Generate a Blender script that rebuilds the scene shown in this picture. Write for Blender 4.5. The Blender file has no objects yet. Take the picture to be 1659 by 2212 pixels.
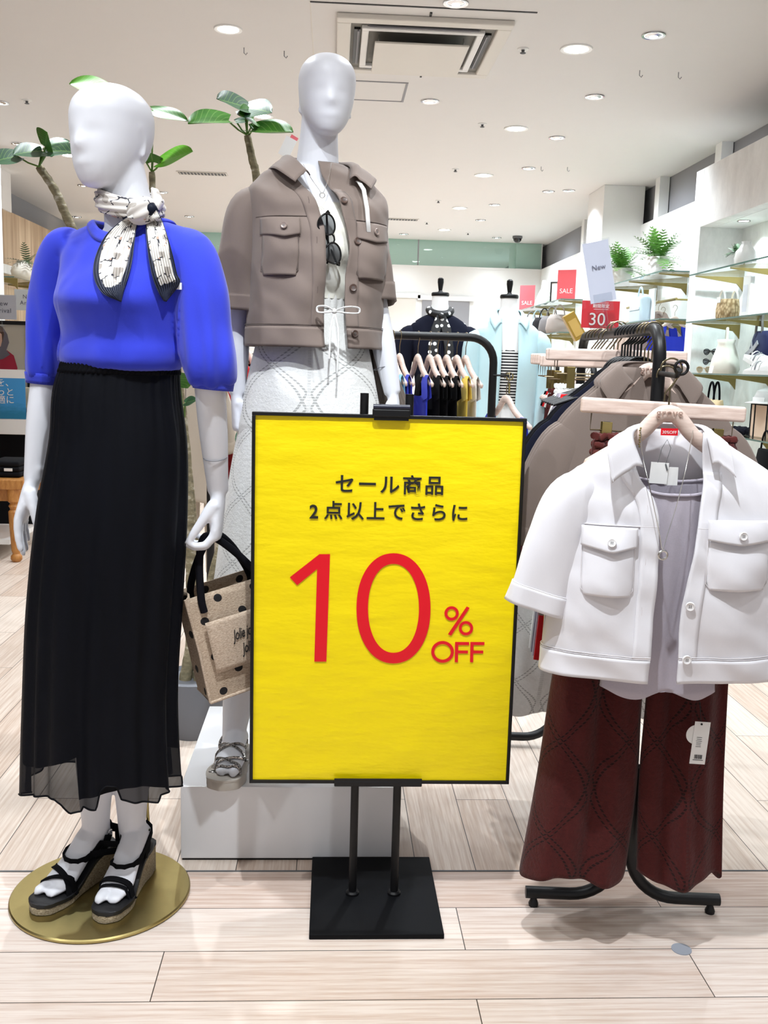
import bpy, bmesh, math, random
import numpy as np
from mathutils import Vector, Matrix, noise

PI = math.pi
SC = bpy.context.scene
COL = SC.collection
random.seed(7)

# ------------------------------------------------------------------ camera
F_PX = 2100.0
CAM_H = 1.27
PITCH, YAW, ROLL = math.radians(8.686), math.radians(3.193), -0.028
_fw = Vector((math.sin(YAW) * math.cos(PITCH), math.cos(YAW) * math.cos(PITCH), -math.sin(PITCH)))
_r0 = Vector((math.cos(YAW), -math.sin(YAW), 0))
_u0 = _r0.cross(_fw)
_r = _r0 * math.cos(ROLL) - _u0 * math.sin(ROLL)
_u = _u0 * math.cos(ROLL) + _r0 * math.sin(ROLL)
cam_d = bpy.data.cameras.new('camera')
cam_d.sensor_fit = 'VERTICAL'
cam_d.sensor_height = 24.0
cam_d.lens = 24.0 * F_PX / 2212.0
cam_d.clip_end = 100
cam = bpy.data.objects.new('camera', cam_d)
COL.objects.link(cam)
cam.matrix_world = Matrix(((_r.x, _u.x, -_fw.x, 0), (_r.y, _u.y, -_fw.y, 0), (_r.z, _u.z, -_fw.z, CAM_H), (0, 0, 0, 1)))
SC.camera = cam

# ------------------------------------------------------------------ world, exposure
w = bpy.data.worlds.new('World')
SC.world = w
w.use_nodes = True
w.node_tree.nodes['Background'].inputs[0].default_value = (0.93, 0.96, 1.0, 1)
w.node_tree.nodes['Background'].inputs[1].default_value = 0.42
SC.view_settings.view_transform = 'Standard'
SC.view_settings.look = 'None'
SC.view_settings.gamma = 1.0
SC.view_settings.exposure = 0.22
SC.cycles.max_bounces = 8
SC.cycles.diffuse_bounces = 4
SC.cycles.transparent_max_bounces = 24
SC.cycles.sample_clamp_indirect = 6.0
SC.cycles.caustics_reflective = False
SC.cycles.caustics_refractive = False

CEIL = 3.115
def spot_lamp(x, y, z, watts, size=105, blend=0.75, aim=None, rad=0.05, color=(0.90, 0.955, 1.0)):
    d = bpy.data.lights.new('spot_lamp', 'SPOT')
    d.energy = watts * (1.5 if y > 3.9 else 1.0); d.spot_size = math.radians(size); d.spot_blend = blend
    d.shadow_soft_size = rad; d.color = color if y < 3.9 else (0.83, 0.92, 1.0)
    o = bpy.data.objects.new('spot_lamp', d)
    o.location = (x, y, z)
    if aim is not None:
        o.rotation_euler = (Vector(aim) - Vector((x, y, z))).to_track_quat('-Z', 'Y').to_euler()
    COL.objects.link(o)
    return o

# added spots, unseen: keys set by the shadows, others brightening mannequin and sign cards
LK = 1.75
for (x, y, wt, aim) in ((-1.25, 1.05, 44, (-0.55, 2.1, 0.6)), (0.05, 1.1, 104, (0.5, 2.1, 0.6)), (-0.40, 1.65, 12, (-0.05, 2.6, 1.6)), (1.15, 1.1, 60, (1.05, 3.0, 1.3))):
    spot_lamp(x, y, CEIL - 0.06, wt * LK, 70, 0.7, aim, 0.03)
for (x, y, wt) in ((-2.0, 2.2, 40), (-0.75, 3.5, 60), (0.55, 3.5, 55), (1.9, 2.6, 18), (-0.25, 1.5, 14), (-2.6, 0.4, 40), (2.6, 0.6, 40)):  # unseen overhead spots, added for stronger top-down light
    spot_lamp(x, y, CEIL - 0.06, wt * LK, 125, 0.85, None, 0.035)
_ad = bpy.data.lights.new('added_fill_light', 'AREA')  # unseen area lamp added as soft frontal fill
_ad.energy = 12; _ad.shape = 'RECTANGLE'; _ad.size = 6.0; _ad.size_y = 2.0
_ao = bpy.data.objects.new('added_fill_light', _ad)
_ao.location = (0, -1.8, CEIL - 0.1)
_ao.rotation_euler = (math.radians(30), 0, 0)
COL.objects.link(_ao)

# ------------------------------------------------------------------ pixel helpers (measuring the place)
def ray(px, py):
    return _fw + _r * ((px - 829.5) / F_PX) - _u * ((py - 1106.0) / F_PX)
def atY(px, py, Y):
    d = ray(px, py)
    return Vector((0, 0, CAM_H)) + d * (Y / d.y)
def atZ(px, py, Z):
    d = ray(px, py)
    return Vector((0, 0, CAM_H)) + d * ((Z - CAM_H) / d.z)
def atX(px, py, X):
    d = ray(px, py)
    return Vector((0, 0, CAM_H)) + d * (X / d.x)

# ------------------------------------------------------------------ materials
def srgb(r, g, b):
    f = lambda c: (c / 255 / 12.92) if c / 255 <= 0.04045 else ((c / 255 + 0.055) / 1.055) ** 2.4
    return (f(r), f(g), f(b), 1)

class NT:
    def __init__(s, name):
        s.m = bpy.data.materials.new(name); s.m.use_nodes = True
        s.t = s.m.node_tree; s.b = s.t.nodes['Principled BSDF']
    def n(s, typ, **k):
        n = s.t.nodes.new(typ)
        for a, v in k.items():
            setattr(n, a, v)
        return n
    def l(s, a, b):
        s.t.links.new(a, b)
    def set(s, **k):
        nm = dict(color='Base Color', rough='Roughness', metal='Metallic', spec='Specular IOR Level', sheen='Sheen Weight',
                  trans='Transmission Weight', ior='IOR', alpha='Alpha', emis='Emission Color', emstr='Emission Strength', coat='Coat Weight', sss='Subsurface Weight')
        for a, v in k.items():
            s.b.inputs[nm[a]].default_value = v
        return s
    def math(s, op, a, b=None, c=None):
        n = s.n('ShaderNodeMath', operation=op)
        for i, v in enumerate((a, b, c)):
            if v is None: continue
            if isinstance(v, (int, float)): n.inputs[i].default_value = v
            else: s.l(v, n.inputs[i])
        return n.outputs[0]
    def mix(s, fac, a, b):
        n = s.n('ShaderNodeMix', data_type='RGBA')
        for i, v in ((0, fac), (6, a), (7, b)):
            if isinstance(v, (int, float)): n.inputs[i].default_value = v
            elif isinstance(v, tuple): n.inputs[i].default_value = v
            else: s.l(v, n.inputs[i])
        return n.outputs[2]
    def coord(s, kind='Object', scale=(1, 1, 1), rot=(0, 0, 0)):
        tc = s.n('ShaderNodeTexCoord'); mp = s.n('ShaderNodeMapping')
        mp.inputs['Scale'].default_value = scale; mp.inputs['Rotation'].default_value = rot
        s.l(tc.outputs[kind], mp.inputs[0]); return mp.outputs[0]
    def noise(s, vec, scale, detail=4, rough=0.6):
        n = s.n('ShaderNodeTexNoise'); n.inputs['Scale'].default_value = scale
        n.inputs['Detail'].default_value = detail; n.inputs['Roughness'].default_value = rough
        s.l(vec, n.inputs['Vector']); return n.outputs[0]
    def ramp(s, fac, *stops):
        n = s.n('ShaderNodeValToRGB')
        while len(n.color_ramp.elements) < len(stops): n.color_ramp.elements.new(0.5)
        for e, (p, c) in zip(n.color_ramp.elements, stops):
            e.position = p; e.color = c
        s.l(fac, n.inputs[0]); return n.outputs[0]
    def bump(s, h, strength=0.2, dist=0.002):
        n = s.n('ShaderNodeBump'); n.inputs['Strength'].default_value = strength; n.inputs['Distance'].default_value = dist
        s.l(h, n.inputs['Height']); s.l(n.outputs[0], s.b.inputs['Normal'])

MATS = {}
def plain(name, c, rough=0.5, metal=0.0, var=0.06, vscale=8.0, bump=0.0, bscale=200.0, **k):
    """procedural paint / metal / plastic: base colour with slight noise variation"""
    if name in MATS: return MATS[name]
    t = NT(name); t.set(rough=rough, metal=metal, **k)
    v = t.coord()
    n = t.noise(v, vscale)
    a = tuple(x * (1 - var) for x in c[:3]) + (1,); b = tuple(min(1, x * (1 + var)) for x in c[:3]) + (1,)
    t.l(t.mix(n, a, b), t.b.inputs['Base Color'])
    if bump: t.bump(t.noise(v, bscale, 2), bump, 0.001)
    MATS[name] = t.m
    return t.m

def fabric(name, c, rough=0.85, weave=700.0, bump=0.35, var=0.08, sheen=0.1, aniso=1.0, fuzz=0.0):
    """cloth: fine weave bump from crossed waves plus soft colour variation"""
    if name in MATS: return MATS[name]
    dark = sum(c[:3]) < 0.09
    t = NT(name); t.set(rough=rough, sheen=0.0 if dark else sheen, spec=0.1 if dark else 0.25)
    v = t.coord()
    n1 = t.noise(v, 9, 3); n2 = t.noise(t.coord(scale=(1, 1, aniso)), 260, 2)
    f = t.math('ADD', t.math('MULTIPLY', n1, 0.5), t.math('MULTIPLY', n2, 0.5))
    a = tuple(x * (1 - var - fuzz) for x in c[:3]) + (1,); b = tuple(min(1, x * (1 + var + fuzz)) for x in c[:3]) + (1,)
    t.l(t.mix(f, a, b), t.b.inputs['Base Color'])
    t.bump(t.noise(t.coord(scale=(1, 1, aniso)), weave, 2), bump, 0.0008)
    MATS[name] = t.m
    return t.m

def glassy(name, tint, fac_min=0.04, fac=0.25, rough=0.02):
    """thin clear sheet: mostly transparent, fresnel gloss"""
    if name in MATS: return MATS[name]
    m = bpy.data.materials.new(name); m.use_nodes = True
    t = m.node_tree; t.nodes.clear()
    out = t.nodes.new('ShaderNodeOutputMaterial'); mx = t.nodes.new('ShaderNodeMixShader')
    tr = t.nodes.new('ShaderNodeBsdfTransparent'); tr.inputs[0].default_value = tint
    gl = t.nodes.new('ShaderNodeBsdfGlossy'); gl.inputs['Roughness'].default_value = rough
    lw = t.nodes.new('ShaderNodeLayerWeight'); lw.inputs[0].default_value = 0.5
    pw = t.nodes.new('ShaderNodeMath'); pw.operation = 'POWER'; pw.inputs[1].default_value = 5.0
    t.links.new(lw.outputs['Facing'], pw.inputs[0])
    ad = t.nodes.new('ShaderNodeMath'); ad.operation = 'ADD'; ad.inputs[1].default_value = fac_min; ad.use_clamp = True
    t.links.new(pw.outputs[0], ad.inputs[0]); t.links.new(ad.outputs[0], mx.inputs[0])
    t.links.new(tr.outputs[0], mx.inputs[1]); t.links.new(gl.outputs[0], mx.inputs[2]); t.links.new(mx.outputs[0], out.inputs[0])
    MATS[name] = m
    return m

def emitter(name, c, s):
    if name in MATS: return MATS[name]
    t = NT(name); t.set(emis=c, emstr=s, color=(0.8, 0.8, 0.8, 1)); MATS[name] = t.m
    return t.m

# ------------------------------------------------------------------ mesh helpers
class MB:
    """collects simple shapes into one mesh"""
    def __init__(s):
        s.v = []; s.f = []; s.uv = None
    def add(s, vs, fs):
        k = len(s.v); s.v += [tuple(x) for x in vs]; s.f += [tuple(i + k for i in f) for f in fs]
        return s
    def box(s, c, size, rot=0.0, M=None):
        hx, hy, hz = size[0] / 2, size[1] / 2, size[2] / 2
        vs = [Vector((x * hx, y * hy, z * hz)) for z in (-1, 1) for y in (-1, 1) for x in (-1, 1)]
        R = M if M is not None else Matrix.Rotation(rot, 3, 'Z')
        vs = [R @ v + Vector(c) for v in vs]
        return s.add(vs, [(0, 2, 3, 1), (4, 5, 7, 6), (0, 1, 5, 4), (2, 6, 7, 3), (0, 4, 6, 2), (1, 3, 7, 5)])
    def tube(s, pts, r, n=10, caps=True, closed=False, flat=1.0, up=None):
        pts = [Vector(p) for p in pts]
        N = len(pts); rs = r if isinstance(r, (list, tuple)) else [r] * N
        rings = []; prev = None
        for i, p in enumerate(pts):
            a = pts[(i - 1) % N] if (closed or i > 0) else p
            b = pts[(i + 1) % N] if (closed or i < N - 1) else p
            d = (b - a).normalized() if (b - a).length > 1e-9 else Vector((0, 0, 1))
            if prev is None:
                ref = Vector(up) if up is not None else (Vector((0, 0, 1)) if abs(d.z) < 0.9 else Vector((0, 1, 0)))
                x = d.cross(ref).normalized()
            else:
                x = (prev - d * prev.dot(d)).normalized()
            prev = x
            y = d.cross(x)
            rings.append([p + x * (rs[i] * math.cos(2 * PI * k / n)) + y * (rs[i] * flat * math.sin(2 * PI * k / n)) for k in range(n)])
        return s.loft(rings, caps=caps and not closed, loop=closed)
    def loft(s, rings, caps=True, loop=False, close_ring=True):
        n = len(rings[0]); vs = [v for r in rings for v in r]; fs = []
        R = len(rings)
        for i in range(R if loop else R - 1):
            j = (i + 1) % R
            for k in range(n if close_ring else n - 1):
                q = (k + 1) % n
                fs.append((i * n + k, i * n + q, j * n + q, j * n + k))
        if caps:
            fs.append(tuple(reversed(range(n)))); fs.append(tuple((R - 1) * n + k for k in range(n)))
        return s.add(vs, fs)
    def lathe(s, prof, c=(0, 0, 0), n=24, caps=True, sx=1.0, sy=1.0, M=None):
        rings = []
        for r, z in prof:
            ring = [Vector((r * sx * math.cos(2 * PI * k / n), r * sy * math.sin(2 * PI * k / n), z)) for k in range(n)]
            rings.append([(M @ v if M is not None else v) + Vector(c) for v in ring])
        return s.loft(rings, caps)
    def prism(s, poly, y0, y1, M=None, off=(0, 0, 0)):
        """polygon in x,z extruded along y"""
        n = len(poly)
        vs = [Vector((x, y0, z)) for x, z in poly] + [Vector((x, y1, z)) for x, z in poly]
        vs = [(M @ v if M is not None else v) + Vector(off) for v in vs]
        return s.add(vs, [tuple(range(n)), tuple(reversed(range(n, 2 * n)))] + [(i, i + n, (i + 1) % n + n, (i + 1) % n) for i in range(n)])
    def ico(s, c, r, sub=2, scale=(1, 1, 1), M=None):
        bm = bmesh.new(); bmesh.ops.create_icosphere(bm, subdivisions=sub, radius=r)
        vs = [Vector((v.co.x * scale[0], v.co.y * scale[1], v.co.z * scale[2])) for v in bm.verts]
        vs = [(M @ v if M is not None else v) + Vector(c) for v in vs]
        bm.verts.index_update(); fs = [[v.index for v in f.verts] for f in bm.faces]; bm.free()
        return s.add(vs, fs)
    def mesh(s, name):
        me = bpy.data.meshes.new(name); me.from_pydata(s.v, [], s.f)
        return me
    def build(s, name, mat, parent=None, smooth=True, bevel=0.0, seg=2, angle=40, fix=True):
        me = s.mesh(name)
        if fix:
            bm = bmesh.new(); bm.from_mesh(me); bmesh.ops.recalc_face_normals(bm, faces=bm.faces); bm.to_mesh(me); bm.free()
        return link(name, me, mat, parent, smooth, bevel, seg, angle)

def link(name, me, mat, parent=None, smooth=True, bevel=0.0, seg=2, angle=40):
    o = bpy.data.objects.new(name, me)
    if mat is not None: me.materials.append(mat)
    COL.objects.link(o)
    if smooth:
        me.polygons.foreach_set('use_smooth', [True] * len(me.polygons))
        if angle < 180:
            me.set_sharp_from_angle(angle=math.radians(angle))
    if bevel > 0:
        b = o.modifiers.new('bevel', 'BEVEL'); b.width = bevel; b.segments = seg; b.limit_method = 'ANGLE'; b.angle_limit = math.radians(50)
    if parent is not None: o.parent = parent
    return o

def thing(name, label, cat, loc=(0, 0, 0), rz=0.0, group=None):
    o = bpy.data.objects.new(name, None); o.empty_display_size = 0.05
    o.location = loc; o.rotation_euler = (0, 0, rz); COL.objects.link(o)
    return tag(o, label, cat, group)
def tag(o, label, cat, group=None):
    o['label'] = label; o['category'] = cat
    if group: o['group'] = group
    return o
def struct(o):
    o['kind'] = 'structure'
    return o
def sub(o, label):
    o['label'] = label
    return o

def copy_tree(o, parent=None):
    c = o.copy(); COL.objects.link(c)
    if parent is not None: c.parent = parent
    for ch in list(o.children): copy_tree(ch, c)
    return c

def grid_mesh(P, name='grid', uv=True, closed_u=False):
    """P: (rows, cols, 3) array -> quad sheet with UVs (u over columns, v over rows)"""
    R, C, _ = P.shape
    me = bpy.data.meshes.new(name)
    idx = np.arange(R * C).reshape(R, C)
    a = idx[:-1, :-1].ravel(); b = idx[:-1, 1:].ravel(); c = idx[1:, 1:].ravel(); d = idx[1:, :-1].ravel()
    fs = np.stack([a, b, c, d], 1)
    if closed_u:
        fs = np.concatenate([fs, np.stack([idx[:-1, -1], idx[:-1, 0], idx[1:, 0], idx[1:, -1]], 1)])
    me.from_pydata(P.reshape(-1, 3).tolist(), [], fs.tolist())
    if uv:
        U = np.tile(np.linspace(0, 1, C), R); V = np.repeat(np.linspace(0, 1, R), C)
        l = me.uv_layers.new(name='UVMap')
        vi = np.zeros(len(me.loops), dtype=np.int32); me.loops.foreach_get('vertex_index', vi)
        l.data.foreach_set('uv', np.stack([U[vi], V[vi]], 1).ravel().astype(np.float32))
    return me

def sheet(name, P, mat, parent=None, thick=0.0, closed_u=False, offset=-1.0, subd=0):
    o = link(name, grid_mesh(np.asarray(P, dtype=float), name, True, closed_u), mat, parent, True, angle=180)
    if thick:
        s = o.modifiers.new('thickness', 'SOLIDIFY'); s.thickness = thick; s.offset = offset
    if subd:
        s = o.modifiers.new('smooth', 'SUBSURF'); s.levels = subd; s.render_levels = subd
    return o

def cubic(keys, x):
    """smooth interpolation of key rows [[t, a, b, ...], ...] at positions x (monotone-ish hermite)"""
    K = np.asarray(keys, float); t = K[:, 0]; Y = K[:, 1:]
    x = np.asarray(x, float)
    m = np.zeros_like(Y); h = np.diff(t)[:, None]; dl = np.diff(Y, axis=0) / h
    m[0] = dl[0]; m[-1] = dl[-1]
    if len(t) > 2: m[1:-1] = (dl[:-1] * h[1:] + dl[1:] * h[:-1]) / (h[1:] + h[:-1])
    i = np.clip(np.searchsorted(t, x) - 1, 0, len(t) - 2)
    s = np.clip((x - t[i]) / (t[i + 1] - t[i]), 0, 1)[:, None]; H = (t[i + 1] - t[i])[:, None]
    return ((2 * s**3 - 3 * s**2 + 1) * Y[i] + (s**3 - 2 * s**2 + s) * H * m[i] + (-2 * s**3 + 3 * s**2) * Y[i + 1] + (s**3 - s**2) * H * m[i + 1])

def vnoise(p, scale=1.0, seed=0.0):
    return noise.noise(Vector((p[0] * scale + seed, p[1] * scale - seed, p[2] * scale + 2 * seed)))

def remesh(mb_list, voxel, name, smooth_it=6, smooth_f=0.5, mat=None, parent=None):
    """union of closed shapes -> one continuous smooth skin"""
    me = mb_list.mesh('tmp')
    bm = bmesh.new(); bm.from_mesh(me); bmesh.ops.recalc_face_normals(bm, faces=bm.faces); bm.to_mesh(me); bm.free()
    o = bpy.data.objects.new('tmp', me); COL.objects.link(o)
    r = o.modifiers.new('r', 'REMESH'); r.mode = 'VOXEL'; r.voxel_size = voxel; r.use_smooth_shade = True
    s = o.modifiers.new('s', 'SMOOTH'); s.factor = smooth_f; s.iterations = smooth_it
    dg = bpy.context.evaluated_depsgraph_get()
    res = bpy.data.meshes.new_from_object(o.evaluated_get(dg))
    bpy.data.objects.remove(o); bpy.data.meshes.remove(me)
    res.name = name
    return link(name, res, mat, parent, True, angle=180)

def text_mesh(body, size, M, name, mat, parent=None, spacing=1.0, depth=0.0004, align='CENTER', bold=0.0, line=1.0, shear=0.0, xs=1.0):
    cu = bpy.data.curves.new('t', 'FONT'); cu.body = body; cu.size = size; cu.align_x = align; cu.align_y = 'CENTER'
    cu.space_character = spacing; cu.extrude = depth; cu.offset = bold; cu.space_line = line; cu.shear = shear; cu.resolution_u = 4
    o = bpy.data.objects.new('t', cu); COL.objects.link(o)
    dg = bpy.context.evaluated_depsgraph_get()
    me = bpy.data.meshes.new_from_object(o.evaluated_get(dg))
    bpy.data.objects.remove(o); bpy.data.curves.remove(cu)
    me.transform(M @ Matrix.Diagonal((xs, 1, 1, 1)))
    me.materials.clear()
    return link(name, me, mat, parent, False)

def face_mat(origin, xdir, zup):
    """matrix placing text: local x -> xdir, local y -> zup"""
    x = Vector(xdir).normalized(); y = Vector(zup).normalized(); z = x.cross(y)
    return Matrix(((x.x, y.x, z.x, origin[0]), (x.y, y.y, z.y, origin[1]), (x.z, y.z, z.z, origin[2]), (0, 0, 0, 1)))

def arc_pts(c, r, a0, a1, n, ax1, ax2):
    c = Vector(c); ax1 = Vector(ax1); ax2 = Vector(ax2)
    return [c + ax1 * (r * math.cos(a0 + (a1 - a0) * i / n)) + ax2 * (r * math.sin(a0 + (a1 - a0) * i / n)) for i in range(n + 1)]

from mathutils.bvhtree import BVHTree
def bvh_of(o):
    dg = bpy.context.evaluated_depsgraph_get(); dg.update()
    me = bpy.data.meshes.new_from_object(o.evaluated_get(dg))
    b = BVHTree.FromPolygons([v.co.copy() for v in me.vertices], [tuple(p.vertices) for p in me.polygons])
    bpy.data.meshes.remove(me); return b
def hit(b, origin, px, py, off=.006, dflt=0.0):
    """where the sight line through a measured point meets a surface, lifted off it (thing coordinates)"""
    d = ray(px, py).normalized(); o = Vector((0, 0, CAM_H)) - Vector(origin)
    h = b.ray_cast(o, d)
    if h[0] is None:
        return atY(px, py, origin[1] + dflt) - Vector(origin)
    return h[0] - d * off

# ------------------------------------------------------------------ shell materials
def wood_floor(name, alongx, width, length, phase, ca, cb):
    t = NT(name); t.set(rough=0.42, spec=0.4)
    tc = t.n('ShaderNodeTexCoord')
    mp = t.n('ShaderNodeMapping')
    if not alongx:
        mp.inputs['Rotation'].default_value = (0, 0, PI / 2)
    mp.inputs['Location'].default_value = phase
    t.l(tc.outputs['Object'], mp.inputs[0])
    br = t.n('ShaderNodeTexBrick'); br.offset = 0.43; br.offset_frequency = 2; br.squash = 1.0
    br.inputs['Scale'].default_value = 1.0; br.inputs['Brick Width'].default_value = length; br.inputs['Row Height'].default_value = width
    br.inputs['Mortar Size'].default_value = 0.0011; br.inputs['Mortar Smooth'].default_value = 0.0; br.inputs['Bias'].default_value = 0.0
    br.inputs['Color1'].default_value = (0, 0, 0, 1); br.inputs['Color2'].default_value = (1, 1, 1, 1); br.inputs['Mortar'].default_value = (0.5, 0.5, 0.5, 1)
    t.l(mp.outputs[0], br.inputs['Vector'])
    sep = t.n('ShaderNodeSeparateColor'); t.l(br.outputs['Color'], sep.inputs[0])
    # grain, offset per plank
    cmb = t.n('ShaderNodeCombineXYZ'); t.l(t.math('MULTIPLY', sep.outputs[0], 37.0), cmb.inputs[2]); t.l(t.math('MULTIPLY', sep.outputs[0], 11.0), cmb.inputs[0])
    add = t.n('ShaderNodeVectorMath', operation='ADD'); t.l(mp.outputs[0], add.inputs[0]); t.l(cmb.outputs[0], add.inputs[1])
    m2 = t.n('ShaderNodeMapping'); m2.inputs['Scale'].default_value = (0.8, 15, 1); t.l(add.outputs[0], m2.inputs[0])
    wv = t.n('ShaderNodeTexWave', wave_type='BANDS', bands_direction='Y'); wv.inputs['Scale'].default_value = 1.0
    wv.inputs['Distortion'].default_value = 16.0; wv.inputs['Detail'].default_value = 2.5; wv.inputs['Detail Scale'].default_value = 0.55
    t.l(m2.outputs[0], wv.inputs['Vector'])
    m3 = t.n('ShaderNodeMapping'); m3.inputs['Scale'].default_value = (3.6, 105, 1); t.l(add.outputs[0], m3.inputs[0])
    fine = t.noise(m3.outputs[0], 1.6, 5, 0.65)
    g = t.math('ADD', t.math('MULTIPLY', t.math('POWER', wv.outputs[1], 0.45), 0.13), t.math('MULTIPLY', fine, 0.87))
    g = t.math('ADD', g, t.math('MULTIPLY', t.math('SUBTRACT', sep.outputs[0], 0.5), 0.26))
    col = t.ramp(g, (0.30, ca), (0.68, cb))
    col = t.mix(br.outputs['Fac'], col, (0.06, 0.045, 0.035, 1))
    t.l(col, t.b.inputs['Base Color'])
    t.bump(t.math('SUBTRACT', fine, t.math('MULTIPLY', br.outputs['Fac'], 3.0)), 0.12, 0.001)
    return t.m

M_floor_front = wood_floor('ash_floor_crosswise', True, 0.1675, 1.15, (0.34, -2.29, 0), srgb(200, 172, 155), srgb(231, 217, 207))
M_floor_back = wood_floor('ash_floor_lengthwise', False, 0.152, 1.2, (0.3, 0.068, 0), srgb(194, 170, 152), srgb(226, 212, 199))
M_ceil = plain('ceiling_paint', srgb(228, 226, 224), 0.9, var=0.01)
M_wall = plain('white_wall_paint', srgb(240, 240, 238), 0.75, var=0.015)
M_plaster = NT('mottled_plaster')
_t = M_plaster; _t.set(rough=0.8)
_n = _t.noise(_t.coord(scale=(1, 1, 0.5)), 7, 6, 0.7)
_t.l(_t.ramp(_n, (0.3, srgb(216, 216, 214)), (0.7, srgb(238, 238, 236))), _t.b.inputs['Base Color'])
M_plaster = _t.m
M_grey = plain('grey_paint', srgb(150, 150, 154), 0.8, var=0.02)
M_dark_grey = plain('dark_grey_paint', srgb(96, 98, 100), 0.8, var=0.03)
M_black = plain('black_metal', srgb(13, 13, 15), 0.42, 0.0, var=0.1, spec=0.35)
M_white_plastic = plain('white_plastic', srgb(238, 238, 236), 0.45, var=0.01)
M_offwhite = plain('offwhite_plastic', srgb(222, 218, 210), 0.5, var=0.015)
M_glow_a = emitter('lamp_bright', (1, 0.99, 0.97, 1), 30)
M_glow_b = emitter('lamp_soft', (1, 0.98, 0.95, 1), 9)
M_chrome = plain('polished_chrome', srgb(210, 210, 212), 0.18, 1.0, var=0.02)
M_gold = plain('brushed_brass', srgb(176, 160, 106), 0.34, 1.0, var=0.08, vscale=30)
M_gold_dark = plain('aged_brass', srgb(140, 124, 78), 0.42, 1.0, var=0.08, vscale=30)
M_glass = glassy('clear_glass', (0.93, 0.97, 0.955, 1), 0.02)
M_glass_edge = plain('green_glass_edge', srgb(84, 112, 104), 0.15, var=0.03)
M_green_glass = glassy('greenish_glass', (0.70, 0.85, 0.80, 1), 0.03)

# ------------------------------------------------------------------ floor, ceiling
def slab_two(name):
    me = bpy.data.meshes.new(name)
    Y0 = 2.29
    v = [(-9, -4, 0), (9, -4, 0), (9, Y0, 0), (-9, Y0, 0), (9, 24, 0), (-9, 24, 0)]
    v2 = [(x, y, -0.05) for x, y, z in v]
    me.from_pydata(v + v2, [], [(0, 1, 2, 3), (3, 2, 4, 5), (6, 9, 8, 7), (9, 11, 10, 8), (0, 6, 7, 1), (4, 10, 11, 5)])
    o = link(name, me, M_floor_front, None, False)
    me.materials.append(M_floor_back)
    me.polygons[1].material_index = 1
    return struct(o)
slab_two('floor')
struct(MB().box((0, 2.29, 0.0006), (18, 0.005, 0.002)).build('trim_1', M_dark_grey, smooth=False))
struct(MB().box((0, 10, CEIL + 0.05), (18, 28, 0.1)).build('ceiling', M_ceil, smooth=False))

# ------------------------------------------------------------------ right wall, columns, shelf bay
XW, XP, WT = 3.10, 2.66, 2.735       # wall face, projecting bay face, wall top height
def bx(name, x0, x1, y0, y1, z0, z1, mat, bevel=0.0, kind=True):
    o = MB().box(((x0 + x1) / 2, (y0 + y1) / 2, (z0 + z1) / 2), (x1 - x0, y1 - y0, z1 - z0)).build(name, mat, smooth=False, bevel=bevel)
    return struct(o) if kind else o
bx('wall_right', XW, XW + 0.07, 7.37, 14.9, 0, WT, M_wall)
bx('wall_right_upper', XW + 0.1, XW + 0.2, -4, 22, 2.3, CEIL, M_grey)
# projecting bay: pillar, back, header and its soffit
bay = bx('wall_right_bay_pillar', XP, XW + 0.07, 7.217, 7.37, 0, WT, M_plaster, 0.004)
bx('wall_right_bay_header', XP, XP + 0.10, 3.0, 7.217, 2.32, WT, M_plaster, 0.004)
bx('wall_right_bay_soffit', XP + 0.10, 3.0, 3.0, 7.217, 2.32, 2.36, M_wall)
bx('wall_right_bay_back', 2.98, XW + 0.07, 3.0, 7.217, 0, 2.36, M_plaster)
# columns
c1 = atZ(1285, 398, CEIL); c2 = atZ(1168, 527, CEIL)
bx('column_near', 2.70, XW + 0.02, c1.y, c1.y + 0.62, 0, CEIL, M_wall, 0.004)
bx('column_far', 2.72, XW + 0.02, c2.y, c2.y + 0.6, 0, CEIL, M_wall, 0.004)
# short posts standing on top of the wall, up to the ceiling
for i, py in enumerate((8.05, 9.55, 12.4)):
    bx('trim_%d' % (i + 2), XW - 0.005, XW + 0.09, py, py + 0.13, WT - 0.02, CEIL, M_wall)

# ------------------------------------------------------------------ back wall with glass above, rear hall
YB = 14.9
bx('wall_back', -3.5, XW, YB, YB + 0.12, 0, WT, M_wall)
bx('trim_5', -3.5, XW, YB - 0.01, YB + 0.13, WT - 0.03, WT, M_wall)
_g = MB().box((-0.2, YB + 0.06, (WT + CEIL) / 2), (6.6, 0.012, CEIL - WT)).build('window_1', M_green_glass, smooth=False); struct(_g)
bx('trim_6', 1.23, 1.25, YB + 0.05, YB + 0.075, WT, CEIL, M_grey)
bx('wall_rear_hall', -9, 9, 19.8, 20, 0, CEIL, M_wall)
for _x in (-2.4, 0.4, 2.6):  # added lamps, out of view, to brighten the rear hall
    spot_lamp(_x, 17.2, CEIL - 0.03, 220, 150, 0.8)
bx('wall_left_hall', -9.2, -9, -4, 22, 0, CEIL, M_wall)
bx('wall_right_hall', 9, 9.2, -4, 22, 0, CEIL, M_wall)
# doors / panels in the back wall
for i, (xa, xb, ya, yb, mt) in enumerate(((822, 896, 642, 700, M_offwhite), (912, 1012, 648, 700, M_grey))):
    p0 = atY(xa, ya, YB); p1 = atY(xb, yb, YB)
    d = bx('door_%d' % (i + 1), p0.x, p1.x, YB - 0.02, YB, 0, p0.z, mt)
    bx('trim_%d' % (7 + i), p0.x - 0.07, p1.x + 0.07, YB - 0.03, YB - 0.021, p0.z, p0.z + 0.07, M_wall)
bx('trim_9', XW - 0.02, XW, 7.38, 14.9, 0, 0.08, M_white_plastic)

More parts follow.
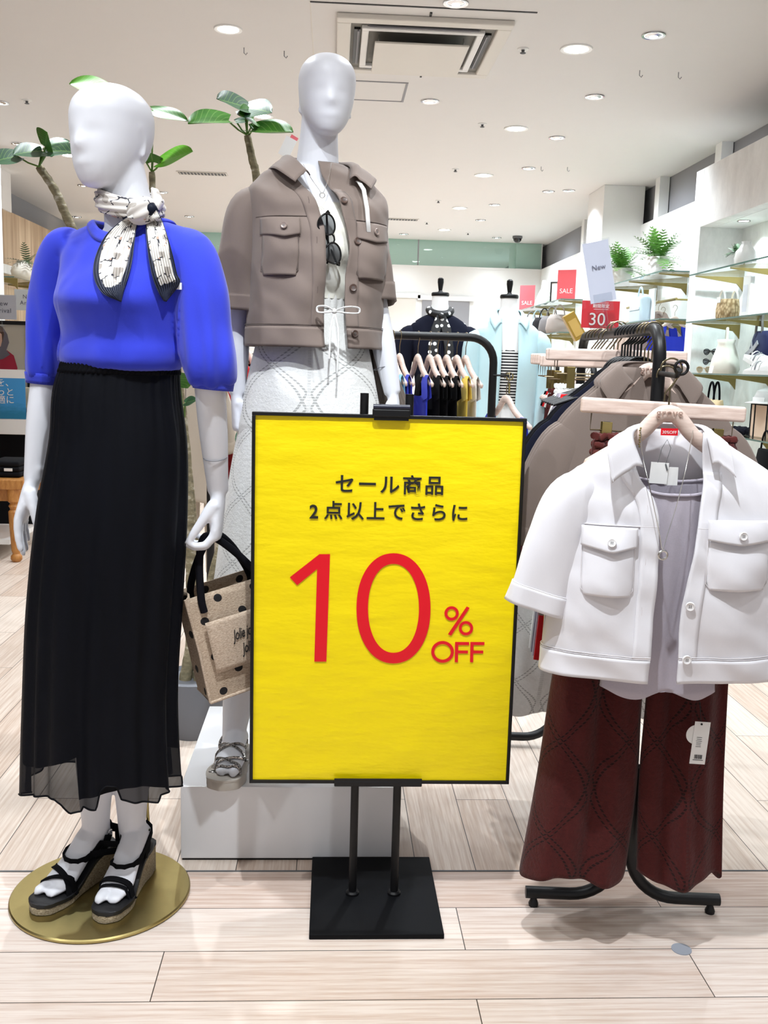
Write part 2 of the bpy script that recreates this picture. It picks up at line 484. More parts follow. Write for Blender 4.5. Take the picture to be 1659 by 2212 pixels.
# ------------------------------------------------------------------ left wall: white block, wood-panelled wall behind it
yl = 9.30
wood_panel = NT('oak_panelling'); _t = wood_panel; _t.set(rough=0.6)
_n = _t.noise(_t.coord(scale=(1, 5.5, 0.25)), 2.2, 4, 0.6)
_t.l(_t.ramp(_n, (0.35, srgb(160, 132, 104)), (0.65, srgb(204, 180, 150))), _t.b.inputs['Base Color']); wood_panel = _t.m
bx('wall_left', -3.62, -3.42, yl, 15, 0, WT, wood_panel)
bx('wall_left_upper', -3.95, -3.8, -4, 22, 2.3, CEIL, M_grey)
bx('column_left', -3.62, -3.40, 10.3, 10.75, WT - 0.01, CEIL, M_ceil)
# white block with a clothes niche
bx('wall_left_block_top', -3.5, -3.03, 4.0, yl, 2.24, CEIL, M_wall)
bx('wall_left_block_end', -3.5, -3.03, 9.16, yl, 0, 2.24, M_wall)
bx('wall_left_block_back', -3.6, -3.5, 4.0, yl, 0, CEIL, plain('taupe_wall', srgb(150, 132, 104), 0.8))
bx('trim_10', -3.05, -3.02, 4.0, 9.16, 2.03, 2.06, M_white_plastic)
bx('trim_11', -3.42, -3.38, 9.31, 13, 2.08, 2.17, M_plaster)

# ------------------------------------------------------------------ ceiling fittings
def downlight(px, py, r, bright, label, watts=0, hot=True):
    p = atZ(px, py, CEIL)
    t = thing('downlight', label, 'light', (p.x, p.y, CEIL), 0, 'ceiling downlights')
    m = MB(); m.lathe([(r * 0.86, 0.0), (r * 0.86, -0.006), (r * 1.12, -0.008), (r * 1.16, -0.004), (r * 1.16, 0.0)], n=32)
    m.build('trim_ring', M_chrome if not bright else M_white_plastic, t)
    MB().lathe([(r * 0.85, -0.002), (r * 0.85, -0.005), (r * 0.6, -0.009), (0.002, -0.011)], n=28).build('lens', M_glow_a if bright else M_glow_b, t)
    if not bright:
        MB().lathe([(r * 0.83, -0.0055), (r * 0.45, -0.0115), (r * 0.40, -0.0115), (r * 0.78, -0.0055)], n=28, caps=False).build('reflector', M_chrome, t)
    if watts:
        spot_lamp(p.x, p.y, CEIL - 0.03, watts, 125, 0.85, rad=r)
    return t

A = [(1245, 105, 'nearest'), (1115, 277, 'second nearest'), (1045, 378, 'third'), (993, 449, 'fourth'), (960, 496, 'farthest')]
for px, py, o in A:
    downlight(px, py, 0.082, True, 'bright white downlight, %s of the five glaring ones right of the cassette' % o, 60)
B = [(1412, 75, 'largest dim downlight at the upper right by two small hooks', 30), (1285, 208, 'dim downlight below and left of the two right-hand hooks', 30),
     (1203, 297, 'dim downlight just right of the second bright one', 30), (1142, 363, 'dim downlight up left of the white column top', 30),
     (1185, 413, 'tilted spot downlight nearest left of the white column', 15), (1229, 411, 'spot downlight right beside the white column top', 60),
     (1068, 442, 'dim downlight right of the fourth bright one', 20), (1038, 475, 'small dim downlight above the black dome camera', 20),
     (1073, 513, 'tiny downlight immediately left of the black dome camera', 20), (985, 5, 'downlight cut by the top edge above the cassette', 36),
     (929, 218, 'downlight just below the access hatch and cassette', 30), (872, 505, 'small downlight by the back glass beside the brown jacket', 20)]
for px, py, lab, wt in B:
    downlight(px, py, 0.058, False, lab, wt)
Lf = [(493, 62, 'bright downlight alone in the upper left ceiling', 60, True), (568, 250, 'downlight behind the upper leaves between the mannequins', 50, True),
      (150, 335, 'downlight behind the leaf left of the bald mannequin head', 50, True), (40, 310, 'dim downlight above the far left leaf', 20, False),
      (0, 221, 'downlight cut by the left edge of the picture', 20, False), (180, 400, 'small downlight behind the left mannequin chin', 20, False),
      (351, 415, 'small downlight right of the left mannequin neck', 20, False), (166, 468, 'tiny downlight just above the blue left shoulder', 15, False),
      (409, 467, 'tiny downlight above the blue right shoulder', 15, False)]
for px, py, lab, wt, br in Lf:
    downlight(px, py, 0.07 if br else 0.055, br, lab, wt)
for i, py in enumerate((6.2, 6.85)):
    t = thing('downlight', ('recess downlight nearer the picture edge' if i == 0 else 'recess downlight over the woven basket bag') + ' in the shelf bay', 'light', (2.83, py, 2.32), 0, 'shelf bay lights')
    MB().lathe([(0.036, 0.0), (0.036, -0.004), (0.046, -0.006), (0.047, 0.0)], n=24).build('trim_ring', M_chrome, t)
    MB().lathe([(0.035, -0.002), (0.03, -0.004), (0.002, -0.005)], n=20).build('lens', M_glow_b, t)
    spot_lamp(2.83, py, 2.30, 32, 120, 0.8, rad=0.03)
for y in (7.8, 9.2, 12.0, 13.6):  # spots without fittings, added to brighten the right wall
    spot_lamp(2.1, y, CEIL - 0.03, 80, 120, 0.8, aim=(3.05, y, 1.4), rad=0.05)
for (x, y, wt) in ((-1.8, 13.4, 90), (0.3, 13.3, 130), (1.6, 13.4, 110), (-0.6, 9.0, 50), (-0.4, 11.2, 60), (0.3, 4.6, 45), (-1.7, 5.0, 50), (1.9, 4.2, 45)):  # more added spots without fittings, lifting the back wall and shop interior
    spot_lamp(x, y, CEIL - 0.03, wt, 125, 0.85)

# ceiling cassette air conditioner
t = thing('ceiling_air_conditioner', 'square beige ceiling cassette air conditioner with hanging centre panel', 'air conditioner', (0.462, 6.03, CEIL))
def ring_frame(w, d, w2, d2, z0, z1):
    m = MB()
    for (cx, cy, sx, sy) in ((0, (d + d2) / 4, w, (d - d2) / 2), (0, -(d + d2) / 4, w, (d - d2) / 2), ((w + w2) / 4, 0, (w - w2) / 2, d2), (-(w + w2) / 4, 0, (w - w2) / 2, d2)):
        m.box((cx, cy, (z0 + z1) / 2), (sx, sy, z1 - z0))
    return m
ring_frame(0.96, 1.0, 0.80, 0.84, -0.03, 0).build('frame', M_offwhite, t, False, 0.008)
MB().box((0, 0, -0.006), (0.82, 0.86, 0.01)).build('recess', plain('dim_recess', srgb(120, 118, 112), 0.7), t, False)
for sx, sy, w_, d_ in ((0, -0.385, 0.62, 0.035), (0, 0.385, 0.62, 0.035), (-0.365, 0, 0.035, 0.62), (0.365, 0, 0.035, 0.62)):
    fl = MB().box((sx, sy, -0.016), (w_, d_, 0.014)).build('air_slot', M_black, t, False)
    MB().box((sx * 0.985, sy * 0.985, -0.026), (w_ * 0.97 if w_ > d_ else 0.008, d_ * 0.97 if d_ > w_ else 0.008, 0.01)).build('louvre', M_grey, fl, False)
ring_frame(0.68, 0.72, 0.60, 0.64, -0.034, -0.010).build('inner_frame', M_white_plastic, t, False, 0.006)
MB().box((0.0, 0.0, -0.075), (0.53, 0.56, 0.012)).build('centre_panel', M_offwhite, t, False, 0.004)
for sx in (-0.24, 0.24):
    for sy in (-0.2, 0.2):
        MB().tube([(sx, sy, -0.012), (sx, sy, -0.07)], 0.004, 6).build('hanger_wire', M_chrome, t)
MB().box((0.02, -0.535, -0.004), (0.012, 0.05, 0.006)).build('latch', M_black, t, False)
MB().box((0.06, 0.51, -0.028), (0.012, 0.02, 0.008)).build('sensor', M_black, t, False)
# ceiling panel joints round the cassette
pa = atZ(670, 3, CEIL); pb = atZ(1160, 28, CEIL)
o = MB().box(((pa.x + pb.x) / 2, pa.y, CEIL - 0.002), (pb.x - pa.x, 0.012, 0.004)).build('trim_12', M_black, smooth=False); struct(o)
o = MB().box((pa.x, pa.y + 0.75, CEIL - 0.001), (0.006, 1.5, 0.002)).build('trim_13', M_offwhite, smooth=False); struct(o)
# access hatch
pa = atZ(752, 178, CEIL); pb = atZ(868, 215, CEIL)
o = thing('access_hatch', 'thin framed rectangular access hatch behind the cassette unit', 'hatch', ((pa.x + pb.x) / 2, (pa.y + pb.y) / 2, CEIL))
ring_frame(pb.x - pa.x + 0.03, 0.48, pb.x - pa.x, 0.45, -0.004, 0).build('frame', M_grey, o, False)
MB().box((0, 0, -0.001), (pb.x - pa.x - 0.01, 0.44, 0.002)).build('panel', M_ceil, o, False)
# slot diffusers
for px, py, wd, lab in ((437, 374, 0.50, 'dark slotted air grille in the ceiling left of the brown jacket'), (858, 473, 0.55, 'slim slotted air grille right of the brown jacket shoulder')):
    p = atZ(px, py, CEIL)
    o = thing('air_grille', lab, 'vent', (p.x, p.y, CEIL))
    MB().box((0, 0, -0.004), (wd, 0.16, 0.006)).build('frame', M_offwhite, o, False)
    MB().box((0, 0, -0.008), (wd - 0.03, 0.12, 0.003)).build('slot', M_dark_grey, o, False)
    m = MB()
    for k in range(14): m.box((-wd / 2 + 0.03 + k * (wd - 0.06) / 13, 0, -0.011), (0.006, 0.12, 0.004))
    m.build('fins', M_offwhite, o, False)
# sprinklers and little hooks
for px, py, lab in ((1130, 105, 'sprinkler head right of the cassette'), (1042, 267, 'sprinkler head left of the second bright downlight'), (984, 365, 'sprinkler head left of the third bright downlight'),
               (947, 433, 'sprinkler head left of the fourth bright downlight'), (922, 480, 'sprinkler head left of the farthest bright downlight'), (58, 216, 'sprinkler head at the far left above the leaves'), (1011, 503, 'sprinkler head left of the tiny downlight by the dome camera')):
    p = atZ(px, py, CEIL)
    o = thing('sprinkler_head', lab, 'sprinkler', (p.x, p.y, CEIL), 0, 'ceiling sprinklers')
    MB().lathe([(0.035, 0), (0.033, -0.006), (0.02, -0.008), (0.003, -0.008)], n=16).build('plate', M_white_plastic, o)
    MB().lathe([(0.01, -0.008), (0.008, -0.02), (0.018, -0.024), (0.016, -0.027), (0.002, -0.028)], n=12).build('nozzle', M_dark_grey, o)
for px, py, lab in ((527, 103, 'left of the two small ceiling hooks near the upper left downlight'), (614, 110, 'right of the two small ceiling hooks near the upper left downlight'), (1382, 152, 'left of the two small ceiling hooks at the upper right'),
               (1466, 156, 'right of the two small ceiling hooks at the upper right'), (1169, 360, 'left tiny ceiling hook by the dim downlight near the column'), (1226, 361, 'right tiny ceiling hook by the dim downlight near the column')):
    p = atZ(px, py, CEIL)
    o = MB().tube([(p.x, p.y, CEIL), (p.x, p.y, CEIL - 0.03), (p.x + 0.012, p.y, CEIL - 0.04), (p.x + 0.02, p.y, CEIL - 0.028)], 0.003, 6).build('ceiling_hook', M_grey)
    tag(o, lab, 'hook', 'ceiling hooks')
p = atZ(1118, 510, CEIL)
o = thing('dome_camera', 'small black dome camera on the ceiling above the far dress forms', 'camera', (p.x, p.y, CEIL))
MB().lathe([(0.07, 0), (0.07, -0.03), (0.066, -0.035)], n=24).build('housing', M_dark_grey, o)
MB().lathe([(0.06, -0.034), (0.055, -0.06), (0.035, -0.085), (0.003, -0.094)], n=24).build('dome', plain('black_gloss', srgb(12, 12, 14), 0.08), o)

# floor marker
p = atZ(1472, 2051, 0)
o = MB().lathe([(0.022, 0.0), (0.022, 0.0015), (0.001, 0.0016)], (p.x, p.y, 0.0), n=32).build('floor_marker', plain('grey_sticker', srgb(150, 154, 164), 0.5)); tag(o, 'round grey sticker on the floor in front of the right rack', 'sticker')
# ------------------------------------------------------------------ mannequin bodies
M_mann = plain('mannequin_white', srgb(226, 227, 233), 0.42, var=0.008, spec=0.35)
M_seam = plain('seam_grey', srgb(120, 120, 126), 0.6)

def rot2(p, a):
    c, s = math.cos(a), math.sin(a)
    return Vector((p[0] * c - p[1] * s, p[0] * s + p[1] * c, p[2]))

class Fig:
    """figure frame: local axes face -Y; lean gives the world x shift with height"""
    def __init__(s, ox, oy, yaw, lean):
        s.o = Vector((ox, oy, 0)); s.yaw = math.radians(yaw); s.lean = lean
    def lx(s, z):
        return float(cubic(s.lean, [z])[0][0])
    def T(s, p):
        q = rot2(p, s.yaw); return Vector((q.x + s.lx(q.z), q.y, q.z))
    def W(s, v):                       # world -> thing coordinates
        return Vector(v) - s.o
    def px(s, x, y, dy):
        return atY(x, y, s.o.y + dy) - s.o

def ell_ring(c, a, b, n=28, ex=2.0, tf=None):
    out = []
    for k in range(n):
        t = 2 * PI * k / n
        sx, cy = math.sin(t), -math.cos(t)
        x = a * math.copysign(abs(sx) ** (2 / ex), sx); y = b * math.copysign(abs(cy) ** (2 / ex), cy)
        p = Vector((c[0] + x, c[1] + y, c[2]))
        out.append(tf(p) if tf else p)
    return out

def head_rings(hh, tf, sc=1.0):
    keys = [(0.0, -0.058, .010, .008), (0.02, -0.055, .026, .022), (.07, -0.045, .045, .036), (.16, -0.030, .067, .050), (.30, -.012, .088, .0635), (.45, .0, .099, .0715),
            (.6, .006, .103, .0755), (.74, .008, .101, .0755), (.86, .008, .085, .066), (.94, .008, .060, .048), (.985, .008, .030, .025), (1.0, .008, .006, .006)]
    zs = 0.5 - 0.5 * np.cos(np.linspace(0, PI, 40))
    R = cubic(keys, zs)
    rings = []
    for z, (yc, hd, hw) in zip(zs, R):
        ring = []
        for k in range(48):
            t = 2 * PI * k / 48
            x = hw * math.sin(t); y = yc - hd * math.cos(t)
            # nose ridge and shallow eye hollows on the front
            if math.cos(t) > 0:
                n = math.exp(-((x / .016) ** 2)) * (math.exp(-((z - .36) / .055) ** 2) * .008 + math.exp(-((z - .44) / .07) ** 2) * .004)
                e = sum(math.exp(-(((x - sx) / .020) ** 2)) for sx in (-.031, .031)) * math.exp(-((z - .475) / .05) ** 2) * .003
                m = math.exp(-((x / .022) ** 2)) * (math.exp(-((z - .20) / .035) ** 2) * .0025)
                y -= (n - e + m) * math.cos(t)
            ring.append(tf(Vector((x * sc, y * sc, z * hh))))
        rings.append(ring)
    return rings

def hand(mb, wrist, d, n, s, curl, thumb=(0.9, 0.35), size=1.0, spread=0.006, curls=None, rw=0.022):
    """palm, four fingers and thumb. d: pointing direction, n: palm normal, s: thumb side"""
    d = Vector(d).normalized(); s = Vector(s); s = (s - d * s.dot(d)).normalized(); n = Vector(n); n = (n - d * n.dot(d) - s * n.dot(s)).normalized()
    w = Vector(wrist); k = size
    rings = []
    for t, hw, ht, off in ((-0.03, rw, rw * .85, 0), (0.0, rw, rw * .72, 0), (.022, .027, .0155, .0), (.05, .036, .0150, .002), (.075, .0395, .0135, .002), (.09, .039, .011, .001), (.097, .034, .008, .001)):
        c = w + d * (t * k) + n * (off * k)
        rings.append([c + s * (hw * k * math.cos(2 * PI * q / 18)) + n * (ht * k * math.sin(2 * PI * q / 18)) for q in range(18)])
    mb.loft(rings)
    L = (.073, .081, .076, .060)
    for i in range(4):
        off = (0.0288 - i * .0192)
        base = w + d * (.082 * k - abs(i - 1.2) * .003 * k) + s * off * k
        dirv = (d + s * (spread * (1.5 - i) * 8)).normalized()
        cs = curls[i] if curls else curl
        p = base; ang = 0.0; pts = [p - dirv * .016 * k]; rad = [.0092 * k]
        for seg, frac in enumerate((.46, .30, .24)):
            ang += cs[seg]
            dv = dirv * math.cos(ang) + n * math.sin(ang)
            m = 3
            for q in range(1, m + 1):
                pts.append(p + dv * (L[i] * frac * k * q / m))
                rad.append(((.0090, .0081, .0070)[seg] - (.0009 if q == m else 0)) * k * (0.9 if i == 3 else 1))
            p = pts[-1]
        pts.append(p + dv * .004 * k); rad.append(.0035 * k)
        mb.tube(pts, rad, 12)
    # thumb from the side of the palm near its base
    tb = w + d * .022 * k + s * .021 * k + n * .004 * k
    v1 = (s * thumb[0] * .55 + d * .8 + n * thumb[1]).normalized()
    v2 = (s * thumb[0] * .12 + d * .95 + n * thumb[1] * 1.1).normalized()
    pts = [tb, tb + v1 * .02 * k, tb + v1 * .042 * k]; q = pts[-1]
    pts += [q + v2 * .016 * k, q + v2 * .034 * k, q + v2 * .050 * k, q + v2 * .055 * k]
    mb.tube(pts, [.014 * k, .0135 * k, .0105 * k, .0098 * k, .009 * k, .0065 * k, .003 * k], 12)

def limb(mb, pts, radii, n=18, sub=5, flat=1.0):
    K = [[i] + list(p) + [r] for i, (p, r) in enumerate(zip(pts, radii))]
    x = np.linspace(0, len(pts) - 1, (len(pts) - 1) * sub + 1)
    R = cubic(K, x)
    mb.tube([Vector(r[:3]) for r in R], [float(r[3]) for r in R], n, flat=flat)

def foot(mb, heel, toe, z_heel, z_ball, z_toe, flip, ankle):
    """heel, toe: xy positions; returns frame used by the sandal builder"""
    h = Vector((heel[0], heel[1], 0)); d = Vector((toe[0] - heel[0], toe[1] - heel[1], 0)); L = d.length; d.normalize()
    s = Vector((-d.y, d.x, 0)) * flip              # towards the big-toe side
    zs = lambda u: float(cubic([(0, z_heel), (.25, z_heel * .9 + z_ball * .1), (.68, z_ball), (1, z_toe)], [u])[0][0])
    rings = []
    for u, hw, ht, off in ((.0, .012, .020, 0), (.03, .024, .042, 0), (.12, .029, .062, 0), (.25, .030, .080, 0), (.38, .031, .072, .001), (.52, .034, .054, .003), (.66, .039, .042, .004), (.76, .038, .034, .004), (.82, .034, .026, .003)):
        c = h + d * (u * L) + s * off + Vector((0, 0, zs(u)))
        ring = []
        for q in range(20):
            t = 2 * PI * q / 20
            z = math.sin(t); z = (z * .5 + .5)
            ring.append(c + s * (hw * math.cos(t)) + Vector((0, 0, ht * (z ** .9))))
        rings.append(ring)
    mb.loft(rings)
    for off, hw, u1, ht in ((.022, .0145, 1.0, .022), (-.009, .0185, .965, .019)):
        rings = []
        for k, (f, a, b) in enumerate(((0, .9, 1.25), (.3, 1, 1.1), (.6, 1, 1.0), (.85, .88, .85), (.97, .6, .5), (1.0, .25, .2))):
            u = .70 + (u1 - .70) * f
            c = h + d * (u * L) + s * (off + .002) + Vector((0, 0, zs(u)))
            rings.append([c + s * (hw * a * math.cos(2 * PI * q / 14)) + Vector((0, 0, ht * b * (.5 + .5 * math.sin(2 * PI * q / 14)))) for q in range(14)])
        mb.loft(rings)
    return h, d, s, L, zs

def body(F, parent, head_yaw, neck, headz, hh, arms, legs, hands, torso_scale=1.0, head_shift=(0, 0, 0), voxel=0.0042, hsc=1.0, torso_dz=0.0, tilt=0.0):
    mb = MB()
    hy = math.radians(head_yaw)
    hc = F.T(Vector((head_shift[0], head_shift[1], headz)))
    tl = Matrix.Rotation(math.radians(tilt), 3, 'Y')
    def htf(p):
        q = rot2(tl @ Vector(p), hy); return Vector((q.x + hc.x, q.y + hc.y, q.z + headz))
    mb.loft(head_rings(hh, htf, hsc))
    for sx in (-1, 1):                       # ears: rim and lobe, kept shallow
        pts = []
        for k in range(13):
            a = -0.95 + 3.3 * k / 12
            pts.append(htf(Vector((sx * (.0705 - .004 * math.cos(a)) * hsc, .004 + .019 * math.cos(a - .3) + .004, hh * .42 + .034 * math.sin(a)))))
        mb.tube(pts, [.002] + [.0048] * 11 + [.002], 8)
    # neck
    n0, n1 = neck
    rings = []
    for k in range(9):
        t = k / 8
        c = Vector(n0).lerp(Vector(n1), t); r = .062 * (1 - t) ** 2 + .052 * 2 * t * (1 - t) * .95 + .044 * t * t
        rings.append([F.T(c) + Vector((r * math.cos(2 * PI * q / 24), r * .95 * math.sin(2 * PI * q / 24), 0)) for q in range(24)])
    mb.loft(rings)
    # torso
    keys = [(.80, .09, .07, .012), (.86, .128, .082, .012), (.93, .138, .090, .012), (1.0, .132, .088, .01), (1.08, .128, .086, .004), (1.15, .104, .070, .006), (1.22, .108, .070, .004), (1.30, .127, .095, -.008),
            (1.36, .136, .110, -.014), (1.42, .143, .096, -.004), (1.465, .150, .080, .006), (1.495, .128, .066, .012), (1.525, .088, .054, .014), (1.55, .056, .048, .014)]
    zs = np.linspace(.80, 1.55, 46); R = cubic(keys, zs)
    mb.loft([ell_ring((0, yc, z + torso_dz), a * torso_scale, b * torso_scale, 36, 2.15, F.T) for z, (a, b, yc) in zip(zs, R)])
    for pts, rad in arms: limb(mb, pts, rad)
    for pts, rad in legs: limb(mb, pts, rad, 22)
    for hd in hands: hand(mb, **hd)
    return mb

def seam_ring(parent, c, d, r):
    d = Vector(d).normalized(); x = d.orthogonal().normalized(); y = d.cross(x)
    mb = MB(); mb.tube([Vector(c) + x * (r * math.cos(2 * PI * k / 28)) + y * (r * math.sin(2 * PI * k / 28)) for k in range(28)], .0011, 6, closed=True)
    return mb.build('wrist_seam', M_seam, parent)

# ================================================================== LEFT MANNEQUIN
FL = Fig(-0.53, 2.19, -25, [(0, -.02), (.2, .01), (.5, .025), (.9, .055), (1.25, .068), (1.4, .078), (1.55, .086), (1.9, .086)])
mannL = thing('mannequin', 'white faceless mannequin in blue sweater and long black skirt', 'mannequin', FL.o)
P = FL.px
shR = P(415, 530, -.06); elR = P(450, 790, -.07); wrR = P(471, 1062, 0.01)
shL = P(132, 540, .08); elL = P(97, 800, .08); wrL = P(72, 1036, .05)
kn1 = P(205, 1500, .0); an1 = Vector((.005, .055, .155)); kn2 = P(285, 1500, -.02); an2 = Vector((.095, .045, .155))
heel1 = (.055, .095); toe1 = (-.075, -.100)
heel2 = (.110, .100); toe2 = (.052, -.130)
an1 = P(207, 1772, .06); an2 = P(285, 1775, .06)
heel1 = (P(232, 1815, .10).x, .105); toe1 = (P(92, 1955, -.09).x, -.085)
heel2 = (P(312, 1815, .10).x, .105); toe2 = (P(232, 1985, -.12).x, -.118)
mb = body(FL, mannL, -29, ((0, .018, 1.50), (-.022, -.006, 1.71)), 1.616, .222,
          [([shR, shR.lerp(elR, .5) + Vector((.012, 0, 0)), elR, elR.lerp(wrR, .45), wrR], [.036, .034, .033, .0325, .0235]),
           ([shL, shL.lerp(elL, .5) + Vector((-.016, 0, 0)), elL, elL.lerp(wrL, .45), wrL], [.040, .032, .030, .0295, .0215])],
          [([FL.T((-.075, .01, .84)), kn1, kn1.lerp(an1, .42), an1, an1 + Vector((.004, .01, -.05))], [.058, .042, .047, .0335, .034]),
           ([FL.T((.075, .01, .84)), kn2, kn2.lerp(an2, .42), an2, an2 + Vector((.004, .01, -.05))], [.058, .042, .047, .0335, .034])],
          [dict(wrist=wrR, d=(-.02, .0, -1), n=(-.9, -.2, 0), s=(.05, -1, 0), curl=(.62, .85, .55), thumb=(.35, .55), size=1.12, rw=.0225),
           dict(wrist=wrL, d=(-.33, -.10, -1), n=(.9, -.1, -.1), s=(.05, -1, 0), curl=(.30, .16, .12), thumb=(.6, .55), size=1.08, spread=.008, rw=.0205)],
          head_shift=(-.030, -.012, 0), hsc=1.0, tilt=-4)
fa = foot(mb, heel1, toe1, .085, .034, .036, -1, an1)
fb = foot(mb, heel2, toe2, .085, .034, .036, -1, an2)
bodyL = remesh(mb, .0042, 'body', 5, .5, M_mann, mannL); BB = bvh_of(bodyL)
seam_ring(mannL, P(465, 987, -.018), wrR - elR, .0262)
seam_ring(mannL, P(77, 988, .06), wrL - elL, .0236)

# base disc and support rod
MB().lathe([(.206, 0.0), (.208, .003), (.208, .007), (.205, .010), (.002, .010)], (.002, -.002, 0), n=96).build('base_plate', M_gold, mannL, angle=30)
MB().tube([P(322, 1810, .10) , P(318, 1740, .10), P(318, 1500, .10)], .004, 10).build('support_rod', M_gold, mannL)

# ------------------------------------------------------------------ wedge sandals
M_suede = fabric('black_suede', srgb(16, 16, 19), 0.95, 900, .3)
M_footbed = plain('black_leather', srgb(20, 20, 23), 0.5, bump=.15, bscale=300)
M_jute = NT('jute_rope'); _t = M_jute; _t.set(rough=.95)
_v = _t.coord(scale=(1, 1, 2.5)); _n = _t.noise(_v, 220, 3); _t.l(_t.ramp(_n, (.3, srgb(128, 108, 78)), (.7, srgb(206, 190, 158))), _t.b.inputs['Base Color']); _t.bump(_n, .8, .002); M_jute = _t.m

def sole_outline(L, u, w0=.036, heelw=.029):
    return float(cubic([(0, .004), (.03, heelw * .72), (.12, heelw), (.35, heelw * .98), (.55, heelw * 1.12), (.72, w0 * 1.12), (.86, w0), (.96, w0 * .66), (1.0, .006)], [u])[0][0])

def flat_band(mb, pts, width, th, ups):
    """ribbon along pts with half-width direction given by ups"""
    rings = []
    for i, p in enumerate(pts):
        a = pts[max(0, i - 1)]; b = pts[min(len(pts) - 1, i + 1)]
        d = (b - a).normalized(); u = Vector(ups[i]); u = (u - d * u.dot(d)).normalized(); n = d.cross(u)
        rings.append([p + u * (width * sx) + n * (th * sy) for sx, sy in ((-.5, -.4), (-.42, .5), (.42, .5), (.5, -.4), (.42, -.5), (-.42, -.5))])
    mb.loft(rings)

def wedge_sandal(parent, fr, straps, side):
    h, d, s, L, zs = fr
    o = bpy.data.objects.new('sandal', None); COL.objects.link(o); o.parent = parent; o.empty_display_size = .02
    ext0, ext1 = -.012, .028
    U = np.linspace(0, 1, 40)
    def pt(u, lat, z):
        x = ext0 + (L + ext1 - ext0) * u
        return h + d * x + s * lat + Vector((0, 0, z))
    top = lambda u: zs(min(1, max(0, (ext0 + (L + ext1 - ext0) * u) / L)))
    def layer(lo, hi, gw):
        rings = []
        for u in U:
            w_ = sole_outline(L, u) + gw
            a, b = lo(u), hi(u)
            rings.append([pt(u, -w_, a), pt(u, w_, a), pt(u, w_ * 1.0, b), pt(u, w_ * .9, b + .001), pt(u, -w_ * .9, b + .001), pt(u, -w_, b)])
        return MB().loft(rings)
    layer(lambda u: .011, lambda u: top(u) - .009, .0015).build('wedge', M_jute, o, angle=50)
    layer(lambda u: top(u) - .009, lambda u: top(u) - .0005, .003).build('footbed', M_footbed, o, angle=50)
    def over(u, rise, lat_l, lat_r, du=0.0, width=.016, n=18, name='strap'):
        m = MB(); pts = []; ups = []
        for k in range(n + 1):
            t = PI * k / n
            uu = u + du * (k / n - .5)
            lat = (lat_l if math.cos(t) < 0 else lat_r) * math.cos(t)
            q = pt(uu, lat, 0); h_ = BB.ray_cast(Vector((q.x, q.y, top(uu) + .075)), Vector((0, 0, -1)), .09)
            zz = top(uu) - .004 if h_[0] is None else max(top(uu) - .004, h_[0].z + .0025)
            pts.append(Vector((q.x, q.y, zz))); ups.append(d)
        for _ in range(2):
            zl = [p.z for p in pts]
            for k in range(1, n): pts[k].z = max(zl[k], (zl[k - 1] + zl[k] + zl[k + 1]) / 3)
        flat_band(m, pts, width, .004, ups)
        return m.build(name, M_suede, o, angle=50)
    for a in straps: over(*a)
    # ankle strap and heel sling
    an, r, zA = side
    m = MB(); pts = []; ups = []
    for k in range(28):
        t = 2 * PI * k / 27
        dr = d * math.cos(t) + s * math.sin(t); ax_ = an + d * .012 + Vector((0, 0, zA - .012 - .026 * math.cos(t))); h_ = BB.ray_cast(ax_ + dr * .11, -dr, .11)
        pts.append((h_[0] if h_[0] is not None else ax_ + dr * r) + dr * .0028); ups.append((0, 0, 1))
    flat_band(m, pts, .016, .004, ups); m.build('ankle_strap', M_suede, o, angle=50)
    for sg in (-1, 1):
        m = MB(); q0 = an + s * (sg * r * 1.0) + Vector((0, 0, zA)); q1 = pt(.30, sg * .030, top(.3) - .004)
        pts = [q0.lerp(q1, k / 8) + s * (sg * .003 * math.sin(PI * k / 8)) for k in range(9)]
        flat_band(m, pts, .026, .004, [d] * 9); m.build('side_strap', M_suede, o, angle=50)
    q = an + d * (-.004) - s * (r * 1.06) + Vector((0, 0, zA + .006))
    MB().box(q, (.010, .004, .010), math.atan2(d.y, d.x)).build('buckle', M_chrome, o, False)
    return o
wedge_sandal(mannL, fa, [(.66, .050, .040, .040, .16), (.70, .046, .040, .040, -.14)], (an1 + Vector((0, .004, -.012)), .0375, -.018))
wedge_sandal(mannL, fb, [(.68, .050, .041, .041, .03, .020), (.73, .046, .041, .041, .0, .010)], (an2 + Vector((0, .004, -.012)), .0375, -.018))

# ------------------------------------------------------------------ blue sweater
M_blue = fabric('blue_knit', srgb(50, 64, 206), 0.9, 900, .25, .05, .25)
mb = MB()
keys = [(1.236, .104, .082, .0), (1.240, .122, .097, -.002), (1.252, .134, .110, -.004), (1.275, .139, .113, -.005), (1.31, .134, .107, -.006), (1.35, .135, .115, -.012), (1.385, .140, .125, -.018), (1.42, .146, .114, -.012), (1.46, .157, .095, -.002),
        (1.50, .170, .080, .006), (1.525, .160, .070, .010), (1.543, .130, .062, .012), (1.556, .088, .057, .012)]
zs = np.linspace(1.236, 1.556, 44); R = cubic(keys, zs)
mb.loft([ell_ring((0, yc, z), a, b, 48, 2.2, FL.T) for z, (a, b, yc) in zip(zs, R)])
limb(mb, [P(360, 535, -.02), P(412, 550, -.05), P(433, 625, -.06), P(440, 710, -.065), P(450, 780, -.07), P(458, 815, -.065), P(459, 828, -.062)], [.038, .051, .058, .058, .060, .053, .044], 28, 6)
limb(mb, [P(165, 530, .05), P(134, 545, .07), P(111, 620, .08), P(100, 710, .08), P(95, 770, .08), P(93, 805, .08), P(93, 815, .08)], [.040, .048, .047, .044, .044, .041, .036], 28, 6)
sw = remesh(mb, .0042, 'sweater', 14, .6, M_blue, mannL)
bs = bvh_of(sw)
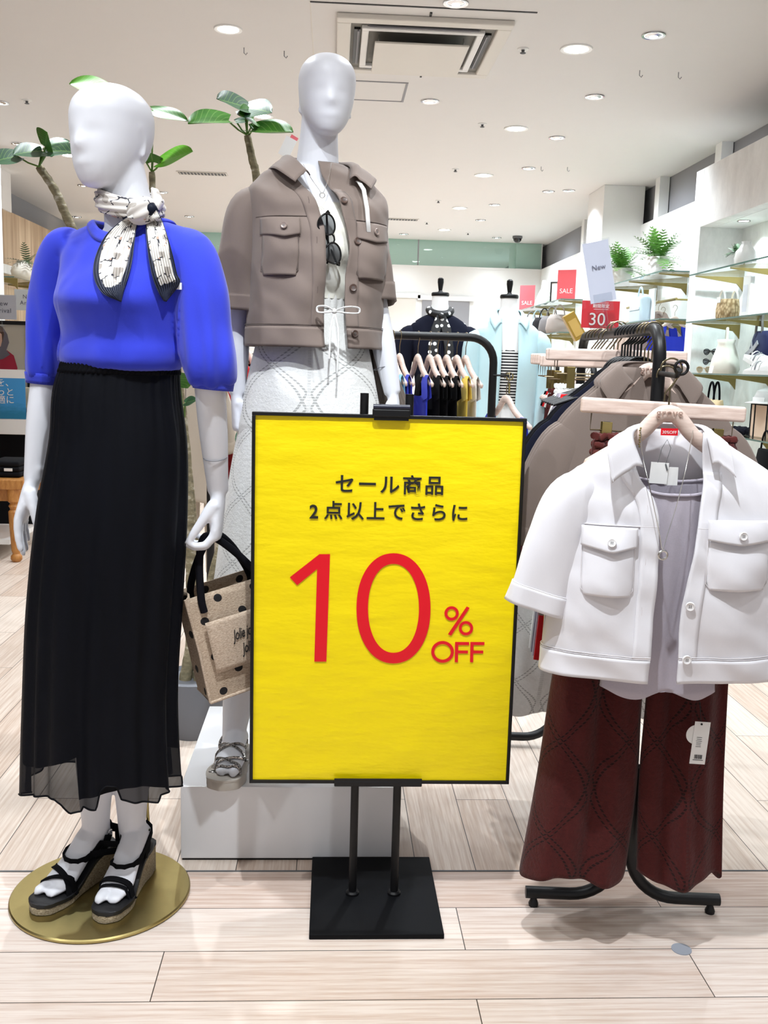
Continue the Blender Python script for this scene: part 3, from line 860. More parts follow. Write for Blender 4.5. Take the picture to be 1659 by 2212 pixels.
# cut the neckline open
_bm = bmesh.new(); _bm.from_mesh(sw.data); _del = []
for v in _bm.verts:
    q = rot2(Vector((v.co.x - FL.lx(v.co.z), v.co.y, v.co.z)), -FL.yaw)
    if q.z > 1.48 and (q.x / .086) ** 2 + ((q.y - .008) / .072) ** 2 < 1: _del.append(v)
bmesh.ops.delete(_bm, geom=_del, context='VERTS'); _bm.to_mesh(sw.data); _bm.free()
# soft folds: a little sag under the bust, creases on the sleeves
me = sw.data
for v in me.vertices:
    p = v.co
    f = .0026 * vnoise((p.x, p.y, p.z * .35), 26, 3.1)
    if abs(p.x - FL.lx(p.z)) > .13: f += .0035 * math.sin(p.x * 150 + 2.0 * math.sin(p.z * 9)) * max(0, min(1, (1.46 - p.z) * 6))
    v.co = p + v.normal * f
def ring_band(parent, name, c_rings, mat):
    m = MB(); m.loft(c_rings, caps=False); o = m.build(name, mat, parent, angle=180)
    s_ = o.modifiers.new('thickness', 'SOLIDIFY'); s_.thickness = .004; s_.offset = 0
    return o
M_blue_rib = NT('blue_rib'); _t = M_blue_rib; _t.set(rough=.9, sheen=.2)
_t.set(color=srgb(50, 64, 204)); _t.bump(_t.noise(_t.coord(), 400, 2), .5, .001); M_blue_rib = _t.m
def cuff(px, py, px2, py2, dy, r0, r1):
    c0 = P(px, py, dy); c1 = P(px2, py2, dy); d = (c1 - c0)
    rings = []
    for k in range(4):
        c = c0 + d * (k / 3); r = r0 + (r1 - r0) * k / 3
        rings.append([c + Vector(((r + .0007 * math.cos(t * 60)) * math.cos(t), (r + .0007 * math.cos(t * 60)) * math.sin(t), -.08 * r * math.cos(t))) for t in [2 * PI * q / 120 for q in range(120)]])
    return ring_band(sw, 'cuff', rings, M_blue_rib)
cuff(459, 822, 460, 841, -.062, .0445, .0405); cuff(93, 806, 93, 829, .08, .0375, .0345)
def neck_pt(t, r, zoff):
    q = FL.T(Vector((r * 1.04 * math.sin(t), .008 - r * .87 * math.cos(t), 1.55)))
    h_ = bs.ray_cast(Vector((q.x, q.y, 1.75)), Vector((0, 0, -1)))
    return Vector((q.x, q.y, (h_[0].z if h_[0] is not None else 1.54) + zoff))
ring_band(sw, 'neckband', [[neck_pt(2 * PI * q / 72, rr, zz) for q in range(72)] for rr, zz in ((.094, .001), (.090, .0035), (.085, .0045), (.081, .0035), (.079, -.002))], M_blue_rib)
# ------------------------------------------------------------------ pleated chiffon skirt
def chiffon(name, c, alpha):
    t = NT(name); t.set(rough=.6, spec=.13)
    n = t.noise(t.coord(scale=(6, 6, .6)), 6, 4)
    t.l(t.mix(n, tuple(x * .55 for x in c[:3]) + (1,), tuple(x * 1.5 for x in c[:3]) + (1,)), t.b.inputs['Base Color'])
    lw = t.n('ShaderNodeLayerWeight'); lw.inputs[0].default_value = .35
    t.l(t.math('ADD', t.math('MULTIPLY', lw.outputs[1], 1 - alpha), alpha), t.b.inputs['Alpha'])
    t.bump(t.noise(t.coord(scale=(60, 60, 1.5)), 4, 3), .25, .002)
    return t.m
M_chiffon = chiffon('black_chiffon', (.0028, .0034, .0062), .84)
M_lining = fabric('black_lining', (.003, .0032, .005, 1), .6, 500, .1)
sil = [(772, 134, 384), (790, 130, 386), (830, 117, 388), (950, 104, 404), (1100, 77, 407), (1300, 54, 399), (1500, 44, 390), (1640, 39, 396), (1712, 37, 402)]
SK = []
for y, l_, r_ in sil:
    a = P(l_, y, -.01); b = P(r_, y, -.01); SK.append((-(a.z + b.z) / 2, (a.x + b.x) / 2, (b.x - a.x) / 2))
hem_y = [(30, 1712), (150, 1716), (165, 1726), (180, 1748), (200, 1749), (207, 1738), (240, 1737), (249, 1700), (262, 1690), (284, 1692), (294, 1720), (320, 1727), (362, 1727), (367, 1711), (386, 1706), (410, 1694)]
rs = random.Random(5)
ph = [rs.uniform(0, 6.28) for _ in range(8)]
def skirt_sheet(zlo_fn, amp, hem_cut, shrink, n=360, rows=70, seed=0):
    T_ = 2 * PI * np.arange(n) / n
    zlo = np.array([zlo_fn(t) for t in T_]); f = np.linspace(0, 1, rows)[:, None]
    Z = 1.262 + (zlo[None, :] - 1.262) * f
    q = cubic(SK, -Z.ravel()); cx = q[:, 0].reshape(Z.shape); hw = q[:, 1].reshape(Z.shape)
    g = np.clip((1.25 - Z) / 1.0, 0, 1); t = T_[None, :]
    k1 = np.cos(9 * t + ph[0] + .5 * np.sin(2 * t)) * .55 + np.cos(14 * t + ph[1] + .7 * np.sin(3 * t + 1)) * .5 + np.cos(23 * t + ph[2]) * .22
    gather = (np.cos(46 * t + ph[3] + 2 * np.sin(5 * t)) * .006 + np.cos(31 * t + ph[4]) * .006) * np.clip(1 - abs(1.22 - Z) / .16, 0, 1)
    w_ = hw * shrink * (1 + amp * g ** .8 * k1 - amp * 1.05 * g ** .8) + hw * gather
    hd = hw * (.80 + .02 * g) * shrink
    return np.stack([cx + w_ * np.sin(t), -hd * (w_ / hw) * np.cos(t) + 0 * Z, Z], 2)
def hem_z(t):
    cx, hw = cubic(SK, [-.27])[0]
    x = cx + hw * math.sin(t)
    if math.cos(t) > -.1:
        # pixel column of this hem point
        px = 37 + (x - (cx - hw)) / (2 * hw) * 365
        y = float(np.interp(px, [a for a, b in hem_y], [b for a, b in hem_y]))
        return P(px, y, -.12 * max(0, math.cos(t))).z
    return .275 + .012 * math.sin(5 * t)
sk = sheet('skirt', skirt_sheet(hem_z, .075, None, 1.0), M_chiffon, mannL, closed_u=True)
ln = sheet('lining', skirt_sheet(lambda t: .385 + .035 * math.sin(2 * t + .6) - (.10 if math.cos(t) > 0 and -.15 < math.sin(t) < .9 else 0), .055, None, .965, 240, 40), M_lining, sk, closed_u=True)
m = MB(); hp = [Vector(v) for v in skirt_sheet(hem_z, .075, None, 1.0, 360, 2)[1]]
m.tube([p + Vector((0, 0, .002)) for p in hp], .0022, 6, closed=True); m.build('hem_seam', M_lining, sk)
rings = []
for k in range(7):
    z = 1.268 - .036 * k / 6; cx, hw = cubic(SK, [-z])[0]
    rings.append([Vector((cx + (hw * .985 + .0022 * math.cos(70 * t + k * .9)) * math.sin(t), -(hw * .80 + .0022 * math.cos(70 * t + k)) * math.cos(t), z)) for t in [2 * PI * q / 280 for q in range(280)]])
ring_band(sk, 'waistband', rings, M_lining)
# ------------------------------------------------------------------ pleated print scarf
def scarf_mat(name, border=True, base=(220, 216, 210), ink=(24, 26, 44), obj=False):
    t = NT(name); t.set(rough=.5, sheen=.1, spec=.35)
    tc = t.n('ShaderNodeTexCoord'); sp = t.n('ShaderNodeSeparateXYZ'); t.l(tc.outputs['UV'], sp.inputs[0])
    u, v = sp.outputs[0], sp.outputs[1]
    mp = t.n('ShaderNodeMapping'); mp.inputs['Scale'].default_value = (28, 28, 40) if obj else (4, 9, 1); t.l(tc.outputs['Object' if obj else 'UV'], mp.inputs[0])
    nz = t.n('ShaderNodeTexNoise'); nz.inputs['Scale'].default_value = 1.3; t.l(mp.outputs[0], nz.inputs['Vector'])
    ad = t.n('ShaderNodeVectorMath', operation='ADD'); t.l(mp.outputs[0], ad.inputs[0]); t.l(nz.outputs[1], ad.inputs[1])
    vo = t.n('ShaderNodeTexVoronoi', feature='DISTANCE_TO_EDGE'); vo.inputs['Scale'].default_value = .8; t.l(ad.outputs[0], vo.inputs['Vector'])
    line = t.math('LESS_THAN', vo.outputs['Distance'], .035)
    keep = t.math('GREATER_THAN', t.noise(mp.outputs[0], .9, 1), .5)
    line = t.math('MULTIPLY', line, keep)
    grey = t.math('GREATER_THAN', t.noise(mp.outputs[0], .55, 1), .60)
    c = t.mix(grey, srgb(*base), srgb(168, 160, 152))
    c = t.mix(line, c, srgb(*ink))
    tan = t.math('GREATER_THAN', t.noise(mp.outputs[0], 1.6, 1), .69); c = t.mix(tan, c, srgb(196, 160, 140))
    if border:
        zig = t.math('MULTIPLY', t.math('PINGPONG', t.math('MULTIPLY', u, 14), .5), .05)
        e1 = t.math('LESS_THAN', t.math('MINIMUM', u, t.math('SUBTRACT', 1, u)), t.math('MULTIPLY', t.math('SUBTRACT', v, .06), .27))
        e2 = t.math('GREATER_THAN', t.math('ADD', v, zig), .80)
        c = t.mix(t.math('MAXIMUM', e1, e2), c, srgb(34, 40, 62))
    t.l(c, t.b.inputs['Base Color'])
    return t.m
M_scarf = scarf_mat('print_scarf'); M_scarf_plain = scarf_mat('print_scarf_wrap', False, (214, 208, 202), obj=True)
def tail(name, left, right, pleats, amp, lift, parent):
    n, mcol = 46, 90
    t = np.linspace(0, 1, n)
    tl = np.array(left, float); tr = np.array(right, float)
    Lp = cubic(np.column_stack([np.linspace(0, 1, len(tl)), tl]), t); Rp = cubic(np.column_stack([np.linspace(0, 1, len(tr)), tr]), t)
    Pm = np.zeros((n, mcol, 3))
    for i in range(n):
        a = hit(bs, FL.o, Lp[i][0], Lp[i][1], lift(t[i]), -.1); b = hit(bs, FL.o, Rp[i][0], Rp[i][1], lift(t[i]), -.1)
        c0 = hit(bs, FL.o, (Lp[i][0] + Rp[i][0]) / 2, (Lp[i][1] + Rp[i][1]) / 2, lift(t[i]) + .004, -.1)
        for j in range(mcol):
            u = j / (mcol - 1)
            p = a.lerp(b, u) + (c0 - (a + b) / 2) * (4 * u * (1 - u))
            tri = abs(((u * pleats) % 1) - .5) * 2 - .5
            p = p + Vector((0, -1, .1)) * (amp * tri * min(1, .25 + 1.2 * t[i])) + Vector((0, 0, -.004 * tri * t[i]))
            Pm[i, j] = p
    return sheet(name, Pm, M_scarf, parent, .0008)
scarf = MB()
nc = P(281, 436, 0)
pts = []
for k in range(64):
    a = 2 * PI * k / 64
    pts.append(nc + Vector((.062 * math.cos(a), .060 * math.sin(a), .018 * math.sin(a) - .010 * math.cos(a) - .004)))
n = 44; rings = []
for i, p in enumerate(pts):
    d = (pts[(i + 1) % 64] - pts[i - 1]).normalized(); x = Vector((p.x - nc.x, p.y - nc.y, 0)).normalized(); y = d.cross(x)
    rings.append([p + x * ((.012 + .0022 * math.cos(9 * q * 2 * PI / n + i * .35)) * math.cos(2 * PI * q / n)) + y * ((.021 + .0022 * math.cos(9 * q * 2 * PI / n + i * .35)) * math.sin(2 * PI * q / n)) for q in range(n)])
scarf.loft(rings, caps=False, loop=True)
sco = scarf.build('scarf', M_scarf_plain, mannL, angle=180)
kc = P(308, 456, -.085)
m = MB(); rings = []
for i in range(15):
    v = PI * i / 14
    rings.append([kc + Matrix.Rotation(-.5, 3, 'Y') @ Vector((.034 * math.cos(v), .022 * math.sin(v) * math.cos(q) * (1 + .09 * math.cos(7 * q)), .026 * math.sin(v) * math.sin(q) * (1 + .09 * math.cos(7 * q)))) for q in [2 * PI * k / 60 for k in range(60)]])
m.loft(rings, caps=False); m.build('knot', M_scarf_plain, sco, angle=180)
m = MB(); m.tube([P(322, 462, -.075), P(334, 455, -.072), P(342, 440, -.065), P(335, 418, -.055), P(328, 408, -.045)], [.014, .018, .019, .014, .004], 20, flat=.6); m.build('short_end', M_scarf_plain, sco, angle=180)
M_navy_scarf = fabric('navy_silk', srgb(22, 26, 40), .5, 500, .1)
m = MB(); m.tube([P(326, 436, -.092), P(330, 452, -.100), P(326, 466, -.098)], [.007, .012, .006], 16, flat=.6); m.build('dark_fold', M_navy_scarf, sco, angle=180)
tail('tail', [(286, 464), (258, 480), (226, 512), (205, 560), (204, 600), (222, 632), (257, 649)], [(304, 468), (296, 490), (291, 525), (287, 560), (280, 590), (270, 620), (262, 651)], 12, .0085, lambda t: .016 - .008 * t, sco)
tail('tail', [(316, 462), (315, 490), (317, 520), (322, 560), (329, 595), (340, 625), (354, 649)], [(336, 448), (352, 480), (364, 515), (375, 555), (383, 590), (389, 612), (360, 651)], 10, .008, lambda t: .016 - .008 * t, sco)
a = hit(bs, FL.o, 386, 618, .006); MB().box(a, (.03, .002, .014), .2).build('care_tag', M_white_plastic, sco, False)

# ------------------------------------------------------------------ jute tote bag in the hand
M_jute_bag = NT('jute_polka'); _t = M_jute_bag; _t.set(rough=.95)
tc = _t.n('ShaderNodeTexCoord'); sp = _t.n('ShaderNodeSeparateXYZ'); _t.l(tc.outputs['Object'], sp.inputs[0])
xx = _t.math('ADD', sp.outputs[0], _t.math('MULTIPLY', sp.outputs[1], 1.0))
def _grid(ox, oz, s_):
    fx = _t.math('SUBTRACT', _t.math('FRACT', _t.math('ADD', _t.math('DIVIDE', xx, s_), ox)), .5)
    fz = _t.math('SUBTRACT', _t.math('FRACT', _t.math('ADD', _t.math('DIVIDE', sp.outputs[2], s_), oz)), .5)
    return _t.math('MULTIPLY', _t.math('SQRT', _t.math('ADD', _t.math('MULTIPLY', fx, fx), _t.math('MULTIPLY', fz, fz))), s_)
dd = _t.math('MINIMUM', _grid(.1, .2, .088), _grid(.6, .7, .088))
dot = _t.math('LESS_THAN', dd, .0095)
wv = _t.noise(_t.coord(scale=(1, 1, 3)), 190, 3)
base = _t.ramp(wv, (.3, srgb(158, 134, 112)), (.7, srgb(212, 194, 172)))
_t.l(_t.mix(dot, base, srgb(26, 24, 26)), _t.b.inputs['Base Color']); _t.bump(wv, .7, .0015); M_jute_bag = _t.m
M_jute_plain = NT('jute_cloth'); _t = M_jute_plain; _t.set(rough=.95)
wv = _t.noise(_t.coord(scale=(1, 1, 3)), 190, 3); _t.l(_t.ramp(wv, (.3, srgb(168, 144, 122)), (.7, srgb(220, 202, 182))), _t.b.inputs['Base Color']); _t.bump(wv, .7, .0015); M_jute_plain = _t.m
M_cord = fabric('black_cord', srgb(18, 18, 24), .85, 300, .6)
M_ink = plain('black_print', srgb(24, 22, 24), .7)
bag = thing('tote_bag', 'beige jute polka dot tote with black handles held by the left mannequin', 'bag', atY(402, 1298, 2.162))
BR = Matrix.Rotation(math.radians(24), 3, 'Z') @ Matrix.Rotation(math.radians(-13), 3, 'Y')
BW, BH, BD = .32, .255, .105
bt = lambda x, y, z: BR @ Vector((x, y, z))
def bag_rings(inset=0, y_in=0):
    rings = []
    for t in np.linspace(0, 1, 16):
        z = -BH * t; k = .86 + .14 * min(1, t * 1.2); bulge = .008 * math.sin(PI * t)
        ring = []
        for (x0, y0, x1, y1, nn) in ((0, 0, BW, 0, 14), (BW, 0, BW, BD, 5), (BW, BD, 0, BD, 14), (0, BD, 0, 0, 5)):
            for q in range(nn):
                f = q / nn; x = x0 + (x1 - x0) * f; y = y0 + (y1 - y0) * f
                if y0 == y1: y += (-1 if y0 == 0 else 1) * bulge * math.sin(PI * f)
                if x0 == x1: x += (1 if x0 == 0 else -1) * .018 * (1 - t) * math.sin(PI * f)
                y = BD / 2 + (y - BD / 2) * k
                ring.append(Vector((x, y, z)))
        rings.append(ring)
    return rings
m = MB(); R_ = bag_rings(); m.loft(R_, caps=False); nb = len(R_[0]); m.f.append(tuple((len(R_) - 1) * nb + k for k in range(nb)))
me = m.mesh('bag_body'); bo = link('bag_body', me, M_jute_bag, bag, True, angle=50)
bo.matrix_local = BR.to_4x4(); s_ = bo.modifiers.new('thickness', 'SOLIDIFY'); s_.thickness = .003; s_.offset = 1
m = MB(); m.tube([Vector((0.0, -.001, -BH)), Vector((BW, -.001, -BH)), Vector((BW, BD, -BH)), Vector((0, BD, -BH))], .0038, 8, closed=True)
m.tube([Vector((0.0, BD * .07, 0)), Vector((0.003, BD * .03, -BH * .5)), Vector((0, 0, -BH))], .0035, 8); o = m.build('piping', M_jute_plain, bag); o.matrix_local = BR.to_4x4()
# pocket with the printed words
m = MB(); rows = []
for i in range(12):
    z = -.062 - .125 * i / 11; rows.append([Vector((.028 + .22 * j / 15 , -.004 - .0085 * math.sin(PI * (j / 15 * .66 + .17)) - .002 * math.sin(PI * i / 11), z)) for j in range(16)])
pk = sheet('pocket', [[list(v) for v in r] for r in rows], M_jute_plain, bag, .003); pk.matrix_local = BR.to_4x4()
for s_txt, sz, xz in (('Jolie journée', .036, (.124, -.108)), ('Jolie vie', .036, (.122, -.146))):
    tx = text_mesh(s_txt, sz, face_mat((xz[0], -.0192, xz[1]), (1, 0, .05), (0, 0, 1)), 'lettering', M_ink, pk, .92, .0004, shear=.35, bold=.0002, xs=.50)
# handles
hR = P(456, 1166, .015) + FL.o - bag.location
def handle(x0, x1, y, top):
    a0 = bt(x0, y, -.012); a1 = bt(x1, y, -.012)
    K = [[0, *bt(x0, y, -.04)], [.12, *a0], [.5, *top], [.88, *a1], [1, *bt(x1, y, -.04)]]
    c_ = cubic(K, np.linspace(0, 1, 40)); m = MB(); m.tube([Vector(v) for v in c_], .0088, 12); return m.build('handle', M_cord, bag)
handle(.035, .185, .004, hR + Vector((-.010, -.004, .010))); handle(.035, .185, BD - .008, hR + Vector((.006, .006, .012)))
m = MB(); q = [bt(.185, .0, .012), bt(.205, -.018, .020), bt(.225, -.022, -.01), bt(.235, -.022, -.05)]
m.tube(q, .006, 10); m.ico(bt(.190, -.008, .018), .016, 2, (1.2, .9, .8)); o = m.build('tassel_cord', M_cord, bag)
m = MB(); m.ico(bt(.236, -.022, -.058), .014, 2); m.build('tassel_knot', M_cord, o)
m = MB()
for k in range(16):
    a = 2 * PI * k / 16; m.tube([bt(.236 + .006 * math.cos(a), -.022 + .006 * math.sin(a), -.066), bt(.238 + .014 * math.cos(a), -.022 + .010 * math.sin(a), -.135)], .0026, 5)
m.build('tassel_fringe', M_cord, o)
# ------------------------------------------------------------------ yellow sale sign on its stand
M_yellow = NT('yellow_poster'); _t = M_yellow; _t.set(rough=.38, spec=.35)
_n = _t.noise(_t.coord(scale=(1, 1, 3.2)), 7, 4, .55)
_t.l(_t.mix(_n, srgb(246, 218, 0), srgb(250, 226, 2)), _t.b.inputs['Base Color']); _t.bump(_n, .32, .012); M_yellow = _t.m
M_red_print = plain('red_print', srgb(226, 0, 28), .4, var=.02)
M_black_print = plain('black_ink', srgb(26, 26, 22), .5, var=.02)
SY = 2.14
sign = thing('sale_sign', 'yellow sale poster in a black frame on a twin-post floor stand', 'sign', (.1285, 2.165, 0))
so = Vector((.1285, 2.165, 0))
MB().box((.122 - .1285, 2.1685 - 2.165, .006), (.302, .346, .012)).build('base_plate', plain('black_powder_coat', srgb(12, 13, 16), 0.6, var=.1, spec=.12, bump=.05, bscale=90), sign, False, .002)
for x in (.0705 - .1285, .1705 - .1285):
    po = MB().tube([(x, 0, .012), (x, 0, 1.204)], .0095, 20).build('post', M_black, sign, angle=50)
    MB().lathe([(.016, .012), (.016, .017), (.0125, .021), (.0095, .021)], (x, 0, 0), 24).build('collar', M_black, po)
FW, FH = .6035, .853
zc = .3055 + FH / 2; yo = SY - 2.165; xo = .1275 - .1285
def frame_rect(w, h, t, y0, y1, bev):
    m = MB()
    for (cx, cz, sx, sz) in ((0, h / 2 - t / 2, w, t), (0, -h / 2 + t / 2, w, t), (w / 2 - t / 2, 0, t, h - 2 * t), (-w / 2 + t / 2, 0, t, h - 2 * t)):
        m.box((xo + cx, (y0 + y1) / 2, zc + cz), (sx, y1 - y0, sz))
    return m
frame_rect(FW, FH, .0075, yo - .009, yo + .009, 0).build('frame', M_black, sign, False, .001)
MB().box((xo, yo + .004, zc), (FW - .01, .004, FH - .01)).build('backing', M_dark_grey, sign, False)
nu, nv = 60, 84
Pm = np.zeros((nv, nu, 3))
for i in range(nv):
    for j in range(nu):
        x = (j / (nu - 1) - .5) * (FW - .015); z = (.5 - i / (nv - 1)) * (FH - .015)
        Pm[i, j] = (xo + x, yo - .0035 + .0008 * vnoise((x, 0, z * 2.2), 9, 1.3), zc + z)
poster = sheet('poster', Pm, M_yellow, sign)
yt = yo - .0052
def on_sign(px, py):
    p = atY(px, py, SY - .005); return Vector((p.x - so.x, yt, p.z))
def stext(body, px, py, size, mat, spacing=1.0, bold=0.0, xs=1.0):
    p = on_sign(px, py)
    return text_mesh(body, size, face_mat(p, (1, 0, 0), (0, 0, 1)), 'lettering', mat, poster, spacing, .0003, bold=bold, xs=xs)
stext('セール商品', 842, 1050, .0455, M_black_print, 1.18, .0007)
stext('2', 678, 1107, .043, M_black_print, 1, .0009, .95)
stext('点以上でさらに', 857, 1108, .0435, M_black_print, 1.19, .0007, .985)
def poly_sign(pts, name='numeral', holes=None):
    m = MB(); vs = [on_sign(*p) for p in pts]
    n = len(vs); m.add([v + Vector((0, -.0003, 0)) for v in vs], [tuple(range(n))])
    return m.build(name, M_red_print, poster, False, fix=True)
def ring_sign(cx, cy, rx, ry, tx, ty, ex=2.0, name='numeral', n=72):
    m = MB(); out = []; inn = []
    for k in range(n):
        t = 2 * PI * k / n; c, s_ = math.cos(t), math.sin(t)
        f = lambda r, v: r * math.copysign(abs(v) ** (2 / ex), v)
        out.append(on_sign(cx + f(rx, c), cy + f(ry, s_)) + Vector((0, -.0003, 0))); inn.append(on_sign(cx + f(rx - tx, c), cy + f(ry - ty, s_)) + Vector((0, -.0003, 0)))
    m.add(out + inn, [(k, (k + 1) % n, n + (k + 1) % n, n + k) for k in range(n)])
    return m.build(name, M_red_print, poster, False)
poly_sign([(690, 1197), (713, 1197), (705, 1429), (679, 1429), (685, 1229), (642, 1264), (626, 1247)])
ring_sign(850, 1314, 80, 119, 25, 23, 2.12)
ring_sign(975.5, 1325, 15.5, 15.5, 6.2, 6.2, name='percent_sign'); ring_sign(1006.5, 1357, 15.5, 15.5, 6.2, 6.2, name='percent_sign')
poly_sign([(1008, 1310), (1014.5, 1313), (974.5, 1373), (967.5, 1370)], 'percent_sign')
ring_sign(956, 1408, 24.5, 23.5, 6.8, 6.8, name='lettering')
for x0 in (983, 1016):
    poly_sign([(x0, 1386.5), (x0 + 30.5, 1386.8), (x0 + 30.3, 1393.5), (x0 + 7, 1393.3), (x0 + 6.8, 1405), (x0 + 28, 1405.2), (x0 + 27.7, 1411.5), (x0 + 6.5, 1411.3), (x0 + 6, 1430.5), (x0 - .8, 1430.3)], 'lettering')
# bottom rest and top clamp
MB().box((.1225 - .1285, yo - .002, .309), (.203, .034, .013)).build('bottom_rest', M_black, sign, False, .002)
MB().box((.1225 - .1285, yo - .016, .3155), (.203, .004, .012)).build('rest_lip', M_black, sign, False, .001)
cl = MB().box((.129 - .1285, yo - .004, 1.163), (.082, .030, .018)).build('clamp', M_black, sign, False, .003)
MB().tube([(.089 - .1285, yo - .012, 1.176), (.169 - .1285, yo - .012, 1.176)], .006, 12).build('clamp_roller', plain('navy_plastic', srgb(30, 32, 50), .3), cl)
MB().box((.129 - .1285, yo - .012, 1.158), (.076, .006, .022)).build('clamp_jaw', M_black, cl, False, .001)

# ------------------------------------------------------------------ white platform
PLZ = .20
pb_ = atZ(440, 1530, PLZ)
plat = thing('platform', 'low white display platform under the second mannequin', 'platform', (-.088, 2.344, 0))
MB().box((0, (pb_.y - 2.325) / 2, (PLZ + .006) / 2), (.552, pb_.y - 2.325, PLZ - .006)).build('box', plain('white_laminate', srgb(232, 232, 234), .3, var=.01), plat, False, .0015)
MB().box((0, (pb_.y - 2.325) / 2, .003), (.546, pb_.y - 2.331, .006)).build('foot_plate', M_black, plat, False)
# ------------------------------------------------------------------ open shirt-jackets (worn and hung)
class Garment:
    """torso shell in a figure frame F (local axes facing -Y); keys rows: z, half width, front depth, back depth, centre y"""
    def __init__(s, F, keys, edge_l, edge_r, mat, seam_mat, ex=2.3, fold=None, dz_front=0.0):
        s.F = F; s.K = keys; s.el = edge_l; s.er = edge_r; s.mat = mat; s.smat = seam_mat; s.ex = ex; s.fold = fold or (lambda x, y, z: 0.0); s.dz = dz_front
        s.z0 = min(k[0] for k in keys); s.z1 = max(k[0] for k in keys)
        ks = sorted(keys); s.KS = ks
    def row(s, z):
        return cubic(s.KS, [z])[0]
    def pt(s, t, z, off=0.0):
        a, bf, bb, yc = s.row(z)
        sx, c = math.sin(t), -math.cos(t)
        x = (a + off) * math.copysign(abs(sx) ** (2 / s.ex), sx)
        b = bf if c < 0 else bb
        y = yc + (b + off) * math.copysign(abs(c) ** (2 / s.ex), c)
        f = s.fold(x, y, z)
        return Vector((x, y + (f if c < 0 else -f) , z))
    def ang(s, x, z):
        a = s.row(z)[0]
        v = max(-.985, min(.985, x / a))
        return math.copysign(math.asin(abs(v) ** (s.ex / 2)), v)
    def front(s, x, z, off=0.0):
        return s.pt(s.ang(x, z), z, off)
    def shell(s, name, parent, nz=70, nu=120, z_lo=None, z_hi=None, off=0.0, thick=.0016, mat=None):
        z_lo = s.z0 if z_lo is None else z_lo; z_hi = s.z1 if z_hi is None else z_hi
        Pm = []
        for i in range(nz):
            z = z_hi + (z_lo - z_hi) * i / (nz - 1)
            a0 = s.ang(s.er(z), z); a1 = 2 * PI + s.ang(s.el(z), z)
            Pm.append([list(s.F.T(s.pt(a0 + (a1 - a0) * j / (nu - 1), z, off))) for j in range(nu)])
        return sheet(name, Pm, mat or s.mat, parent, thick, offset=0)
    def patch(s, name, parent, x0, x1, z_top, z_bot, off=.002, bulge=.006, nx=18, nz=18, thick=.002, mat=None, sag=0.0, rnd=0.0, top_slope=0.0, point=0.0):
        Pm = []
        for i in range(nz):
            v = i / (nz - 1); r = []
            for j in range(nx):
                u = j / (nx - 1)
                z = z_top + (z_bot - z_top) * v + top_slope * (u - .5) - point * v * (1 - abs(2 * u - 1))
                k = 1 - rnd * max(0, v - .82) / .18 * (abs(2 * u - 1) ** 6) * .12
                x = (x0 + x1) / 2 + (u - .5) * (x1 - x0) * k
                b = bulge * math.sin(PI * min(1, u)) ** .6 * (math.sin(PI * (v * .75 + .12))) + sag * math.sin(PI * u) * v
                r.append(list(s.F.T(s.front(x, z, 0) + Vector((0, -(off + b), 0)))))
            Pm.append(r)
        return sheet(name, Pm, mat or s.mat, parent, thick, offset=0)
    def seam(s, pts_xz, name, parent, off=.0012, r=.0011, ang=False, mat=None):
        m = MB(); m.tube([s.F.T((s.pt(x, z, off) if ang else s.front(x, z, 0) + Vector((0, -off, 0)))) for x, z in pts_xz], r, 6)
        return m.build(name, mat or s.smat, parent)
    def button(s, x, z, r, mat, parent, off=.003, name='button'):
        p = s.F.T(s.front(x, z, 0) + Vector((0, -off, 0)))
        q1 = s.F.T(s.front(x + .004, z)); q0 = s.F.T(s.front(x - .004, z)); q2 = s.F.T(s.front(x, z + .004)); q3 = s.F.T(s.front(x, z - .004))
        X = (q1 - q0).normalized(); Z = (q2 - q3); Z = (Z - X * Z.dot(X)).normalized(); N = X.cross(Z)
        M_ = Matrix((X, Z, N)).transposed()
        m = MB(); m.lathe([(r, 0), (r, .0022), (r * .86, .0034), (r * .72, .0026), (.0004, .0024)], p, 20, M=M_)
        o = m.build(name, mat, parent, angle=35)
        m = MB()
        for a in range(4):
            m.lathe([(r * .12, .0020), (r * .12, .0029), (.0002, .0029)], p + M_ @ Vector((r * .25 * math.cos(a * PI / 2 + .8), r * .25 * math.sin(a * PI / 2 + .8), 0)), 6, M=M_)
        m.build('thread_holes', M_dark_grey, o)
        return o
    def buttonhole(s, x, z, parent, h=.016, mat=None):
        return s.seam([(x, z + h / 2), (x + .0005, z), (x, z - h / 2)], 'buttonhole', parent, .0022, .0012, mat=mat)

def collar(F, c, inner, outer, mat, parent, n=60, m_=10, arch=.010, thick=.0022, name='collar'):
    """c: neck centre (local); inner/outer key rows [t, x, y, z]"""
    t = np.linspace(-1, 1, n); I = cubic(inner, t); O = cubic(outer, t); Pm = []
    for i in range(n):
        a = Vector(I[i]); b = Vector(O[i]); r = []
        for j in range(m_):
            u = j / (m_ - 1)
            p = a.lerp(b, u) + Vector((0, 0, arch * math.sin(PI * u) + arch * .8 * math.sin(PI * min(1, u * 2.2)) * (u < .46)))
            r.append(list(F.T(Vector(c) + p)))
        Pm.append(r)
    o = sheet(name, Pm, mat, parent, thick, offset=0)
    m = MB(); m.tube([Vector(r[-1]).lerp(Vector(r[-2]), .35) + Vector((0, -.0004, .0012)) for r in Pm], .0008, 5); m.build('stitching', mat, o)
    return o

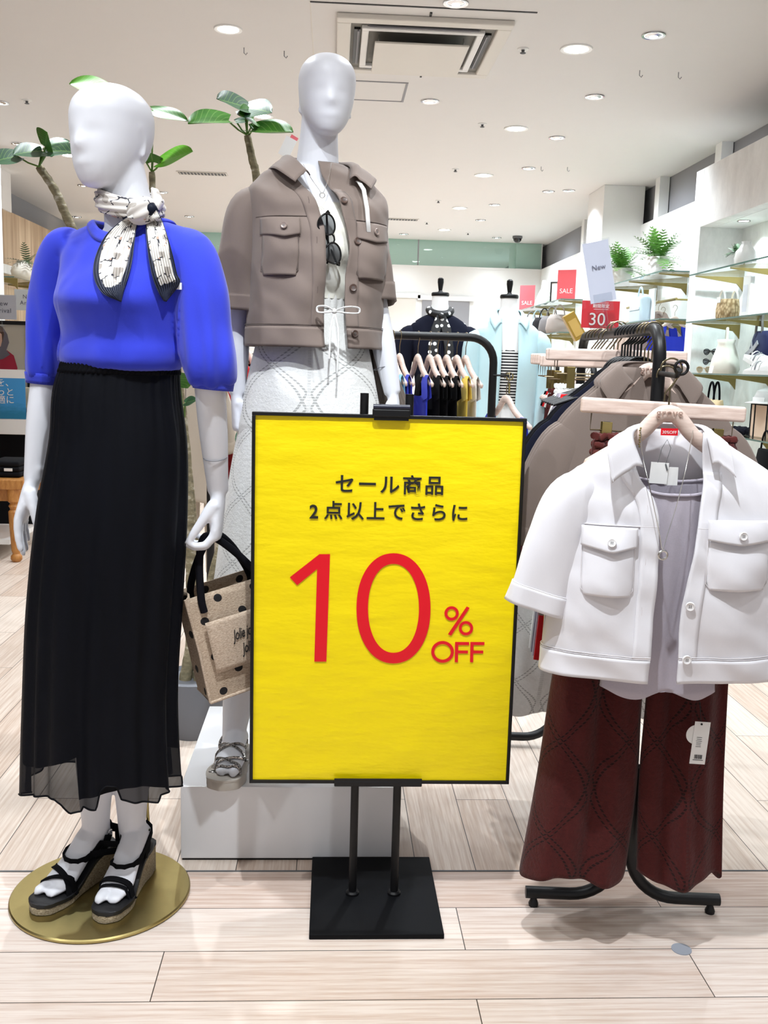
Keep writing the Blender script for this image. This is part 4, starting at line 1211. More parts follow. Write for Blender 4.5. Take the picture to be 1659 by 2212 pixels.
def sleeve(pts, radii, mat, parent, name='sleeve', n=36, sub=9, flat=1.0, fold=.006, seed=1.0, band=True, band_mat=None, up=(0, 1, 0), yflat=1.0, band_h=.04):
    K = [[i] + list(p) + [r] for i, (p, r) in enumerate(zip(pts, radii))]
    x = np.linspace(0, len(pts) - 1, (len(pts) - 1) * sub + 1); R = cubic(K, x); N = len(R)
    Pm = []; U = Vector(up)
    for i in range(N):
        a = Vector(R[max(0, i - 1)][:3]); b = Vector(R[min(N - 1, i + 1)][:3]); d = (b - a).normalized()
        y = (U - d * U.dot(d)).normalized(); xx = d.cross(y); c = Vector(R[i][:3]); r0 = R[i][3]; row = []
        for k in range(n):
            q = 2 * PI * k / n
            f = fold * math.sin(3 * q + seed + i * .10) * (i / N) + fold * .8 * math.sin(5 * q + 2 * seed - i * .2) * (i / N)
            row.append(list(c + xx * ((r0 + f) * math.cos(q)) + y * ((r0 * yflat + f) * math.sin(q))))
        Pm.append(row)
    o = sheet(name, Pm, mat, parent, .0018, closed_u=True, offset=0)
    if band:
        L = 0; j = N - 1
        while j > 1 and L < band_h:
            L += (Vector(R[j][:3]) - Vector(R[j - 1][:3])).length; j -= 1
        B = []
        for i in range(j, N):
            c = Vector(R[i][:3]); B.append([list(c + (Vector(v) - c) * (1 + .0028 / R[i][3])) for v in Pm[i]])
        bo = sheet('cuff_band', B, band_mat or mat, o, .0016, closed_u=True, offset=0)
        m = MB()
        m.tube([Vector(v) for v in B[0]], .0012, 5, closed=True); m.build('stitching', band_mat or mat, bo)
    return o

# ================================================================== SECOND MANNEQUIN
M_taupe = fabric('taupe_twill', srgb(124, 110, 102), .75, 800, .25, .05, .15)
M_taupe_dark = fabric('taupe_stitch', srgb(96, 84, 78), .8, 800, .2)
M_brown_button = plain('brown_button', srgb(84, 66, 58), .4, var=.12, vscale=60)
M_taupe_button = plain('pale_taupe_button', srgb(140, 124, 116), .3, var=.1, vscale=60)
M_satin = NT('ivory_satin'); _t = M_satin; _t.set(color=srgb(236, 234, 222), rough=.38, sheen=.2); _t.bump(_t.noise(_t.coord(scale=(1, 1, .6)), 16, 3), .5, .01); M_satin = _t.m

MY = 2.60
FM = Fig(-0.055, MY, 20, [(0, -.02), (.3, -.012), (1.0, .0), (1.35, .008), (1.7, .006), (2.1, -.002)])
mannM = thing('mannequin', 'white faceless mannequin in an open brown shirt-jacket and white lace trousers', 'mannequin', FM.o + Vector((0, 0, PLZ)))
FM.o = FM.o + Vector((0, 0, PLZ))
DZ = .012
def Pm_(x, y, dy):
    return atY(x, y, MY + dy) - FM.o
# arms: her right arm (viewer left) hangs behind the blue sleeve, her left arm swings out
a0 = Pm_(535, 470, -.01); a1 = Pm_(512, 690, .02); a2 = Pm_(512, 850, .0)
b0 = Pm_(785, 470, .03); b1 = Pm_(812, 660, .03); b2 = Pm_(848, 850, .0)
la = Pm_(505, 1590, -.10); lk = Pm_(535, 1350, -.05)
heelA = (la.x + .012, la.y + .05); toeA = (Pm_(486, 1650, -.22).x, la.y - .165)
lb = Pm_(860, 1600, .0); lkb = Pm_(790, 1350, .0)
mb = body(FM, mannM, 8, ((0, .018, 1.50 + DZ), (.004, .0, 1.70 + DZ)), 1.628, .207,
          [([a0, a0.lerp(a1, .5), a1, a1.lerp(a2, .45), a2], [.042, .037, .033, .032, .0225]),
           ([b0, b0.lerp(b1, .5), b1, b1.lerp(b2, .45), b2], [.042, .036, .032, .032, .0225])],
          [([FM.T((-.075, .01, .86)), lk, lk.lerp(la, .45), la, la + Vector((.0, .01, -.06))], [.066, .046, .047, .031, .031]),
           ([FM.T((.075, .01, .86)), lkb, lkb.lerp(lb, .45), lb, lb + Vector((0, .01, -.06))], [.066, .046, .047, .031, .031])],
          [dict(wrist=a2, d=(-.02, -.04, -1), n=(.9, .25, 0), s=(.15, -1, 0), curl=(.7, .9, .5), thumb=(.25, .5), size=1.02, rw=.0215),
           dict(wrist=b2, d=(.16, -.05, -1), n=(-.9, .2, 0), s=(-.1, -1, 0), curl=(.3, .3, .2), thumb=(.35, .5), size=1.02, rw=.0215)],
          hsc=.95, torso_dz=DZ, head_shift=(.012, -.01, 0), tilt=2)
fA = foot(mb, heelA, toeA, .030, .028, .028, 1, la)
fB = foot(mb, (lb.x, lb.y + .05), (lb.x + .05, lb.y - .17), .030, .028, .028, -1, lb)
bodyM = remesh(mb, .0042, 'body', 5, .5, M_mann, mannM); BM = bvh_of(bodyM)
seam_ring(mannM, Pm_(507, 778, .01), a2 - a1, .0275)
seam_ring(mannM, Pm_(829, 795, .01), b2 - b1, .0270)
MB().lathe([(.15, 0), (.15, .006), (.148, .009), (.002, .009)], (.03, .06, 0), 64).build('base_plate', M_gold, mannM, angle=30)

# flat platform sandals with glittering crossed cords
M_sole_grey = plain('greige_sole', srgb(176, 168, 158), .6, bump=.1)
M_glitter = NT('glitter_cord'); _t = M_glitter; _t.set(rough=.25, metal=.7)
_v = _t.n('ShaderNodeTexVoronoi'); _v.inputs['Scale'].default_value = 480; _t.l(_t.coord(), _v.inputs['Vector'])
_t.l(_t.ramp(_v.outputs['Color'], (.2, srgb(40, 38, 38)), (.8, srgb(210, 205, 200))), _t.b.inputs['Base Color']); M_glitter = _t.m
def flat_sandal(parent, fr, an):
    h, d, s, L, zs = fr
    o = bpy.data.objects.new('sandal', None); COL.objects.link(o); o.parent = parent; o.empty_display_size = .02
    U = np.linspace(0, 1, 40)
    def pt(u, lat, z): return h + d * (-.014 + (L + .034) * u) + s * lat + Vector((0, 0, z))
    def layer(lo, hi, gw):
        return MB().loft([[pt(u, -w_, lo), pt(u, w_, lo), pt(u, w_, hi), pt(u, w_ * .9, hi + .001), pt(u, -w_ * .9, hi + .001), pt(u, -w_, hi)] for u, w_ in [(u, sole_outline(L, u, .043, .035) + gw) for u in U]])
    layer(.001, .022, .002).build('outsole', M_sole_grey, o, angle=50); layer(.0225, .0275, .0035).build('footbed', M_sole_grey, o, angle=50)
    def cord(u0, u1, rise):
        m = MB(); pts = []
        for k in range(21):
            t = PI * k / 20; u = u0 + (u1 - u0) * k / 20
            q = pt(u, .041 * math.cos(t), 0); h_ = BM.ray_cast(Vector((q.x, q.y, .30)), Vector((0, 0, -1)), .30)
            zt9 = .027 + rise[0] * math.sin(t) ** .85; zh9 = h_[0].z if h_[0] is not None else .025
            pts.append(Vector((q.x, q.y, zh9 + .003 if zh9 < zt9 + .05 else zt9)))
        m.tube(pts, .0034, 8); return m.build('strap', M_glitter, o)
    cord(.84, .80, (.030, .03)); cord(.82, .68, (.036, .046)); cord(.68, .80, (.036, .046)); cord(.66, .46, (.06, .07)); cord(.46, .66, (.06, .07))
    m = MB(); pts = [an + d * (.030 * math.cos(t) * 1.2 + .006) + s * (.036 * math.sin(t)) + Vector((0, 0, -.018 - .022 * math.cos(t))) for t in [2 * PI * k / 30 for k in range(30)]]
    m.tube(pts, .004, 8, closed=True); m.build('ankle_strap', M_glitter, o)
    return o
flat_sandal(mannM, fA, la); flat_sandal(mannM, fB, lb)

# white lace trousers
def lace(name, ca, cb, sc=1.0, bumpk=.8, vscale=1.0, lk=.5):
    """crinkled cloth with a lattice of double stitched diamond lines"""
    t = NT(name); t.set(rough=.85, sheen=.1, spec=.2)
    tc = t.n('ShaderNodeTexCoord'); sp = t.n('ShaderNodeSeparateXYZ'); t.l(tc.outputs['UV'], sp.inputs[0])
    u = t.math('MULTIPLY', sp.outputs[0], 5.0 * sc); v = t.math('MULTIPLY', sp.outputs[1], 5.6 * sc * vscale)
    def band(a):
        fr = t.math('ABSOLUTE', t.math('SUBTRACT', t.math('FRACT', a), .5))
        return t.math('LESS_THAN', t.math('ABSOLUTE', t.math('SUBTRACT', fr, .05)), .017)
    sw_ = t.math('MULTIPLY', t.math('SINE', t.math('MULTIPLY', v, 6.283)), .09)
    A_ = t.math('ADD', t.math('ADD', u, v), sw_); B_ = t.math('SUBTRACT', t.math('SUBTRACT', u, v), sw_)
    ln_ = t.math('MAXIMUM', band(A_), band(B_))
    dash = t.math('GREATER_THAN', t.math('FRACT', t.math('MULTIPLY', v, 26)), .3)
    ln_ = t.math('MULTIPLY', ln_, dash)
    crk = t.noise(t.coord(), 120, 4, .7)
    c = t.mix(crk, ca, cb)
    t.l(t.mix(t.math('MULTIPLY', ln_, .8), c, tuple(x * lk for x in ca[:3]) + (1,)), t.b.inputs['Base Color'])
    t.bump(t.math('SUBTRACT', crk, t.math('MULTIPLY', ln_, .8)), bumpk, .0025)
    return t.m
M_lace = lace('white_lace', srgb(216, 216, 212), srgb(240, 240, 238))
M_lace_hip = lace('white_lace_hip', srgb(216, 216, 212), srgb(240, 240, 238), vscale=.42)
M_lace_rust = lace('burgundy_lace', srgb(54, 16, 15), srgb(84, 28, 26), .8, 1.0, 1.0, .12)

def trouser_leg(F, waist, cx_fn, hw_fn, dep, mat, parent, name='trouser_leg', n=110, rows=90, z0=1.2, z1=.0, pleats=5, amp=.05, seed=0.0, hemw=.01, dfold=0.0):
    Pm = np.zeros((rows, n, 3))
    for i in range(rows):
        v = i / (rows - 1); z = z0 + (z1 - z0) * v; cx, cy = cx_fn(v); hw = hw_fn(v); hd = hw * dep(v)
        for k in range(n):
            t = 2 * PI * k / n
            f = 1 + amp * min(1, v * 1.3 + .1) * (math.cos(pleats * t + seed + .5 * math.sin(3 * v)) * .6 + math.cos((pleats + 3) * t + 2 * seed) * .4)
            zz = z + hemw * v ** 6 * math.cos(pleats * t + seed + .6)
            Pm[i, k] = (cx + hw * f * math.sin(t), cy - hd * f * math.cos(t) + dfold * min(1, .25 + v * 1.2) * (math.sin(5.2 * math.sin(t) + seed + 1.0 * v) + .4 * math.sin(11 * math.sin(t) + 2 * seed - v)), zz)
    return sheet(name, Pm, mat, parent, .0014, closed_u=True)
tz0 = Pm_(690, 640, 0).z; 
def lin(*kv):
    return lambda v: [float(q) for q in cubic([[k[0]] + list(k[1:]) for k in kv], [v])[0]]
wl = Pm_(548, 800, 0).x; wr_ = Pm_(800, 800, 0).x
cl_ = lin((0, -.045, 0), (.15, -.062, .0), (.35, -.085, -.01), (1, -.150, -.03)); ch_ = lin((0, .055), (.12, .078), (.3, .098), (1, .128))
trm = trouser_leg(FM, None, lambda v: cl_(v), lambda v: ch_(v)[0], lambda v: 1.05 - .15 * v, M_lace, mannM, 'trousers', z0=tz0, z1=.27, seed=.7, dfold=.006)
cr_ = lin((0, .045, 0), (.15, .062, .0), (.35, .088, .0), (1, .170, .02))
trouser_leg(FM, None, lambda v: cr_(v), lambda v: ch_(v)[0], lambda v: 1.05 - .15 * v, M_lace, trm, 'trouser_leg', z0=tz0, z1=.27, seed=2.1)
trouser_leg(FM, None, lambda v: [0, 0], lambda v: .108 + .085 * min(1, v * 1.25) ** .8, lambda v: .78, M_lace_hip, trm, 'hip_panel', z0=tz0, z1=tz0 - .42, seed=1.2, amp=.03, hemw=.0)
m = MB(); zw = tz0
rings = [[FM.T(((.118 + .002 * math.cos(40 * t)) * math.sin(t), -(.100 + .002 * math.cos(40 * t)) * math.cos(t), zw + dz)) for t in [2 * PI * q / 160 for q in range(160)]] for dz in (-.034, -.02, -.008, 0.002)]
m.loft(rings, caps=False); wb = m.build('waistband', M_lace, trm, angle=180)
# drawstring bow
M_tie = fabric('white_tie', srgb(240, 240, 236), .8)
kx = Pm_(722, 672, -.175)
m = MB()
for sgn, L_ in ((-1, .042), (1, .062)):
    m.tube([Vector(v) for v in cubic([[i, *(kx + Vector(q_))] for i, q_ in enumerate(((0, 0, 0), (sgn * L_ * .45, -.012, .010), (sgn * L_ * .92, -.006, .010), (sgn * L_, -.004, .002), (sgn * L_ * .9, -.006, -.004), (sgn * L_ * .45, -.010, -.004), (0, 0, 0)))], np.linspace(0, 6, 31))], .0034, 8, flat=.6)
m.tube([kx, kx + Vector((-.008, -.006, -.04)), kx + Vector((-.009, -.002, -.075)), kx + Vector((-.010, .0, -.115))], .0024, 8)
m.tube([kx, kx + Vector((.010, -.006, -.04)), kx + Vector((.012, -.002, -.09)), kx + Vector((.010, .002, -.15))], .0024, 8)
m.ico(kx, .007, 2); m.build('drawstring', M_tie, trm)
# ivory satin top
keys = [(tz0 - .01, .122, .104, .104, .0), (tz0 + .06, .132, .112, .10, -.002), (tz0 + .13, .138, .128, .10, -.008), (tz0 + .185, .134, .112, .095, -.006), (tz0 + .225, .118, .09, .09, .0), (tz0 + .25, .1, .074, .08, .0)]
m = MB(); zs = np.linspace(keys[0][0], keys[-1][0], 40); R = cubic([[k[0], k[1], k[2], k[4]] for k in keys], zs); rings = []
for z, (a, b, yc) in zip(zs, R):
    rg = []
    for q in range(72):
        t = 2 * PI * q / 72; drape = .004 * math.sin(z * 90 + 5 * abs(math.sin(t))) * max(0, math.cos(t)); dip = -.020 * max(0, math.cos(t)) ** 6 * (z > zs[-8]) * ((z - zs[-8]) / (zs[-1] - zs[-8]))
        rg.append(FM.T((a * math.sin(t), yc - (b + drape) * math.cos(t), z + dip)))
    rings.append(rg)
m.loft(rings, caps=False); top = m.build('satin_top', M_satin, mannM, angle=180)

# jacket
def jl(px, py, dy):
    v = Pm_(px, py, dy); q = rot2(Vector((v.x - FM.lx(v.z), v.y, v.z)), -FM.yaw); return q
zt = Pm_(650, 365, 0).z
El = [jl(x, y, -.13) for x, y in ((648, 372), (672, 420), (688, 470), (693, 560), (695, 640), (693, 750))]
Er = [jl(x, y, -.11) for x, y in ((708, 366), (722, 400), (734, 465), (748, 520), (742, 600), (741, 680), (744, 744))]
el = lambda z: float(cubic([[-v.z, v.x] for v in El], [-z])[0][0]); er = lambda z: float(cubic([[-v.z, v.x] for v in Er], [-z])[0][0])
zh = Pm_(640, 748, -.13).z
sh = zt - .045
JK = [(zh, .178, .150, .135, .0), (zh + .05, .180, .148, .13, .0), (zh + .15, .176, .146, .125, -.004), (zh + .25, .176, .148, .12, -.008), (zh + .31, .178, .140, .115, -.004), (zh + .37, .182, .118, .11, .0), (sh - .015, .180, .092, .10, .004), (sh + .008, .160, .080, .09, .008), (sh + .034, .130, .070, .08, .010), (sh + .050, .088, .060, .07, .012), (sh + .058, .068, .054, .065, .012)]
fj = lambda x, y, z: .007 * math.sin(x * 38 + 1.5 * math.sin(z * 12)) * max(0, min(1, (zh + .42 - z) * 4)) + .009 * vnoise((x, y, z * .5), 13, 2.2) + .006 * vnoise((x + z * .6, y, z), 22, 5.1)
J = Garment(FM, JK, el, er, M_taupe, M_taupe_dark, 2.35, fj)
jk = J.shell('jacket', mannM, 80, 130)
# hem band and its seam
hb = J.shell('hem_band', jk, 8, 130, zh - .002, zh + .048, .0028)
m = MB()
for zz in (zh + .049, zh + .053):
    a0_ = J.ang(er(zz), zz); a1_ = 2 * PI + J.ang(el(zz), zz)
    m.tube([FM.T(J.pt(a0_ + (a1_ - a0_) * k / 90, zz, .003)) for k in range(91)], .001, 5)
m.build('stitching', M_taupe_dark, hb)
# plackets
for fn, sgn in ((el, -1), (er, 1)):
    Pk = []
    for i in range(50):
        z = zh + .05 + (sh - .02 - zh - .05) * i / 49; e = fn(z)
        Pk.append([list(FM.T(J.front(e + sgn * .034 * j / 5, z) + Vector((0, -.0022, 0)))) for j in range(6)])
    sheet('placket', Pk, M_taupe, jk, .0015, offset=0)
# pockets with buttoned flaps
zq = jl(580, 470, -.13).z
xa, xb = jl(541, 530, -.02).x, jl(636, 520, -.13).x
pk_top, pk_bot = jl(600, 505, -.13).z, jl(590, 596, -.12).z
def pocket_set(x0, x1):
    p = J.patch('pocket', jk, x0, x1, pk_top + .02, pk_bot, .002, .010, 22, 22, .002, rnd=1, sag=.004)
    m = MB(); m.tube([FM.T(J.front(x, z) + Vector((0, -.0035, 0))) for x, z in [(x0, pk_top), (x0, pk_bot + .012), (x0 + .010, pk_bot), (x1 - .010, pk_bot), (x1, pk_bot + .012), (x1, pk_top)]], .0012, 5); m.build('stitching', M_taupe_dark, p)
    f = J.patch('pocket_flap', jk, x0 - .003, x1 + .003, zq, zq - .040, .006, .003, 20, 10, .0022, sag=.012, point=.008)
    J.button((x0 + x1) / 2, zq - .022, .0085, M_taupe_button, f, .020)
    J.buttonhole((x0 + x1) / 2, zq - .006, f)
    return p
pocket_set(xa, xb)
xr0 = jl(767, 520, -.10).x; pocket_set(xr0, xr0 + .095)
J.seam([(xa - .02 + (el(zq) - xa + .02) * k / 20, zq + .004) for k in range(21)], 'yoke_seam', jk, .002)
J.seam([(er(zq) + (xr0 + .1 - er(zq)) * k / 20, zq + .004) for k in range(21)], 'yoke_seam', jk, .002)
for px_, py_ in ((738, 435), (769, 522), (759, 622), (761, 721)):
    q = jl(px_, py_, -.11); J.button(q.x, q.z, .0095, M_brown_button, jk, .005)
for px_, py_ in ((662, 434), (673, 522), (675, 628), (676, 724)):
    q = jl(px_, py_, -.13); J.buttonhole(q.x, q.z, jk, mat=M_taupe_dark)
# sleeves
sleeve([Pm_(580, 445, -.02), Pm_(542, 458, -.02), Pm_(530, 540, -.01), Pm_(520, 610, .0), Pm_(516, 672, .0)], [.042, .058, .064, .064, .062], M_taupe, jk, seed=.4, yflat=1.05)
sleeve([Pm_(755, 445, .05), Pm_(780, 452, .05), Pm_(793, 530, .05), Pm_(801, 590, .04), Pm_(809, 657, .03)], [.040, .054, .058, .060, .058], M_taupe, jk, seed=1.9, yflat=1.05)
# collar
cn = (0.0, .010, sh + .052)
Cin = [(-1, -.052, -.098, -.040), (-.78, -.070, -.052, -.002), (-.45, -.064, .040, .022), (0, 0, .072, .028), (.45, .064, .040, .022), (.78, .070, -.052, -.002), (1, .052, -.098, -.040)]
Cout = [(-1, -.100, -.128, -.064), (-.80, -.132, -.078, -.030), (-.45, -.110, .070, -.016), (0, 0, .118, -.016), (.45, .110, .070, -.016), (.80, .132, -.078, -.030), (1, .100, -.128, -.064)]
collar(FM, cn, Cin, Cout, M_taupe, jk)

# necklace worn at the neck
M_silver = plain('silver', srgb(216, 214, 208), .2, 1.0)
def chain(pts, r=.0007, n=5):
    K = [[i] + list(p) for i, p in enumerate(pts)]; c_ = cubic(K, np.linspace(0, len(pts) - 1, len(pts) * 12)); m = MB(); m.tube([Vector(v) for v in c_], r, n); return m
nk = chain([Pm_(x, y, d) for x, y, d in ((655, 355, -.06), (672, 385, -.10), (688, 408, -.118), (696, 418, -.122), (703, 405, -.118), (711, 380, -.10), (716, 352, -.06))]).build('necklace', M_silver, mannM)
m = MB(); c0 = Pm_(696, 422, -.126); m.tube(arc_pts(c0, .006, 0, 2 * PI, 20, (1, 0, 0), (0, -.2, 1))[:-1], .0009, 6, closed=True); m.build('pendant', M_silver, nk)
# price tags poking out behind the collar
tagm = plain('tag_paper', srgb(236, 234, 228), .6)
tg = MB().box(Pm_(621, 318, .05), (.030, .001, .050), M=Matrix.Rotation(.45, 3, 'Y')).build('price_tag', tagm, mannM, False)
MB().box(Pm_(630, 308, .052), (.020, .001, .036), M=Matrix.Rotation(.5, 3, 'Y')).build('red_label', plain('coral_label', srgb(232, 110, 116), .6), tg, False)

# sunglasses hooked in the neckline
M_acetate = plain('black_acetate', srgb(14, 14, 15), .15)
M_lens = glassy('grey_lens', (.50, .51, .54, 1), .05)
def sunglasses(name, label, pos, M_, sc=1.0, lens=None, frame=None, group=None, fold=True):
    t = thing(name, label, 'sunglasses', pos, 0, group)
    lens = lens or M_lens; frame = frame or M_acetate
    fr = MB()
    for sx in (-1, 1):
        c = Vector((sx * .034, 0, 0))
        loop = [M_ @ (c + Vector((.0235 * math.cos(a) * (1 + .04 * math.cos(2 * a)), 0, .0215 * math.sin(a) + .002 * math.cos(2 * a)))) * sc for a in [2 * PI * k / 36 for k in range(36)]]
        fr.tube(loop, .0023 * sc, 8, closed=True)
        lm = MB(); lm.loft([[v * 1.0 for v in loop], [v + M_ @ Vector((0, .001 * sc, 0)) for v in loop]]); lm.build('lens', lens, t, True, angle=30)
    fr.tube([M_ @ Vector((x, -.002, z)) * sc for x, z in ((-.011, .006), (-.004, .010), (.004, .010), (.011, .006))], .0022 * sc, 8)
    fr.build('front_frame', frame, t)
    for sx in (-1, 1):
        pts = [(sx * .058, .002, .012), (sx * .064, .008, .012), (sx * .062, .014, .010), (sx * .02, .018 + .004 * (sx > 0), .004), (-sx * .035, .018 + .004 * (sx > 0), -.004), (-sx * .055, .018, -.014)] if fold else [(sx * .058, .002, .012), (sx * .063, .02, .012), (sx * .062, .09, .010), (sx * .060, .13, -.014)]
        m = MB(); m.tube([M_ @ Vector(p) * sc for p in pts], [.0026 * sc] * (len(pts) - 1) + [.0022 * sc], 8); m.build('temple', frame, t)
    return t
g0 = FM.o + Pm_(713, 516, -.152)
sunglasses('sunglasses', 'black round sunglasses hooked sideways in the ivory neckline', g0, Matrix.Rotation(math.radians(20), 3, 'Z') @ Matrix.Rotation(math.radians(76), 3, 'Y'), 1.02)
# shoulder bag on her left shoulder
M_strap = plain('white_leather', srgb(226, 224, 220), .45, bump=.1)
M_pleat = fabric('brown_pleats', srgb(104, 94, 86), .6, 500, .2)
sb = thing('shoulder_bag', 'brown pleated shoulder bag with white strap behind the lace trousers', 'bag', FM.o + Pm_(822, 800, .10))
q = lambda x, y, d: FM.o + Pm_(x, y, d) - sb.location
m = MB(); flat_band(m, [q(x, y, d) for x, y, d in ((764, 394, .03), (775, 392, -.055), (786, 410, -.10), (793, 450, -.125), (796, 490, -.125), (800, 560, -.05), (803, 650, .10), (806, 735, .10))], .011, .003, [(1, .3, 0)] * 8); m.build('strap', M_strap, sb, angle=50)
rings = []
for i in range(20):
    v = i / 19; z0_ = q(806, 745, .10).lerp(q(838, 960, .10), v); w_ = .020 + .075 * v ** .7; rings.append([z0_ + Vector(((w_ + .004 * math.cos(26 * t)) * math.cos(t), (.02 + .035 * v + .004 * math.cos(26 * t)) * math.sin(t), 0)) for t in [2 * PI * k / 150 for k in range(150)]])
m = MB(); m.loft(rings); m.build('pleated_body', M_pleat, sb, angle=180)
# ------------------------------------------------------------------ hangers and hung clothes
M_beech = NT('beech_wood'); _t = M_beech; _t.set(rough=.45)
_n = _t.noise(_t.coord(scale=(3, 3, 26)), 6, 4, .6); _t.l(_t.ramp(_n, (.3, srgb(206, 180, 166)), (.7, srgb(232, 212, 200))), _t.b.inputs['Base Color']); M_beech = _t.m
M_hook = plain('bronze_hook', srgb(128, 116, 92), .3, 1.0)
M_engrave = plain('burnt_engraving', srgb(172, 142, 128), .7)
HANG = [(-.205, -.118), (-.16, -.094), (-.11, -.068), (-.075, -.045), (-.05, -.022), (-.028, -.006), (0, .0)]
def hook_pts(r=.021, h=.055):
    """open hook: stem up from z=-h, round over the bar whose top is at z=0"""
    c = Vector((0, 0, -r + .002)); pts = [Vector((0, 0, -h - .03)), Vector((0, 0, -h + .004)), Vector((.012, 0, -r - .016))]
    for k in range(13):
        a = -.55 + (PI + .75) * k / 12
        pts.append(c + Vector((r * math.cos(a), 0, r * math.sin(a))))
    return pts
def wood_hanger(name, label, loc, yaw, group=None, engrave=True, w=1.0, mat=None):
    t = thing(name, label, 'hanger', loc, math.radians(yaw), group)
    up = cubic([[i, a * w, b] for i, (a, b) in enumerate(HANG + [(-a, b) for a, b in reversed(HANG[:-1])])], np.linspace(0, 12, 49))
    n = len(up); top = [(x, z) for x, z in up]; rings = []
    for i, (x, z) in enumerate(top):
        a = np.array(top[max(0, i - 1)]); b = np.array(top[min(n - 1, i + 1)]); d = (b - a) / np.linalg.norm(b - a); nn = np.array([-d[1], d[0]])
        th = .034 - .012 * abs(x) / .2; k = .35 if i in (0, n - 1) else 1.0
        c = np.array([x, z - .088]) - nn * th * .5; yb = .020 * (x / .2) ** 2
        rings.append([Vector((c[0] + nn[0] * th * .5 * k * math.sin(q), -yb * -1 + .0085 * k * math.cos(q) * (1 + .2 * abs(math.cos(q))), c[1] + nn[1] * th * .5 * k * math.sin(q))) for q in [2 * PI * j / 14 for j in range(14)]])
    m = MB(); m.loft(rings); bd = m.build('shoulder_bar', mat or M_beech, t, angle=180)
    m = MB(); m.tube(hook_pts(h=.062), .0019, 8); m.build('hook', M_hook, t)
    if engrave:
        text_mesh('grove', .021, face_mat((0, -.0112, -.104), (1, 0, 0), (0, .0, 1)), 'lettering', M_engrave, bd, 1.1, .0006)
    return t
def clip_hanger(name, label, loc, yaw, group=None, w=.352, roll=0.0, clips=(-.118, .118)):
    t = thing(name, label, 'hanger', loc, math.radians(yaw), group)
    t.rotation_euler = (0, roll, math.radians(yaw))
    MB().box((0, 0, -.088), (w, .014, .032)).build('cross_bar', M_beech, t, False, .006, 4)
    m = MB(); m.tube(hook_pts(h=.058), .0019, 8); m.build('hook', M_hook, t)
    m = MB(); m.tube([(-w * .43, 0, -.10), (-w * .43, 0, -.138), (w * .43, 0, -.138), (w * .43, 0, -.10)], .0016, 8); rod = m.build('clip_rod', M_hook, t)
    for x in clips:
        m = MB().box((x, -.007, -.148), (.021, .003, .056)).box((x, .007, -.148), (.021, .003, .056)); c_ = m.build('clip', M_gold_dark, t, False, .001)
        MB().box((x, 0, -.125), (.016, .016, .010)).build('clip_hinge', M_black, c_, False)
    return t
def ring_hanger(name, label, loc, yaw, group=None):
    """slim black hanger with a big round neck loop"""
    t = thing(name, label, 'hanger', loc, math.radians(yaw), group)
    m = MB(); m.tube(hook_pts(h=.05), .0026, 8); m.build('hook', M_black, t)
    m = MB(); m.tube(arc_pts((0, 0, -.125), .048, PI * .5, PI * 2.5, 30, (1, 0, 0), (0, 0, 1))[:-1], .0028, 8, closed=True)
    m.tube([(-.20, 0, -.195), (-.10, 0, -.160), (-.044, 0, -.140)], .004, 8); m.tube([(.20, 0, -.195), (.10, 0, -.160), (.044, 0, -.140)], .004, 8); m.build('frame', M_black, t)
    return t

# ------------------------------------------------------------------ black clothes rack on the right
RB0 = Vector((.711, 2.115, 1.362)); RB1 = Vector((.790, 3.10, 1.372))
def tube_rack(name, label, p0, p1, foot_w, r, top_r=.07, mat=None, both=True, foot_l=None):
    """p0, p1: bar ends (bar centre line). posts at both ends, splayed foot tubes across"""
    t = thing(name, label, 'clothes rack', (p0.x, p0.y, 0)); o = t.location.copy(); mat = mat or M_black
    d = (p1 - p0); d.z = 0; d.normalize(); s_ = Vector((d.y, -d.x, 0))
    def bend(a, corner, b, rr, n=8):
        u = (a - corner).normalized(); v = (b - corner).normalized(); out = []
        for k in range(n + 1):
            q = PI / 2 * k / n; out.append(corner + u * (rr * (1 - math.sin(q))) + v * (rr * (1 - math.cos(q))))
        return out
    L = lambda p: Vector(p) - o
    c0, c1 = L(p0), L(p1); b0 = Vector((c0.x, c0.y, .20)); b1 = Vector((c1.x, c1.y, .20))
    m = MB(); m.tube([b0 + Vector((0, 0, -.02))] + bend(b0, c0, c1, top_r) + bend(c0, c1, b1, top_r) + [b1 + Vector((0, 0, -.02))], r, 18); m.build('frame_bar', mat, t, angle=50)
    for c in (c0, c1):
        for sg in (-1, 1):
            x = c + s_ * (sg * r * 1.0); up_ = Vector((x.x, x.y, .36)); cr = Vector((x.x, x.y, .034)); e = x + s_ * (sg * foot_w); e.z = .034
            if sg < 0: up_.z = .17
            m = MB(); m.tube([up_] + bend(up_, cr, e, .11, 10) + [e], r, 18); f = m.build('foot_tube', mat, t, angle=50)
            q = e - s_ * (sg * .02); MB().lathe([(.011, 0), (.012, .006), (.009, .014), (.006, .022)], (q.x, q.y, .0), 16).build('foot_pad', M_black, f)
    return t
rack = tube_rack('clothes_rack', 'black tubular clothes rack crowded with brown and black tops', RB0, RB1, .215, .0142)
# face-out arm at the near end
ar = MB(); q1 = atY(1462, 812, 1.885) - rack.location; q0 = Vector((0, 0, q1.z + .004)); ar.tube([q0, q1, q1 + Vector((0, -.012, .012))], .0055, 10)
ar.tube(arc_pts(q1 + Vector((.006, -.006, .016)), .013, 0, 2 * PI, 20, (1, 0, 0), (0, 0, 1))[:-1], .003, 8, closed=True); ar.build('face_out_arm', M_black, rack)
bar_at = lambda f: RB0.lerp(RB1, f) + Vector((0, 0, .0142))
ryaw = -math.degrees(math.atan2(RB1.x - RB0.x, RB1.y - RB0.y))

